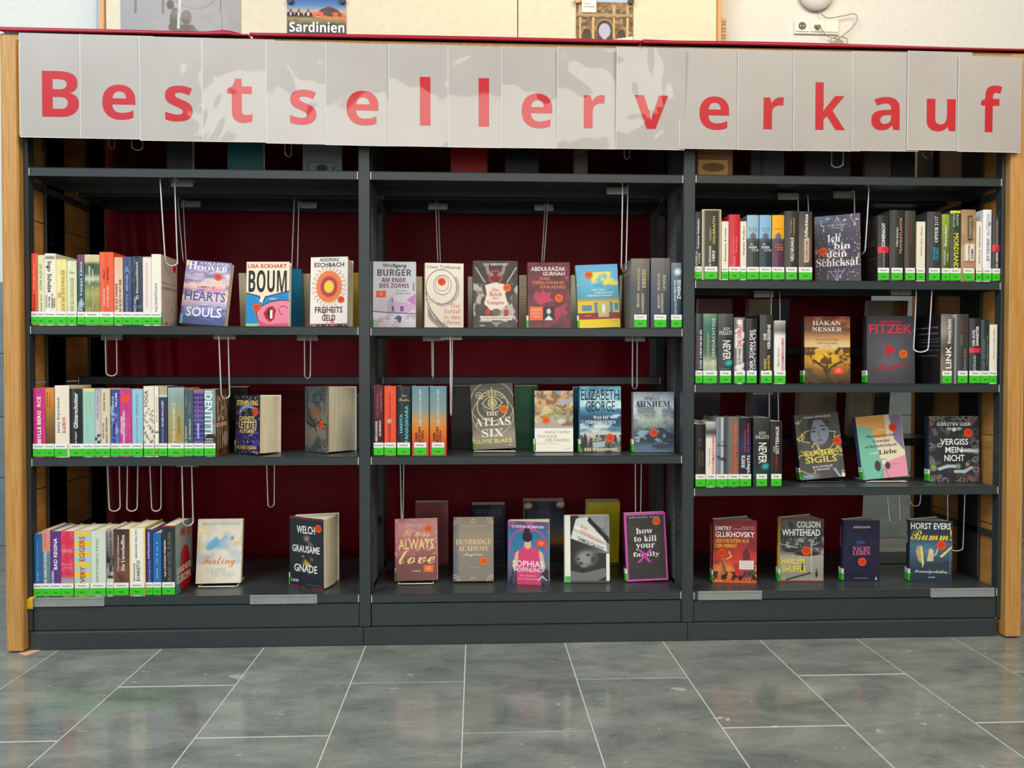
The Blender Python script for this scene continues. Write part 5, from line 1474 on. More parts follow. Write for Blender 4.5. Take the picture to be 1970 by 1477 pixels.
facing('LC', 13, 557, 624.5, 993, .105, .026, c, [('WELCH', 'b', (244, 240, 232), .22, .76, .77, .88), ('GRAUSAME', 'b', (244, 240, 232), .08, .90, .50, .60), ('GNADE', 'b', (244, 240, 232), .14, .82, .22, .33), ('LAGO', 'S', (244, 244, 240), .04, .26, .07, .11), ('CHLOE GONG', 'b', (90, 96, 100), .5, .94, .04, .065)], (40, 34, 40),
    'black flower cover, Welch grausame Gnade, standing open', 0, 30, 0, 44, label=LBL(), stick=[(.86, .86, .0125, '')], back=(60, 40, 46), pages=(246, 226, 180), w=.134)

# -- middle bay, top row
c = V((212, 206, 210))
c.grad([(0, (196, 180, 190)), (.22, (220, 214, 214)), (.28, (196, 190, 200)), (.6, (206, 200, 206)), (1, (196, 196, 200))])
c.poly([(.34, .21), (.34, .40), (.44, .48), (.46, .53), (.5, .40), (.82, .38), (.84, .21)], (196, 170, 200))
c.poly([(.34, .40), (.44, .48), (.52, .38), (.52, .21), (.34, .21)], (182, 160, 176))
c.poly([(.5, .40), (.84, .37), (1, .40), (.98, .30), (.86, .24), (.5, .30)], (206, 160, 200))
c.poly([(.78, .42), (1, .52), (1, .34)], (196, 120, 176))
c.rect(.44, .25, .49, .33, (90, 60, 110))
c.rect(.64, .25, .72, .33, (130, 60, 130))
c.rect(.44, .40, .47, .44, (70, 50, 80))
c.line([(0, .25), (.3, .235), (1, .215)], .02, (110, 100, 120))
c.cloud(10, 20, (170, 150, 160), .52, .66, .8, 5, 0, .2)
c.poly([(.48, .14), (.6, .19), (.68, .17), (.66, .09), (.6, .08), (.58, .13)], (30, 66, 130))
c.rect(0, 0, .04, .12, (80, 180, 90))
facing('MA', 0, 718, 800, 504, .075, .02, c, [('Wolfgang', 'b', (46, 44, 50), .22, .78, .90, .97), ('BURGER', 'B', (70, 78, 88), .10, .90, .785, .885), ('AM ENDE', 'B', (110, 52, 110), .20, .76, .69, .755), ('DES ZORNS', 'B', (110, 52, 110), .15, .84, .605, .67), ('Ein Fall für', 'r', (110, 110, 116), .56, .8, .55, .575), ('Alexander Gerlach', 'r', (110, 110, 116), .5, .88, .51, .535),
    ('PIPER', 'b', (70, 60, 66), .93, .97, .56, .68, 'd')], (200, 200, 200), 'pale cover with purple house, orange square sticker', 4, 0, 0, stick=[(.19, .51, .0115, 'rw')], hard=False, back=(190, 190, 196))
c = V((228, 210, 190))
c.grad([(0, (220, 202, 184)), (1, (234, 220, 202))])
c.ring(.42, .63, .40, .012, (70, 60, 60))
for k in range(48):
    a = -math.pi * .62 + k * .055
    c.line([(.46 + .38 * math.cos(a), .62 + .38 * math.sin(a) / 1.5), (.46 + .44 * math.cos(a), .62 + .44 * math.sin(a) / 1.5)], .008, (130, 116, 110))
c.ring(.45, .66, .23, .012, (120, 110, 120))
c.ring(.44, .68, .17, .012, (150, 130, 140))
c.line([(.02, .63), (.04, .42), (.16, .26), (.36, .1), (.6, .0)], .014, (60, 52, 52))
c.poly([(.05, .32), (.24, .14), (.6, .0), (.34, 0), (.12, .12)], (150, 140, 134))
for k in range(9):
    c.line([(.06 + .05 * k, .34 - .035 * k), (.10 + .05 * k, .16 - .022 * k)], .008, (70, 60, 60))
facing('MA', 1, 818, 892, 507, .085, .034, c, [('Uwe Tellkamp', 'r', (110, 98, 90), .05, .93, .90, .965), ('Der', 'r', (206, 116, 96), .68, .92, .31, .37), ('Schlaf', 'r', (206, 116, 96), .50, .92, .22, .285), ('in den', 'r', (206, 116, 96), .50, .92, .135, .20), ('Uhren', 'r', (206, 116, 96), .50, .92, .05, .115), ('Roman', 'r', (150, 130, 118), .06, .26, .42, .44), ('Suhrkamp', 'r', (170, 150, 136), .06, .34, .37, .39)], (222, 206, 186),
    'beige cover with dark spiral staircase and round sticker', 6, -4, 0, stick=[(.43, .71, .0125, '')], back=(220, 206, 190))
c = V((64, 54, 50))
c.cloud(5, 6, (90, 80, 74), .5, .7, .7, 3)
c.ring(.5, .76, .14, .03, (196, 60, 56))
c.ell(.5, .77, .12, .07, (120, 30, 30), 1, .3)
c.line([(.3, .92), (.34, .82), (.42, .79)], .05, (150, 136, 126))
c.line([(.7, .92), (.66, .82), (.58, .79)], .05, (150, 136, 126))
c.line([(.05, .9), (.26, .68)], .02, (190, 178, 166))
c.line([(.97, .9), (.76, .68)], .02, (190, 178, 166))
c.cloud(7, 9, (196, 184, 172), .5, .62, .9, 12, .1, .66)
c.poly([(.26, .64), (.5, .68), (.74, .64), (.72, .5), (.78, .36), (.62, .27), (.4, .27), (.24, .36), (.3, .5)], (236, 216, 200))
c.ell(.32, .24, .07, .05, (196, 36, 36), 1, .3)
c.ell(.74, .24, .07, .05, (196, 36, 36), 1, .3)
c.ell(.52, .24, .12, .06, (110, 92, 84), 1, .3)
c.poly([(.14, .18), (.9, .18), (.86, .12), (.18, .12)], (222, 206, 188))
c.poly([(.4, .1), (.64, .1), (.52, .02)], (150, 136, 126))
facing('MA', 2, 911, 996, 502, .075, .024, c, [('JAY KRISTOFF', 'S', (240, 232, 226), .22, .78, .925, .965), ('Das', 'S', (216, 120, 100), .42, .58, .545, .60), ('Reich', 'S', (206, 90, 76), .36, .64, .475, .54), ('der', 'S', (216, 120, 100), .42, .58, .43, .465), ('Vampire', 'S', (206, 90, 76), .30, .70, .34, .41), ('A Tale of Blood and Darkness', 'I', (96, 60, 50), .2, .84, .14, .16), ('TOR', 'x', (230, 224, 216), .14, .26, .03, .05)], (70, 60, 56),
    'dark ornate cover with red horned mask', 3, 0, 0, stick=[(.76, .60, .013, 'ok')], back=(70, 60, 56))
c = V((108, 44, 52))
c.cloud(6, 8, (80, 34, 40), .5, .62, .8, 3)
c.cloud(5, 9, (140, 56, 60), .55, .68, .7, 8)
c.poly([(.14, .50), (.2, .57), (.3, .52), (.36, .60), (.44, .53), (.56, .55), (.52, .47), (.62, .42), (.46, .40), (.3, .36), (.22, .40), (.18, .44)], (190, 52, 84))
c.poly([(.62, .30), (.8, .34), (.96, .40), (.86, .30), (.98, .22), (.78, .22), (.7, .1), (.64, .2)], (176, 44, 74))
c.poly([(.86, .78), (.98, .8), (.94, .72)], (180, 50, 76))
c.rect(.05, .13, .36, .33, (240, 110, 44))
c.rect(.36, .13, .64, .33, (34, 28, 30))
c.ell(.5, .26, .06, .05, (226, 206, 196), 1, .3)
c.poly([(.4, .13), (.5, .2), (.6, .13)], (230, 226, 222))
facing('MA', 3, 1015, 1096, 505, .075, .024, c, [('ABDULRAZAK', 'b', (240, 228, 222), .08, .90, .87, .93), ('GURNAH', 'b', (240, 228, 222), .36, .88, .80, .855), ('DAS', 'b', (224, 130, 84), .3, .52, .73, .78), ('VERLORENE', 'b', (224, 130, 84), .11, .86, .67, .715), ('PARADIES', 'b', (224, 130, 84), .3, .9, .605, .65), ('NOBELPREIS', 'b', (250, 210, 180), .08, .33, .27, .29), ('FÜR LITERATUR', 'b', (250, 210, 180), .08, .33, .22, .24), ('2021', 'b', (250, 210, 180), .14, .27, .17, .19)], (90, 36, 44),
    'maroon cover with pink leaf shapes and small portrait', 2, 2, 0, label=LBL(), stick=[(.74, .46, .0125, 'o')], back=(70, 40, 40))
c = V((90, 170, 204))
c.grad([(0, (246, 206, 40)), (.13, (246, 206, 40)), (.14, (150, 50, 60)), (.22, (160, 44, 50)), (.23, (236, 196, 60)), (.44, (236, 190, 50)), (.445, (80, 160, 180)), (.6, (84, 170, 196)), (.75, (100, 180, 210)), (1, (88, 160, 208))])
c.cloud(3, 5, (240, 222, 90), .44, .6, .95, 5, .66, .88)
c.rect(0, .215, 1, .235, (120, 70, 50))
for x in (.1, ):
    c.rect(x, .27, x + .24, .36, (90, 140, 160))
c.rect(.40, .24, .48, .41, (96, 140, 160))
c.rect(.49, .17, .74, .42, (200, 186, 110))
c.rect(.76, .24, .84, .41, (96, 140, 160))
c.rect(.88, .27, .98, .38, (90, 140, 160))
c.ell(.62, .3, .05, .09, (240, 236, 226), 1, .3)
c.rect(.0, .425, 1, .45, (200, 150, 50))
facing('MA', 4, 1113, 1193, 511, .09, .026, c, [('MAXIM LEO', 'r', (60, 80, 90), .42, .84, .66, .68), ('DER HELD', 'b', (240, 240, 240), .36, .68, .585, .61), ('VOM BAHNHOF', 'b', (240, 240, 240), .42, .88, .54, .565), ('FRIEDRICHSTRASSE', 'b', (240, 240, 240), .24, .84, .495, .52), ('Kiepenheuer', 'r', (120, 90, 20), .78, .94, .09, .105), ('ROMAN', 'b', (220, 170, 170), .16, .32, .185, .20)], (180, 190, 160),
    'blue sky cover with yellow and red train', 6, 2, -2, label=LBL(), stick=[(.30, .84, .0135, 'ok')], back=(90, 150, 180))
# -- middle bay, middle row
c = V((74, 68, 56), 1.55)
c.grad([(0, (120, 112, 92)), (.2, (150, 142, 120)), (.4, (96, 90, 74)), (.6, (66, 60, 50)), (1, (70, 64, 54))])
g = (222, 206, 150)
c.ring(.5, .66, .36, .016, g)
c.ring(.5, .70, .52, .012, (200, 186, 140))
c.ring(.5, .52, .48, .012, (200, 186, 140))
c.ring(.2, .83, .07, .014, g)
c.ell(.2, .83, .025, .016, (240, 226, 170), 1, .3)
c.line([(.26, .70), (.38, .78), (.5, .80), (.62, .78), (.74, .70), (.62, .63), (.5, .60), (.38, .63), (.26, .70)], .014, g)
c.ring(.5, .70, .10, .016, g)
for k in range(20):
    a = k * 2 * math.pi / 20
    c.line([(.5, .70), (.5 + .10 * math.cos(a), .70 + .10 * math.sin(a) / 1.5)], .006, g)
for k in range(9):
    a = math.pi * (.14 + .09 * k)
    c.line([(.5 + .24 * math.cos(a), .70 + .24 * math.sin(a) / 1.5), (.5 + .30 * math.cos(a), .70 + .30 * math.sin(a) / 1.5)], .009, g)
    c.line([(.5 + .20 * math.cos(a), .70 - .20 * math.sin(a) / 1.5), (.5 + .25 * math.cos(a), .70 - .25 * math.sin(a) / 1.5)], .009, g)
c.line([(.5, .94), (.5, .56)], .016, (240, 200, 90))
c.line([(.4, .86), (.6, .86), (.56, .80), (.44, .80), (.4, .86)], .01, g)
c.line([(.05, 0), (.0, .05)], .01, g)
facing('MB', 5, 911, 993, 741, .11, .026, c, [('THE', 'S', (240, 234, 220), .34, .62, .51, .57), ('ATLAS', 'S', (246, 240, 226), .07, .90, .355, .48), ('SIX', 'S', (246, 240, 226), .22, .72, .185, .31), ('OLIVIE BLAKE', 'b', (236, 216, 130), .02, .92, .09, .155), ('TOR', 'x', (236, 232, 224), .82, .9, .04, .06), ('WISSEN IST TÖDLICH', 'r', (200, 190, 160), .2, .78, .905, .92)], (150, 140, 120),
    'black and gold cover with radiant eye, Atlas Six', 5, 0, -3, label=LBL(), stick=[(.76, .60, .0125, 'o')], hard=False, back=(90, 84, 70), lift=.004)
c = V((242, 238, 220))
c.grad([(0, (242, 238, 220)), (.385, (244, 240, 224)), (.39, (190, 160, 130)), (.6, (170, 150, 120)), (.8, (206, 160, 100)), (1, (190, 150, 110))])
c.cloud(6, 8, (226, 196, 140), .45, .6, .9, 3, .42, 1)
c.cloud(7, 10, (120, 80, 50), .5, .62, .8, 8, .42, 1)
c.poly([(.5, 1), (.72, 1), (.66, .92)], (120, 170, 190))
c.poly([(.56, .8), (1, .9), (1, .82), (.6, .76)], (160, 170, 184))
c.cloud(6, 16, (130, 150, 90), .5, .62, .8, 4, .52, .72)
c.poly([(0, .42), (.5, .6), (.56, .42)], (172, 164, 156))
c.ell(.7, .50, .16, .06, (206, 204, 200), .9, .5)
c.rect(0, .385, 1, .42, (170, 166, 160), .7)
facing('MB', 6, 1029, 1103, 752, .095, .024, c, [('Andrea Camilleri', 'r', (170, 140, 110), .26, .92, .305, .35), ('DAS ENDE', 'b', (190, 180, 150), .08, .58, .23, .275), ('DES FADENS', 'b', (190, 180, 150), .28, .90, .165, .215), ('Commissario Montalbano', 'r', (206, 186, 150), .06, .62, .125, .145), ('LÜBBE', 'r', (180, 170, 150), .78, .92, .04, .055)], (36, 50, 110),
    'cream cover with golden street scene on top', 4, 0, 0, label=LBL(), stick=[(.30, .515, .0125, 'o')], back=(40, 50, 110))
c = V((90, 160, 180))
c.grad([(0, (150, 150, 140)), (.12, (110, 110, 104)), (.24, (210, 200, 180)), (.32, (196, 206, 204)), (.4, (40, 90, 120)), (.52, (24, 66, 96)), (.62, (60, 130, 160)), (.72, (190, 222, 226)), (.9, (130, 196, 214)), (1, (70, 150, 180))])
c.cloud(3, 12, (230, 240, 240), .5, .66, .8, 3, .3, 1)
c.cloud(3, 10, (20, 80, 120), .55, .7, .6, 6, .3, 1)
c.cloud(14, 10, (50, 52, 54), .46, .6, .9, 7, 0, .26)
c.poly([(.08, .0), (.08, .2), (.12, .3), (.16, .2), (.2, 0)], (50, 54, 60))
c.poly([(.3, .14), (.6, .16), (.6, .08), (.34, .06)], (170, 190, 196))
c.rect(.3, .03, .9, .06, (222, 210, 170), .8)
for x in (.13, .19, .25):
    c.ell(x, .04, .025, .035, (226, 210, 160), 1, .3)
facing('MB', 7, 1116, 1195, 743, .085, .03, c, [('ELIZABETH', 'r', (24, 30, 36), .03, .95, .79, .95), ('GEORGE', 'r', (24, 30, 36), .14, .85, .615, .775), ('WAS IM', 'S', (244, 244, 240), .32, .68, .50, .55), ('VERBORGENEN', 'S', (244, 244, 240), .13, .87, .43, .48), ('RUHT', 'S', (244, 244, 240), .36, .64, .36, .41)], (60, 120, 140),
    'blue sea and city cover, tall black author name', 2, 0, 0, label=LBL(), stick=[(.73, .215, .0135, '')], back=(50, 100, 120))
c = V((150, 160, 172))
c.grad([(0, (110, 124, 140)), (.1, (80, 98, 116)), (.25, (60, 76, 92)), (.4, (110, 120, 126)), (.55, (190, 196, 196)), (.8, (206, 210, 218)), (1, (130, 138, 150))])
c.cloud(4, 5, (110, 118, 132), .5, .66, .8, 3, .45, 1)
c.poly([(.12, .22), (.26, .34), (.34, .40), (.44, .34), (.56, .38), (.7, .42), (.8, .36), (.95, .3), (1, .26), (1, .16), (0, .16)], (50, 64, 76))
c.cloud(8, 14, (170, 190, 206), .55, .66, .8, 8, .14, .36)
c.ell(.4, .08, .5, .06, (90, 120, 150), .8, .5)
c.ell(.68, .10, .28, .06, (60, 74, 86), .9, .4)
facing('MB', 8, 1219, 1297, 754, .075, .03, c, [('STEFAN', 'S', (90, 96, 106), .26, .64, .86, .91), ('AHNHEM', 'S', (40, 46, 60), .04, .90, .75, .85), ('Kriminalroman', 'r', (110, 116, 124), .26, .64, .715, .73), ('MEERES', 'r', (170, 190, 150), .04, .92, .535, .64), ('SARG', 'r', (170, 190, 150), .2, .78, .41, .515)], (130, 130, 126),
    'grey misty mountain cover with green title', 2, 0, 0, label=('Krimi', 'Ahnh', 0), stick=[(.50, .32, .0125, '')], back=(120, 124, 128))
# -- middle bay, bottom row
c = V((150, 84, 84), 1.6)
c.grad([(0, (120, 76, 76)), (.3, (130, 72, 74)), (.6, (176, 104, 96)), (.85, (206, 130, 130)), (1, (200, 130, 120))])
c.cloud(4, 6, (200, 96, 120), .5, .66, .7, 4, .4, 1)
c.cloud(20, 30, (240, 200, 150), .66, .74, .8, 9, .3, 1)
facing('MC', 0, 760, 842, 1000, .115, .026, c, [('NIKOLA HOTEL', 'r', (236, 190, 180), .22, .80, .865, .905), ('It was', 'C', (246, 210, 150), .18, .82, .71, .84), ('ALWAYS', 'b', (250, 220, 150), .08, .92, .50, .67), ('love', 'C', (250, 214, 140), .08, .94, .27, .48), ('ROMAN', 'b', (236, 210, 190), .40, .60, .14, .165)], (110, 50, 70),
    'copper pink cover with golden script, Always Love', 9, 0, -1, label=LBL(), stick=[(.80, .83, .0125, 'o'), (.79, .19, .0125, 'orw')], hard=False, back=(150, 90, 90), lift=.004)
c = V((150, 132, 112), 1.6)
c.grad([(0, (128, 124, 118)), (.4, (140, 130, 118)), (.7, (176, 158, 132)), (1, (150, 136, 116))])
c.gradx([(0, (60, 66, 90)), (.1, (90, 96, 116)), (.16, (150, 136, 118)), (1, (146, 132, 116))], .5)
for (x, y) in ((0, 1), (1, 1), (0, 0), (1, 0)):
    for r_ in (.10, .16):
        c.ring(x, y, r_, .02, (200, 180, 150), .7)
c.ring(.5, .95, .05, .02, (200, 180, 150), .8)
facing('MC', 1, 872, 950, 997, .115, .024, c, [('SARAH SPRINZ', 'r', (196, 180, 156), .18, .84, .855, .88), ('DUNBRIDGE', 'S', (240, 200, 160), .06, .94, .575, .66), ('ACADEMY', 'S', (240, 200, 160), .12, .88, .475, .555), ('Anytime', 'C', (236, 224, 204), .24, .74, .38, .45), ('ROMAN', 'r', (196, 180, 150), .38, .62, .205, .225), ('LYX', 'x', (220, 214, 204), .44, .54, .04, .065)], (190, 176, 156),
    'brown foil wrapped cover, Dunbridge Academy', 6, 0, 0, stick=[(.75, .31, .0125, 'o')], back=(150, 140, 124), hard=False, lift=.003)
c = V((120, 90, 130), 1.6)
c.grad([(0, (70, 70, 100)), (.3, (120, 110, 130)), (.5, (60, 130, 170)), (.8, (50, 120, 160)), (1, (120, 70, 110))])
c.ring(.5, .62, .44, .03, (196, 80, 140))
c.cloud(8, 10, (200, 90, 150), .52, .62, .8, 3, .84, 1)
c.cloud(12, 8, (44, 40, 56), .48, .6, .9, 5, 0, .25)
c.poly([(.22, 0), (.24, .4), (.26, .54), (.40, .60), (.6, .60), (.78, .56), (.76, .4), (.82, .0)], (226, 70, 116))
c.poly([(.40, .60), (.42, .7), (.56, .7), (.58, .60), (.5, .56)], (236, 186, 160))
c.ell(.48, .76, .13, .09, (34, 30, 40), 1, .1)
c.ell(.47, .85, .08, .05, (40, 34, 44), 1, .1)
c.poly([(.12, .3), (.2, .5), (.27, .54), (.24, .3), (.16, .2)], (236, 186, 160))
c.poly([(.92, .3), (.86, .5), (.76, .56), (.8, .3), (.88, .2)], (236, 186, 160))
c.line([(.75, .08), (.85, .14), (.95, .08)], .02, (220, 220, 220))
facing('MC', 2, 977, 1056, 1002, .10, .024, c, [('CORINA BOMANN', 'b', (236, 226, 240), .10, .88, .895, .94), ('SOPHIAS', 'b', (246, 240, 244), .12, .88, .28, .38), ('HOFFNUNG', 'b', (246, 240, 244), .16, .84, .20, .27), ('Die Farben', 'r', (250, 200, 214), .3, .7, .13, .16), ('der Schönheit', 'r', (250, 200, 214), .26, .74, .08, .11)], (130, 50, 90),
    'woman in pink dress on the cover, standing ajar', 0, 12, 0, 14, stick=[(.82, .66, .0125, 'rw')], hard=False, back=(70, 60, 90), pages=(238, 216, 170))
c = V((60, 58, 56), 1.6)
c.gradx([(0, (34, 34, 34)), (.5, (60, 60, 60)), (1, (150, 150, 150))])
c.rect(.3, .82, .9, 1, (150, 150, 148))
c.poly([(.25, .95), (.13, .66), (.95, .46), (.9, .7), (.5, .98)], (226, 224, 218))
c.poly([(.55, .98), (1, .66), (1, .56), (.5, .92)], (40, 40, 40))
c.poly([(.2, .82), (.9, .60), (.9, .56), (.2, .78)], (190, 190, 186))
c.poly([(.24, .86), (.86, .66), (.84, .6), (.22, .8)], (240, 238, 232))
c.rect(0, 0, 1, .44, (50, 48, 46))
c.ell(.48, .36, .30, .15, (150, 148, 144), 1, .5)
c.ell(.64, .34, .10, .10, (70, 68, 66), .8, .6)
c.ell(.30, .35, .05, .018, (50, 48, 46), 1, .4)
c.ell(.52, .41, .06, .02, (40, 38, 36), 1, .4)
c.ell(.36, .29, .05, .02, (60, 56, 54), 1, .4)
c.poly([(.05, .04), (.1, .18), (.4, .14), (.9, .22), (.95, .1), (.7, .02), (.2, 0)], (120, 118, 114))
c.ell(.42, .245, .11, .03, (150, 148, 144), .8, .6)
c.rect(0, 0, .12, 1, (244, 240, 228))
c.rect(.92, 0, 1, .43, (244, 240, 228))
c.rect(0, 0, 1, .025, (90, 88, 86))
c.rect(0, 0, .12, .1, (80, 190, 90))
facing('MC', 3, 1088, 1174, 992, .10, .022, c, [('DAS', 'S', (226, 120, 96), .36, .5, .82, .87, 'h', -.35), ('VERSPRECHEN', 'S', (226, 120, 96), .34, .84, .74, .80, 'h', -.34), ('DAMON GALGUT', 'b', (60, 58, 56), .30, .86, .63, .69, 'h', -.30)], (240, 236, 226),
    'black and white child photo cover with paper shards', 4, 2, 0, stick=(), back=(236, 232, 220))
c = V((62, 56, 50), 1.6)
c.cloud(4, 5, (76, 70, 62), .5, .7, .6, 3)
c.rect(0, 0, .05, 1, (222, 80, 180))
c.rect(.955, 0, 1, 1, (222, 80, 180))
c.rect(0, 0, 1, .03, (222, 80, 180))
c.rect(0, .965, 1, 1, (222, 80, 180))
facing('MC', 4, 1207, 1287, 988, .10, .026, c, [('bella mackie  roman', 'S', (210, 204, 196), .12, .86, .925, .945), ('how', 'S', (248, 244, 238), .28, .68, .69, .78), ('to kill', 'S', (248, 244, 238), .22, .76, .575, .665), ('your', 'S', (248, 244, 238), .26, .72, .455, .545), ('family', 'S', (248, 244, 238), .18, .82, .34, .425)], (40, 36, 36),
    'black cover with pink rim and pink cross', 5, 0, -2, label=LBL(), stick=[(.78, .87, .0135, 'ok')], back=(60, 50, 56))
r_ = [o for o in COL.objects if o.get('label', '').startswith('black cover with pink rim')][0]
q = MB()
dd, hh = FACE['black cover with pink rim and pink cross'][2:]
for (a, b_) in (((.34, .46), (.58, .27)), ((.30, .27), (.62, .46))):
    w_ = .035
    p = [(a[0] - w_, a[1]), (a[0] + w_, a[1]), (b_[0] + w_, b_[1]), (b_[0] - w_, b_[1])]
    q.add([(.013 + .0007, x * dd, y * hh) for x, y in p], [(0, 1, 2, 3)], (226, 70, 190))
q.build('painted_cross', M_PRINT, r_)['label'] = 'pink painted cross'
# -- right bay
c = V((58, 54, 72), 1.45)
c.grad([(0, (92, 74, 88)), (.3, (58, 52, 70)), (.7, (56, 54, 74)), (1, (96, 92, 116))])
c.gradx([(0, (30, 28, 36)), (.2, (48, 44, 60)), (.42, (60, 58, 84)), (.7, (56, 52, 68)), (1, (84, 70, 84))], .5)
c.poly([(0, 1), (.4, 1), (.3, .9), (.0, .88)], (96, 124, 166), .7)
c.line([(.38, .82), (.5, .98), (.62, .80), (.38, .82)], .01, (170, 166, 180))
c.line([(.5, .98), (.5, .84)], .01, (170, 166, 180))
c.line([(.32, .18), (.48, .02), (.66, .2)], .01, (180, 170, 180))
c.line([(.45, .2), (.48, .02), (.52, .2)], .008, (180, 170, 180))
c.cloud(20, 26, (214, 140, 120), .64, .72, 1, 7, .3, .5)
c.cloud(24, 34, (226, 220, 226), .72, .76, 1, 3)
facing('RA', 10, 1566, 1654, 417, .095, .022, c, [('LINA LICHT', 'r', (190, 186, 196), .28, .72, .84, .865), ('Ich', 'S', (240, 234, 234), .28, .56, .60, .71), ('bin', 'S', (240, 234, 234), .42, .78, .49, .59), ('dein', 'S', (240, 234, 234), .26, .70, .375, .48), ('Schicksal', 'S', (240, 230, 228), .03, .94, .24, .36), ('DELIA LUNA', 'r', (190, 180, 184), .28, .64, .155, .175)], (44, 40, 54),
    'dark violet starry cover, Ich bin dein Schicksal', 3, 24, 0, stick=[(.18, .47, .013, '')], back=(50, 46, 62))
c = V((150, 90, 50))
c.grad([(0, (60, 44, 36)), (.1, (110, 80, 40)), (.3, (196, 140, 50)), (.48, (226, 170, 60)), (.54, (232, 206, 160)), (.62, (226, 190, 130)), (.7, (196, 140, 90)), (.8, (120, 84, 66)), (.9, (140, 70, 50)), (1, (120, 50, 40))])
c.cloud(3, 9, (226, 150, 84), .5, .64, .7, 3, .66, 1)
c.ell(.45, .36, .42, .16, (244, 196, 50), .9, .7)
c.cloud(10, 12, (80, 50, 30), .5, .62, .85, 8, .28, .54)
c.cloud(8, 10, (90, 76, 56), .5, .62, .8, 4, 0, .3)
c.line([(.5, 0), (.5, .12), (.42, .24), (.2, .34)], .035, (70, 56, 36))
c.line([(.5, .12), (.58, .24), (.8, .32)], .03, (80, 64, 40))
c.line([(.5, .1), (.5, .3)], .03, (90, 70, 40))
facing('RB', 7, 1547, 1635, 608, .085, .028, c, [('HÅKAN', 'S', (248, 244, 238), .18, .80, .865, .955), ('NESSER', 'S', (248, 244, 238), .17, .82, .775, .84), ('SCHACH UNTER', 'r', (150, 96, 60), .24, .74, .635, .665), ('DEM VULKAN', 'r', (150, 96, 60), .28, .70, .585, .615), ('ROMAN', 'r', (190, 130, 80), .42, .58, .55, .565)], (34, 28, 28),
    'golden tree landscape cover with white author name', 2, 0, 0, label=('Krimi', 'Ness', 0), stick=[(.74, .19, .0135, 'rw')], back=(40, 34, 30))
c = V((74, 74, 80))
c.ell(.5, .5, .7, .5, (100, 100, 108), 1, 1)
c.ell(.5, .32, .4, .16, (110, 110, 120), .7, 1)
c.ring(.44, .49, .18, .008, (120, 60, 66))
c.poly([(.40, .58), (.40, .40), (.62, .49)], (206, 30, 56))
c.line([(.22, .20), (.4, .24), (.5, .21), (.62, .26), (.78, .28)], .03, (190, 36, 60), .6)
facing('RB', 8, 1667, 1759, 607, .085, .028, c, [('SEBASTIAN', 'x', (214, 60, 80), .28, .72, .895, .935), ('FITZEK', 'x', (226, 60, 84), .05, .95, .74, .875), ('PSYCHOTHRILLER', 'r', (150, 60, 70), .36, .64, .715, .725), ('Playlist', 'C', (196, 36, 60), .2, .8, .185, .29), ('DROEMER', 'b', (160, 40, 60), .36, .62, .035, .05)], (46, 46, 50),
    'dark grey cover with red play triangle', 2, 0, 0, label=('Thriller', 'Fitz', 0), stick=[(.76, .435, .0135, 'o')], back=(50, 50, 54))
c = V((92, 90, 84))
c.cloud(4, 5, (70, 70, 68), .5, .7, .7, 3)
c.ell(.52, .73, .25, .23, (140, 150, 166), 1, .15)
c.poly([(.24, .6), (.28, .9), (.5, .97), (.76, .88), (.78, .56), (.74, .78), (.6, .9), (.42, .9), (.34, .74), (.3, .56)], (62, 60, 62))
c.ell(.40, .73, .06, .022, (60, 70, 84), 1, .5)
c.ell(.63, .75, .06, .022, (60, 70, 84), 1, .5)
c.line([(.32, .78), (.46, .78)], .02, (70, 70, 78))
c.line([(.56, .81), (.72, .80)], .02, (70, 70, 78))
c.line([(.52, .73), (.50, .65), (.54, .64)], .014, (96, 106, 122))
c.ell(.52, .59, .08, .018, (120, 84, 96), 1, .5)
yl = (240, 214, 110)
rr = random.Random(4)
for k in range(15):
    x, y = rr.choice([(0, rr.random()), (1, rr.random()), (rr.random(), .45)])
    p = [(x, y)]
    for j in range(6):
        x += rr.uniform(-.12, .12) + (.5 - x) * .12
        y += rr.uniform(-.07, .07)
        if .33 < x < .72 and y > .56:
            break
        p.append((x, y))
    c.line(p, .012, yl)
c.ell(.2, .04, .3, .08, (140, 160, 180), .8, .6)
c.poly([(.74, .14), (.8, .14), (.92, .0), (.86, 0)], (160, 180, 200))
c.rect(.93, .0, 1, .06, (240, 236, 224))
facing('RC', 7, 1542, 1627, 799, .10, .026, c, [('ANNA BENNING', 'b', (236, 232, 224), .2, .82, .935, .97), ('DARK', 'b', (240, 216, 100), .14, .84, .355, .44), ('SIGILS', 'b', (240, 216, 100), .14, .86, .245, .34), ('WAS DIE MAGIE', 'b', (230, 230, 230), .28, .74, .17, .20), ('VERLANGT', 'b', (230, 230, 230), .36, .68, .125, .155), ('FISCHER KJB', 'b', (230, 230, 230), .06, .26, .04, .06)], (30, 40, 56),
    'face with yellow lightning lines, Dark Sigils', 5, 0, -5, label=('Jugend', 'Benn', 0), stick=[(.91, .555, .0135, '')], back=(30, 40, 60), lift=.004)
c = V((246, 232, 200))
c.poly([(0, 1), (.64, 1), (.64, .66), (.6, .64), (.36, .64), (.32, .80), (.0, .86)], (244, 180, 96))
c.poly([(0, .86), (.32, .80), (.40, .5), (.46, .25), (.48, 0), (0, 0)], (130, 200, 176))
c.poly([(.74, 1), (1, 1), (1, .42), (.78, .46), (.7, .8)], (150, 128, 170))
c.poly([(.48, .0), (1, 0), (1, .34), (.6, .26), (.46, .2)], (244, 160, 180))
c.poly([(.64, .62), (.66, 1), (.74, 1), (.8, .6), (1, .40), (.9, .34), (.5, .3)], (246, 232, 200))
c.ell(.36, .20, .07, .09, (84, 72, 64), 1, .1)
c.ell(.58, .19, .06, .06, (84, 72, 64), 1, .1)
c.line([(.42, .2), (.46, .3), (.54, .3), (.6, .24)], .008, (100, 90, 84))
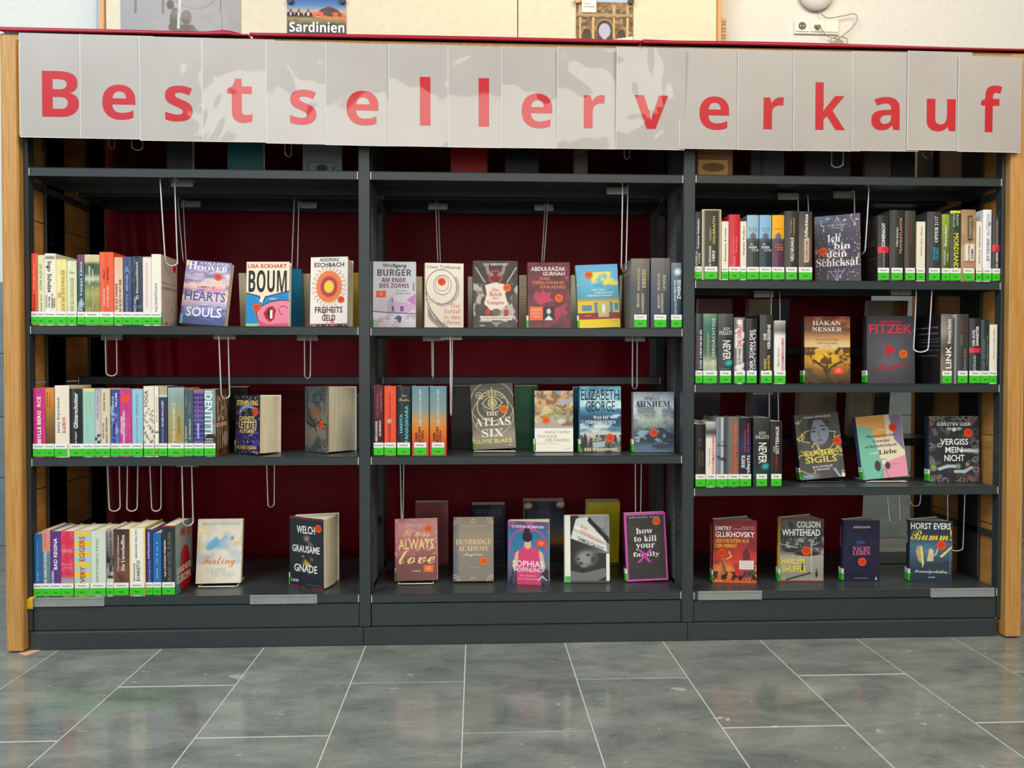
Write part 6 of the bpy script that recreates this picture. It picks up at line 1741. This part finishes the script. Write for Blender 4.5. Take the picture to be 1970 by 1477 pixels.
c.line([(.4, 0), (.46, .14), (.54, .12), (.58, 0)], .006, (100, 90, 84))
facing('RC', 8, 1661, 1748, 802, .10, .022, c, [('ALI HAZELWOOD', 'b', (236, 190, 110), .14, .62, .895, .93), ('Die', 'S', (250, 236, 210), .44, .62, .745, .785), ('theoretische', 'S', (70, 60, 50), .18, .84, .655, .70), ('Unwahr', 'S', (70, 60, 50), .32, .70, .57, .615), ('scheinlichkeit', 'S', (70, 60, 50), .14, .84, .495, .54), ('von', 'S', (244, 236, 214), .22, .40, .385, .42), ('Liebe', 'S', (50, 44, 40), .42, .82, .375, .45), ('ROMAN', 'r', (214, 120, 140), .64, .84, .20, .22)], (80, 90, 140),
    'orange, mint, purple and pink patchwork cover, Liebe', 6, 0, -5, label=('Jugend', 'Haze', 0), stick=[(.80, .79, .0135, '')], hard=False, back=(90, 90, 140), lift=.004)
c = V((52, 52, 56))
gg = [(150, 100, 96), (120, 134, 100), (150, 160, 170), (130, 84, 84)]
for k in range(60):
    a = rr.random() * 2 * math.pi
    e = rr.uniform(.84, 1.05)
    x, y = .5 + .48 * e * max(-1, min(1, 1.35 * math.cos(a))), .5 + .48 * e * max(-1, min(1, 1.35 * math.sin(a)))
    c.ring(x, y, rr.uniform(.03, .07), .014, gg[k % 4], .9)
c.cloud(9, 12, (110, 120, 120), .6, .7, .6, 4)
c.ell(.5, .5, .36, .27, (48, 48, 52), 1, .3)
c.ell(.5, .80, .05, .035, (226, 220, 190), 1, .2)
c.ell(.40, .81, .07, .03, (150, 180, 180), 1, .4)
c.ell(.60, .81, .07, .03, (150, 180, 180), 1, .4)
c.ring(.21, .56, .04, .014, (200, 200, 190))
c.line([(.2, .2), (.36, .24), (.52, .24)], .05, (196, 200, 206))
c.line([(.52, .16), (.7, .16), (.84, .22)], .05, (190, 196, 206))
c.ell(.58, .24, .06, .05, (120, 160, 110), 1, .4)
c.ell(.08, .22, .08, .07, (130, 160, 100), .9, .5)
c.ell(.76, .27, .05, .04, (196, 130, 110), 1, .4)
c.line([(.64, .48), (.8, .48), (.95, .47)], .06, (210, 210, 206), .8)
c.ell(.8, .08, .1, .05, (150, 80, 84), .8, .6)
c.ell(.1, .08, .1, .05, (130, 80, 80), .8, .6)
facing('RC', 9, 1789, 1885, 800, .085, .026, c, [('KERSTIN GIER', 'b', (236, 236, 230), .16, .84, .855, .905), ('VERGISS', 'b', (244, 244, 240), .22, .78, .565, .66), ('MEIN', 'b', (244, 244, 240), .32, .66, .445, .535), ('NICHT', 'b', (244, 244, 240), .30, .70, .315, .415)], (30, 50, 70),
    'dark ornamental cover, Vergissmeinnicht', 2, 2, 0, label=('Jugend', 'Gier', 0), stick=[(.78, .745, .0145, '')], back=(40, 56, 76))
# right bay, bottom row: ajar books seen from above
c = V((190, 60, 44), 1.6)
c.grad([(0, (226, 96, 50)), (.2, (236, 120, 60)), (.4, (206, 56, 44)), (.7, (160, 36, 44)), (1, (130, 30, 40))])
c.cloud(4, 6, (120, 26, 36), .5, .66, .7, 5, .3, 1)
c.ell(.25, .2, .3, .16, (250, 170, 80), .8, .9)
c.poly([(.68, .3), (.68, .48), (.76, .58), (.84, .48), (.86, .3)], (96, 40, 40))
c.poly([(.44, .3), (.9, .4), (.96, .1), (.6, .06), (.5, .2)], (196, 44, 50))
c.poly([(.62, .1), (.96, .1), (.96, .28), (.8, .16)], (66, 84, 66))
c.poly([(.16, .08), (.2, .4), (.24, .42), (.34, .12)], (196, 120, 60))
c.line([(.2, .36), (.26, .24), (.3, .1)], .02, (110, 50, 30))
c.cloud(12, 10, (50, 20, 20), .56, .62, .9, 6, .04, .18)
c.line([(.36, .5), (.42, .42), (.3, .38)], .02, (250, 190, 70))
facing('RD', 0, 1373, 1457, 1000, .095, .032, c, [('DMITRY', 'x', (246, 242, 236), .05, .42, .84, .905), ('GLUKHOVSKY', 'x', (250, 246, 240), .05, .95, .73, .82), ('DER AUTOR DES', 'b', (240, 200, 190), .66, .94, .885, .90), ('BESTSELLERS METRO 2033', 'b', (240, 200, 190), .46, .94, .855, .87), ('GESCHICHTEN AUS', 'x', (246, 190, 60), .05, .82, .645, .705), ('DER HEIMAT', 'x', (246, 190, 60), .05, .55, .565, .625), ('HEYNE', 'x', (240, 236, 230), .04, .22, .025, .045)], (110, 30, 36),
    'red cover with orange towers, yellow title', 0, 6, 0, 24, label=('Thriller', 'Gluk', 0), stick=[(.2, .48, .0135, '')], stexts=[('DMITRY GLUKHOVSKY', 'x', (240, 236, 230), .1, .42, .2, .92, 'u'), ('GESCHICHTEN AUS DER HEIMAT', 'x', (246, 190, 60), .55, .86, .2, .92, 'u')], back=(140, 30, 40), pages=(236, 216, 190))
r_ = [o for o in COL.objects if o.get('label', '').startswith('red cover with orange towers')][0]
dd, hh = FACE['red cover with orange towers, yellow title'][2:]
q = MB()
q.add([(.016 + .0006, x * dd, y * hh) for x, y in ((.6, .22), (.93, .22), (.93, .36), (.6, .36))], [(0, 1, 2, 3)], (240, 234, 226))
for j in range(4):
    q.text((.016, 0, 0), (0, dd, 0), (0, 0, hh), (1, 0, 0), (('Geschichten die', 'uns von der Macht', 'der Mächtigen', 'neu erzählen')[j], 'b', (206, 80, 70), .63, .90, .335 - .03 * j, .347 - .03 * j), eps=.0009)
q.build('blurb_sticker', M_PRINT, r_)
c = V((120, 118, 112), 1.6)
c.grad([(0, (170, 164, 146)), (.1, (150, 146, 130)), (.4, (170, 166, 150)), (.5, (90, 90, 90)), (.6, (70, 70, 74)), (.72, (54, 54, 58)), (.84, (86, 84, 82)), (1, (96, 96, 96))])
c.cloud(12, 14, (40, 40, 44), .5, .62, .8, 3, .5, 1)
c.cloud(10, 14, (200, 196, 190), .58, .68, .7, 9, .4, .72)
c.ell(.62, .45, .32, .045, (60, 26, 30), 1, .2)
c.ell(.25, .5, .2, .04, (40, 40, 44), 1, .3)
c.ell(.86, .58, .16, .04, (50, 50, 54), 1, .3)
c.line([(.72, .6), (.72, .14)], .02, (190, 190, 186))
c.line([(.72, .58), (.84, .60)], .016, (190, 190, 186))
c.line([(0, .6), (.4, .54)], .012, (200, 200, 196))
c.line([(.15, .03), (.7, .14)], .03, (60, 60, 60))
for x, y in ((.52, .15), (.84, .06)):
    c.ell(x, y + .06, .03, .06, (24, 24, 28), 1, .3)
    c.ell(x, y + .13, .02, .016, (24, 24, 28), 1, .3)
c.rect(0, 0, 1, .02, (150, 60, 50))
c.rect(0, .975, 1, 1, (120, 60, 50))
facing('RD', 1, 1502, 1586, 997, .10, .032, c, [('COLSON', 'x', (250, 248, 244), .38, .92, .86, .96), ('WHITEHEAD', 'x', (250, 248, 244), .04, .92, .73, .835), ('HARLEM', 'x', (246, 216, 70), .04, .56, .28, .375), ('SHUFFLE', 'x', (246, 216, 70), .05, .60, .155, .255)], (236, 190, 70),
    'grey street photo cover, Harlem Shuffle', 0, 4, 0, 26, label=('Thriller', 'Whit', 0), stick=[(.60, .49, .0145, '')], stexts=[('COLSON WHITEHEAD', 'x', (60, 50, 40), .3, .7, .56, .96, 'u')], back=(236, 190, 70))
c = V((34, 30, 58), 1.6)
c.cloud(4, 5, (40, 40, 76), .5, .7, .7, 3)
c.ell(.48, .64, .16, .04, (50, 80, 130), 1, .5)
c.line([(.36, .62), (.4, .58), (.44, .58)], .02, (46, 70, 120))
facing('RD', 2, 1624, 1694, 1000, .095, .028, c, [('SARAH TANNER', 'C', (226, 220, 230), .26, .74, .87, .91), ('NACHT', 'S', (226, 120, 170), .26, .74, .50, .57), ('LEBEN', 'S', (240, 110, 160), .26, .74, .43, .495), ('ROMAN ATLANTIK', 'b', (180, 176, 190), .32, .68, .045, .06), ('A', 'b', (236, 236, 236), .87, .94, .02, .075)], (44, 30, 60),
    'midnight blue cover, pink title Nachtleben', 0, 3, 0, 24, label=('Thriller', 'Nach', 0), stick=[(.52, .32, .0135, '')], stexts=[('NACHTLEBEN', 'S', (206, 110, 160), .3, .7, .56, .9, 'u')], back=(34, 30, 58))
c = V((50, 66, 80), 1.6)
c.grad([(0, (44, 56, 68)), (.2, (40, 54, 68)), (.4, (60, 90, 110)), (.6, (70, 110, 140)), (.8, (44, 56, 68)), (1, (44, 54, 64))])
c.ell(.4, .5, .35, .15, (90, 140, 170), .7, .9)
c.poly([(.2, .36), (.14, .5), (.2, .6), (.26, .56), (.3, .4), (.26, .3)], (190, 170, 110))
c.poly([(.24, .6), (.3, .56), (.34, .3), (.3, .22)], (236, 214, 130))
c.poly([(.40, .34), (.44, .46), (.48, .56), (.56, .5), (.56, .34)], (214, 196, 150))
c.ell(.50, .50, .07, .05, (226, 210, 160), 1, .4)
c.line([(.54, .42), (.62, .46), (.66, .54)], .025, (214, 196, 150))
c.poly([(.7, .42), (1, .6), (1, .56), (.76, .40)], (236, 214, 130))
c.poly([(.4, .28), (1, .36), (1, .14), (.4, .16)], (44, 62, 74))
c.line([(.36, .16), (.94, .14), (.96, .5)], .01, (120, 130, 130))
facing('RD', 3, 1752, 1834, 1000, .085, .03, c, [('HORST EVERS', 'x', (248, 246, 240), .02, .96, .86, .965), ('Bumm!', 'C', (246, 216, 60), .02, .98, .68, .86), ('Kriminalgeschichten', 'C', (236, 236, 232), .12, .88, .125, .20), ('rowohlt', 'b', (220, 220, 220), .44, .6, .065, .09)], (36, 48, 60),
    'night blue cover with dog barkeeper, title Bumm', 0, 8, 0, 26, label=('Krimi', 'Evers', 0), stick=[(.74, .60, .0145, '')], stexts=[('HORST EVERS', 'x', (240, 240, 236), .3, .7, .62, .96, 'u')], back=(44, 58, 70))

# ------------------------------------------------------------------ acrylic / wire stands under some books
for u0, u1, row, y, lab in ((912, 992, 'MB', .11, 'white wire book stand under the Atlas Six book'), (766, 834, 'MC', .115, 'white wire book stand under the Always Love book'),
                            (1668, 1742, 'RC', .10, 'white wire book stand under the patchwork Liebe book'), (381, 456, 'LC', .10, 'white wire book stand under the cream Feeling book'),
                            (1546, 1622, 'RC', .10, 'dark wire book stand under the Dark Sigils book')):
    xa, xb = at(u0, 900, y)[0], at(u1, 900, y)[0]
    z = ROWZ[row]
    q = MB()
    q.tube([(xa + .01, y + .10, z + .0018), (xa, y - .006, z + .0018), (xa + .004, y - .014, z + .004), ((xa + xb) / 2, y - .017, z + .0048), (xb - .004, y - .014, z + .004), (xb, y - .006, z + .0018), (xb - .01, y + .10, z + .0018)], .0016, 6, (236, 232, 222) if 'white' in lab else (60, 60, 60))
    tag(q.build('book_stand', M_PRINT), lab, 'book stand', 'wire stands under displayed books')

# ------------------------------------------------------------------ books on the far side, seen from behind
def backbook(row, u0, u1, vt, y, t, cl, desc, z=None, page=None, texts=(), painter=None, lean=-6, ztop=None, yaw=0, where='standing behind'):
    """its back cover faces us; the page block shows at the left"""
    z = ROWZ[row] if z is None else z
    x0, zt = at(u0, vt, y)
    x1 = at(u1, vt, y)[0]
    h = (ztop - z) if ztop else zt - z
    w = x1 - x0
    cv = Cv(30, 42, cl)
    if painter:
        painter(cv)
    root = make_book(t, w, h, cl, cl, cv, cl, False, 0, (), (), texts, None, True, None, page or (206, 196, 170))
    # back cover (-x) turned to face -y: spine ends up at the right
    R_ = Matrix.Rotation(math.radians(-lean), 4, 'X') @ Matrix.Rotation(math.radians(yaw), 4, 'Z') @ Matrix.Rotation(math.pi / 2, 4, 'Z') @ Matrix.Translation((t / 2, 0, 0))
    zmin = min((R_ @ Vector(p)).z for p in ((t / 2, 0, 0), (t / 2, w, 0), (-t / 2, 0, 0), (-t / 2, w, 0)))
    place(root, Matrix.Translation((x1, y, z - zmin + .0005)) @ R_)
    tag(root, desc, 'book', 'books of the far side seen from behind')


def dense(n, y0, y1, col, seed=0, x0=.1, x1=.9, sz=.017):
    r = random.Random(seed)
    out = []
    words = 'ein Roman über die Liebe und das Leben einer Frau in der großen Stadt am Meer wo alles begann und niemand mehr daran glaubte'.split()
    for k in range(n):
        y = y1 - (y1 - y0) * k / max(n - 1, 1)
        s_ = ' '.join(r.sample(words, 6))
        out.append((s_, 'r', col, x0, x1 - r.choice([0, 0, .1, .25]), y - sz, y))
    return out


Lb = [
    # bottom row, middle bay, standing on the rear base shelf
    ('MC', 800, 863, 965, .365, .03, (150, 78, 82), 'dusty pink back cover standing behind the Always Love book, bottom row', (222, 200, 184), dense(3, .80, .88, (90, 40, 46), 1, .2, .85, .03) + dense(9, .3, .70, (190, 130, 130), 2, .5, .95)),
    ('MC', 908, 972, 969, .365, .034, (32, 34, 60), 'navy back cover standing behind the Dunbridge Academy book, bottom row', (206, 200, 190), dense(4, .82, .92, (170, 170, 190), 3) + dense(8, .3, .6, (120, 120, 150), 4, .6, .95)),
    ('MC', 1008, 1085, 962, .37, .04, (44, 48, 66), 'night sky back cover with blossoms behind woman in pink, bottom row', (186, 184, 178), dense(12, .45, .86, (150, 150, 150), 5)),
    ('MC', 1128, 1191, 963, .36, .04, (206, 186, 30), 'bright yellow back cover behind the child photo book, bottom row', (206, 204, 196), dense(3, .80, .9, (120, 96, 20), 6, .2, .7, .03) + dense(5, .4, .6, (150, 130, 20), 7)),
    # top row, middle bay
    ('MA', 800, 812, 533, .255, .05, (222, 212, 178), 'cream page block seen between purple house and spiral stair books', (226, 216, 186), ()),
    ('MA', 900, 910, 533, .255, .05, (190, 176, 150), 'beige sliver of a book behind the spiral stair cover', (220, 208, 180), ()),
    ('MA', 999, 1014, 530, .25, .03, (178, 160, 132), 'beige back cover behind the horned mask book', None, dense(14, .1, .8, (110, 96, 76), 8)),
    ('MA', 1098, 1113, 530, .25, .03, (214, 204, 176), 'cream book sliver behind the maroon leaf cover', None, ()),
    ('MA', 1193, 1206, 530, .25, .03, (200, 186, 150), 'pale book sliver behind the train cover', None, ()),
    # top row, left bay
    ('LA', 462, 476, 527, .25, .03, (206, 194, 160), 'cream book sliver left behind the comic mouth cover', None, ()),
    ('LA', 556, 582, 519, .22, .03, (30, 110, 140), 'teal back cover standing right behind the comic mouth cover', None, ()),
    ('LA', 579, 598, 528, .26, .03, (226, 212, 170), 'cream book between teal back cover and orange sun cover', None, ()),
    ('LA', 678, 691, 526, .26, .03, (226, 176, 50), 'yellow book sliver beside the steel upright, top row', None, ()),
    # middle row, middle bay
    ('MB', 868, 909, 742, .22, .03, (30, 28, 28), 'black back cover with small white text left of the Atlas Six book', None, dense(5, .68, .82, (110, 108, 104), 9) + dense(12, .25, .6, (96, 94, 92), 10)),
    ('MB', 990, 1034, 742, .20, .03, (20, 90, 50), 'dark green back cover between Atlas Six and golden street books', None, dense(14, .2, .75, (30, 60, 44), 11)),
    ('MB', 1102, 1118, 745, .20, .03, (30, 96, 130), 'dark blue book sliver left behind the sea and city cover', None, ()),
    ('LB', 682, 692, 760, .24, .03, (196, 186, 160), 'pale book sliver behind the very thick page block', None, ()),
    ('LB', 441, 480, 745, .22, .03, (26, 24, 26), 'black back cover behind the dark blue and gold ajar book', None, dense(8, .5, .75, (70, 70, 70), 12)),
    # right bay rear shelves
    ('RC', 1333, 1383, 748, .30, .03, (62, 62, 62), 'dark grey back cover behind the black olive lettered thriller, third row', None, dense(18, .1, .9, (96, 96, 94), 13), .592),
    ('RC', 1440, 1481, 748, .30, .04, (56, 54, 72), 'violet grey back cover behind purple black book, third row', (170, 160, 130), (), .592),
    ('RC', 1484, 1500, 748, .31, .03, (34, 40, 50), 'dark speckled book behind the Gotteshaus book, third row', None, dense(9, .2, .8, (80, 90, 110), 14), .592),
    ('RC', 1536, 1606, 752, .34, .04, (120, 106, 84), 'brown paper coloured book behind the yellow lightning cover', (150, 132, 98), (), .592),
    ('RC', 1632, 1674, 752, .36, .03, (140, 132, 104), 'olive beige book left behind the patchwork cover', None, (), .592),
    ('RC', 1678, 1708, 752, .36, .03, (44, 46, 36), 'dark olive ribbed book right behind the patchwork cover', None, dense(20, .1, .9, (60, 62, 50), 15), .592),
    ('RB', 1342, 1406, 562, .31, .03, (96, 10, 22), 'deep red back cover behind green shaded book, second row', None, (), .905),
    ('RB', 1438, 1482, 562, .31, .03, (118, 106, 80), 'khaki book behind the black thriller pair, second row', None, (), .905),
    ('RB', 1486, 1516, 562, .32, .03, (40, 46, 48), 'dark slate book behind the smoky top white book, second row', None, (), .905),
    ('RB', 1668, 1712, 562, .34, .03, (130, 122, 100), 'beige grey book behind the play triangle cover', None, (), .905),
    ('RB', 1716, 1742, 562, .34, .03, (110, 56, 34), 'rust striped narrow book behind the play triangle cover', None, (), .905),
]
for it in Lb:
    row, u0, u1, vt, y, t, cl, desc, pg, tx = it[:10]
    z = it[10] if len(it) > 10 else None
    kw = {}
    if z:
        kw['ztop'] = min(z + .215, {'RC': .756, 'RB': 1.068}[row])
    if 'night sky' in desc:
        kw['painter'] = lambda c: (c.grad([(0, (30, 28, 32)), (.25, (60, 50, 44)), (.35, (190, 130, 60)), (.5, (120, 120, 120)), (.8, (50, 56, 80)), (1, (34, 36, 50))]), c.ell(.1, .93, .12, .06, (226, 180, 160), 1, .3), c.ell(.9, .95, .12, .06, (226, 180, 160), 1, .3))
    if 'rust' in desc:
        kw['painter'] = lambda c: c.gradx([(0, (100, 70, 40)), (.4, (130, 40, 26)), (.6, (60, 30, 20)), (.8, (140, 60, 36)), (1, (60, 30, 20))])
    backbook(row, u0, u1, vt, y, t, cl, desc, z=z, page=pg, texts=tx, **kw)

# objects on the topmost shelves, mostly hidden by the banner
ZT = SH[0][0]
for (u0, u1, cl, desc, zt, y, pnt) in (
        (437, 505, (44, 104, 104), 'teal box standing on the topmost shelf, left bay', ZT, .12, lambda c: c.mix((np.sin(c.y * 120) > .2) * .3, (34, 84, 84))),
        (582, 655, (130, 136, 134), 'grey booklet with dark oval on the topmost shelf, left bay', ZT, .12, lambda c: (c.rect(.12, 0, .9, .27, (104, 108, 106)), c.rect(.16, 0, .86, .25, (134, 140, 136)), c.ell(.5, .17, .16, .055, (46, 50, 50), 1, .1), c.rect(.76, .14, .84, .2, (60, 64, 64)))),
        (320, 368, (58, 58, 62), 'dark grey folder on the topmost shelf, left bay', ZT, .16, None),
        (867, 937, (172, 12, 22), 'red box on the topmost shelf, middle bay', ZT, .12, lambda c: c.mix((np.sin(c.y * 120) > .2) * .3, (150, 8, 20))),
        (971, 1035, (24, 22, 24), 'black box on the topmost shelf, middle bay', ZT, .12, lambda c: c.mix((np.sin(c.y * 120) > .2) * .3, (50, 48, 48))),
        (1104, 1130, (104, 92, 84), 'brown grey narrow book on the topmost shelf, middle bay', ZT, .12, None),
        (1341, 1409, (150, 96, 66), 'orange brown booklet with yellow lower picture, topmost shelf, right bay', SH[2][0], .05, lambda c: (c.rect(.04, 0, .86, .27, (210, 160, 84)), c.ell(.45, .16, .36, .07, (120, 80, 40), 1, .2), c.rect(.04, .27, .86, .285, (90, 50, 30)))),
        (1445, 1508, (84, 84, 90), 'slate grey book on the topmost shelf, right bay', SH[2][0], .12, lambda c: c.rect(.3, 0, .34, 1, (50, 50, 56))),
        (1550, 1636, (76, 70, 68), 'broad taupe box on the topmost shelf, right bay', SH[2][0], .14, lambda c: c.mix(((np.sin(c.y * 110) > .3) & (c.x > .55)) * .5, (50, 44, 50))),
        (1664, 1714, (92, 84, 68), 'beige grey box right of taupe box on the topmost shelf', SH[2][0], .14, None),
        (1716, 1760, (26, 40, 34), 'dark green box right of beige grey box, topmost shelf', SH[2][0], .14, None)):
    x0, x1 = at(u0, 300, y)[0], at(u1, 300, y)[0]
    cv = Cv(34, 80, cl)
    if pnt:
        pnt(cv)
    root = make_book(.026, x1 - x0, .215, cl, cv, None, cl, True, 0, (), (), (), None, False, None)
    place(root, Matrix.Translation((x0, y, zt + .0005)) @ Matrix.Rotation(-math.pi / 2, 4, 'Z') @ Matrix.Translation((-.013, 0, 0)))
    tag(root, desc, 'book' if 'box' not in desc else 'box', 'things on the topmost shelves')

# ------------------------------------------------------------------ chrome wire bookends hanging from the shelves
def hang(name_z, uA0, uA1, uB0, uB1, vbot, label, yA=.05, yB=.09, slider=None, zt=None):
    """two legs: A from (uA0) at the shelf underside down to uA1, B likewise, joined by a U at the bottom"""
    zt = name_z - LIP - .001
    yb = (yA + yB) / 2
    zb = at((uA1 + uB1) / 2, vbot, yb)[1]
    xA0, xA1 = at(uA0, 500, yA)[0], at(uA1, 500, yA)[0]
    xB0, xB1 = at(uB0, 500, yB)[0], at(uB1, 500, yB)[0]
    r = .013
    P = [(xA0, yA + .02, zt + .012), (xA0, yA + .006, zt + .010), (xA0, yA, zt), (xA0 * .3 + xA1 * .7, yA, zb + (zt - zb) * .3), (xA1, yA, zb + r)]
    n = 6
    for k in range(1, n):
        a = math.pi * k / n
        f_ = (1 - math.cos(a)) / 2
        P.append((xA1 + (xB1 - xA1) * f_, yA + (yB - yA) * f_, zb + r - r * math.sin(a)))
    P += [(xB1, yB, zb + r), (xB0 * .3 + xB1 * .7, yB, zb + (zt - zb) * .3), (xB0, yB, zt), (xB0, yB + .006, zt + .010), (xB0, yB + .02, zt + .012)]
    t = tag(empty('wire_bookend', ((xA0 + xB0) / 2, (yA + yB) / 2, zt + .01)), label, 'bookend', 'wire bookends hanging under the shelves')
    q = MB()
    q.tube(smooth_path(P, 3), .0021, 7)
    child(q, 'wire', M_CHROME, t, True)
    q = MB()
    su = slider if slider else (uA0 + uB0) / 2
    rear = yA > .25
    ys = max(yA, yB) + .018 if rear else min(max(yA, yB) + .018, .17)
    ye = ys + .035
    xs = at(su, 400, ys)[0]
    q.bbox(xs - .033, xs + .033, ys, ys + .0016, zt - .010, zt + .0125, .0005, (150,) * 3, 0)
    q.bbox(xs - .033, xs + .033, ys + .0016, ye, zt + .0105, zt + .0125, .0005, (150,) * 3, 0)
    child(q, 'slider', M_PLATE, t)


T0, T1, T2, T3 = 1.4155, .9545, .567, 1.0990
bk = 'chrome wire bookend '
hang(T0, 309, 318, 337, 341, 512, bk + 'touching the beige Nachmittage cover, top row, left bay', .03, .05, 350)
hang(T0, 343, 352, 353, 358, 506, bk + 'behind the purple sunset cover, top row, left bay', .33, .36, 366)
hang(T0, 566, 561, 575, 572, 520, bk + 'behind the comic mouth cover, top row, left bay', .33, .36, 590)
hang(T0, 838, 842, 843, 847, 508, bk + 'behind the spiral stair cover, top row, middle bay', .33, .36, 842)
hang(T0, 1053, 1046, 1048, 1042, 508, bk + 'behind the maroon leaf cover, top row, middle bay', .33, .36, 1046)
hang(T0, 1197, 1195, 1207, 1204, 521, bk + 'touching the thick grey blue fantasy book', .04, .09, 1187)
R0 = SH[2][0]
hang(R0, 1534, 1535, 1553, 1556, 440, bk + 'behind the dark brown spine with framed name, right bay', .165, .18, 1515)
hang(R0, 1642, 1644, 1670, 1664, 490, bk + 'right of the violet starry cover', .12, .04, 1622)
hang(SH[2][1], 1484, 1483, 1500, 1502, 660, bk + 'above the smoky top white book, second row, right bay', .165, .18, 1470)
hang(SH[2][1], 1763, 1759, 1793, 1787, 676, bk + 'over black back cover right of the play triangle cover', .05, .03, 1735)
hang(SH[2][2], 1481, 1482, 1498, 1500, 830, bk + 'behind the Gotteshaus book, third row, right bay', .10, .12, 1470)
hang(SH[2][3], 1710, 1716, 1733, 1736, 1004, bk + 'above the gap left of the Bumm cover, bottom row', .10, .12, 1720)
hang(SH[2][3], 1750, 1756, 1776, 1774, 972, bk + 'above the Bumm cover, short loop, bottom row', .17, .15, 1762)
hang(SH[2][3], 1827, 1829, 1861, 1858, 1058, bk + 'right of the Bumm cover beside the oak end board', .15, .13, 1834)
hang(T1, 420, 424, 438, 440, 767, bk + 'touching the brown side of the Identitti book', .03, .05, 430)
hang(T1, 201, 202, 223, 223, 724, bk + 'before the left edge of the darkened curtain, middle row', .13, .14, 212)
hang(T1, 585, 585, 597, 596, 728, bk + 'before the darkened curtain above the grey smoky cover', .14, .15, 590)
hang(T1, 830, 831, 833, 833, 728, bk + 'left one of the pair before dark cloth, middle bay', .16, .13, 832)
hang(T1, 866, 866, 870, 868, 800, bk + 'touching the right one of the two orange to blue twin books', .02, .05, 868)
hang(T1, 1217, 1217, 1226, 1226, 748, bk + 'above the grey misty mountain cover, middle bay', .13, .15, 1222)
hang(T2, 203, 206, 226, 227, 984, bk + 'leftmost over the bottom spine row, dark leg', .10, .12, 211)
hang(T2, 242, 240, 262, 260, 984, bk + 'second from left over the bottom spine row', .12, .13, 254)
hang(T2, 285, 288, 307, 306, 984, bk + 'third from left over the bottom spine row', .12, .13, 296)
hang(T2, 347, 349, 366, 368, 1012, bk + 'touching the teal hotel novel cover', .03, .05, 356)
hang(T2, 511, 513, 526, 525, 976, bk + 'before the darkened curtain between the two bottom left covers', .13, .15, 518)
hang(T2, 769, 771, 776, 774, 1000, bk + 'behind the copper pink script cover', .13, .15, 772)
hang(T2, 1223, 1224, 1235, 1234, 988, bk + 'behind the black cover with pink rim', .15, .17, 1230)
# top compartments, tips below the banner
hang(1.778, 210, 211, 221, 222, 288, bk + 'tip showing under the letter e sheet, topmost left', .20, .21)
hang(1.778, 254, 255, 275, 276, 290, bk + 'tip showing under the first letter s sheet, topmost left', .12, .13)
hang(1.778, 547, 549, 560, 561, 302, bk + 'tip showing left of the grey booklet, topmost left', .12, .13)
hang(1.778, 1200, 1200, 1210, 1210, 306, bk + 'tip showing under the letter v sheet, topmost middle', .12, .13)
hang(1.778, 1598, 1598, 1620, 1620, 321, bk + 'loop before the broad taupe box, topmost right', .08, .07)
hang(1.778, 1773, 1773, 1790, 1790, 303, bk + 'tip showing right of the dark green box, topmost right', .12, .13)
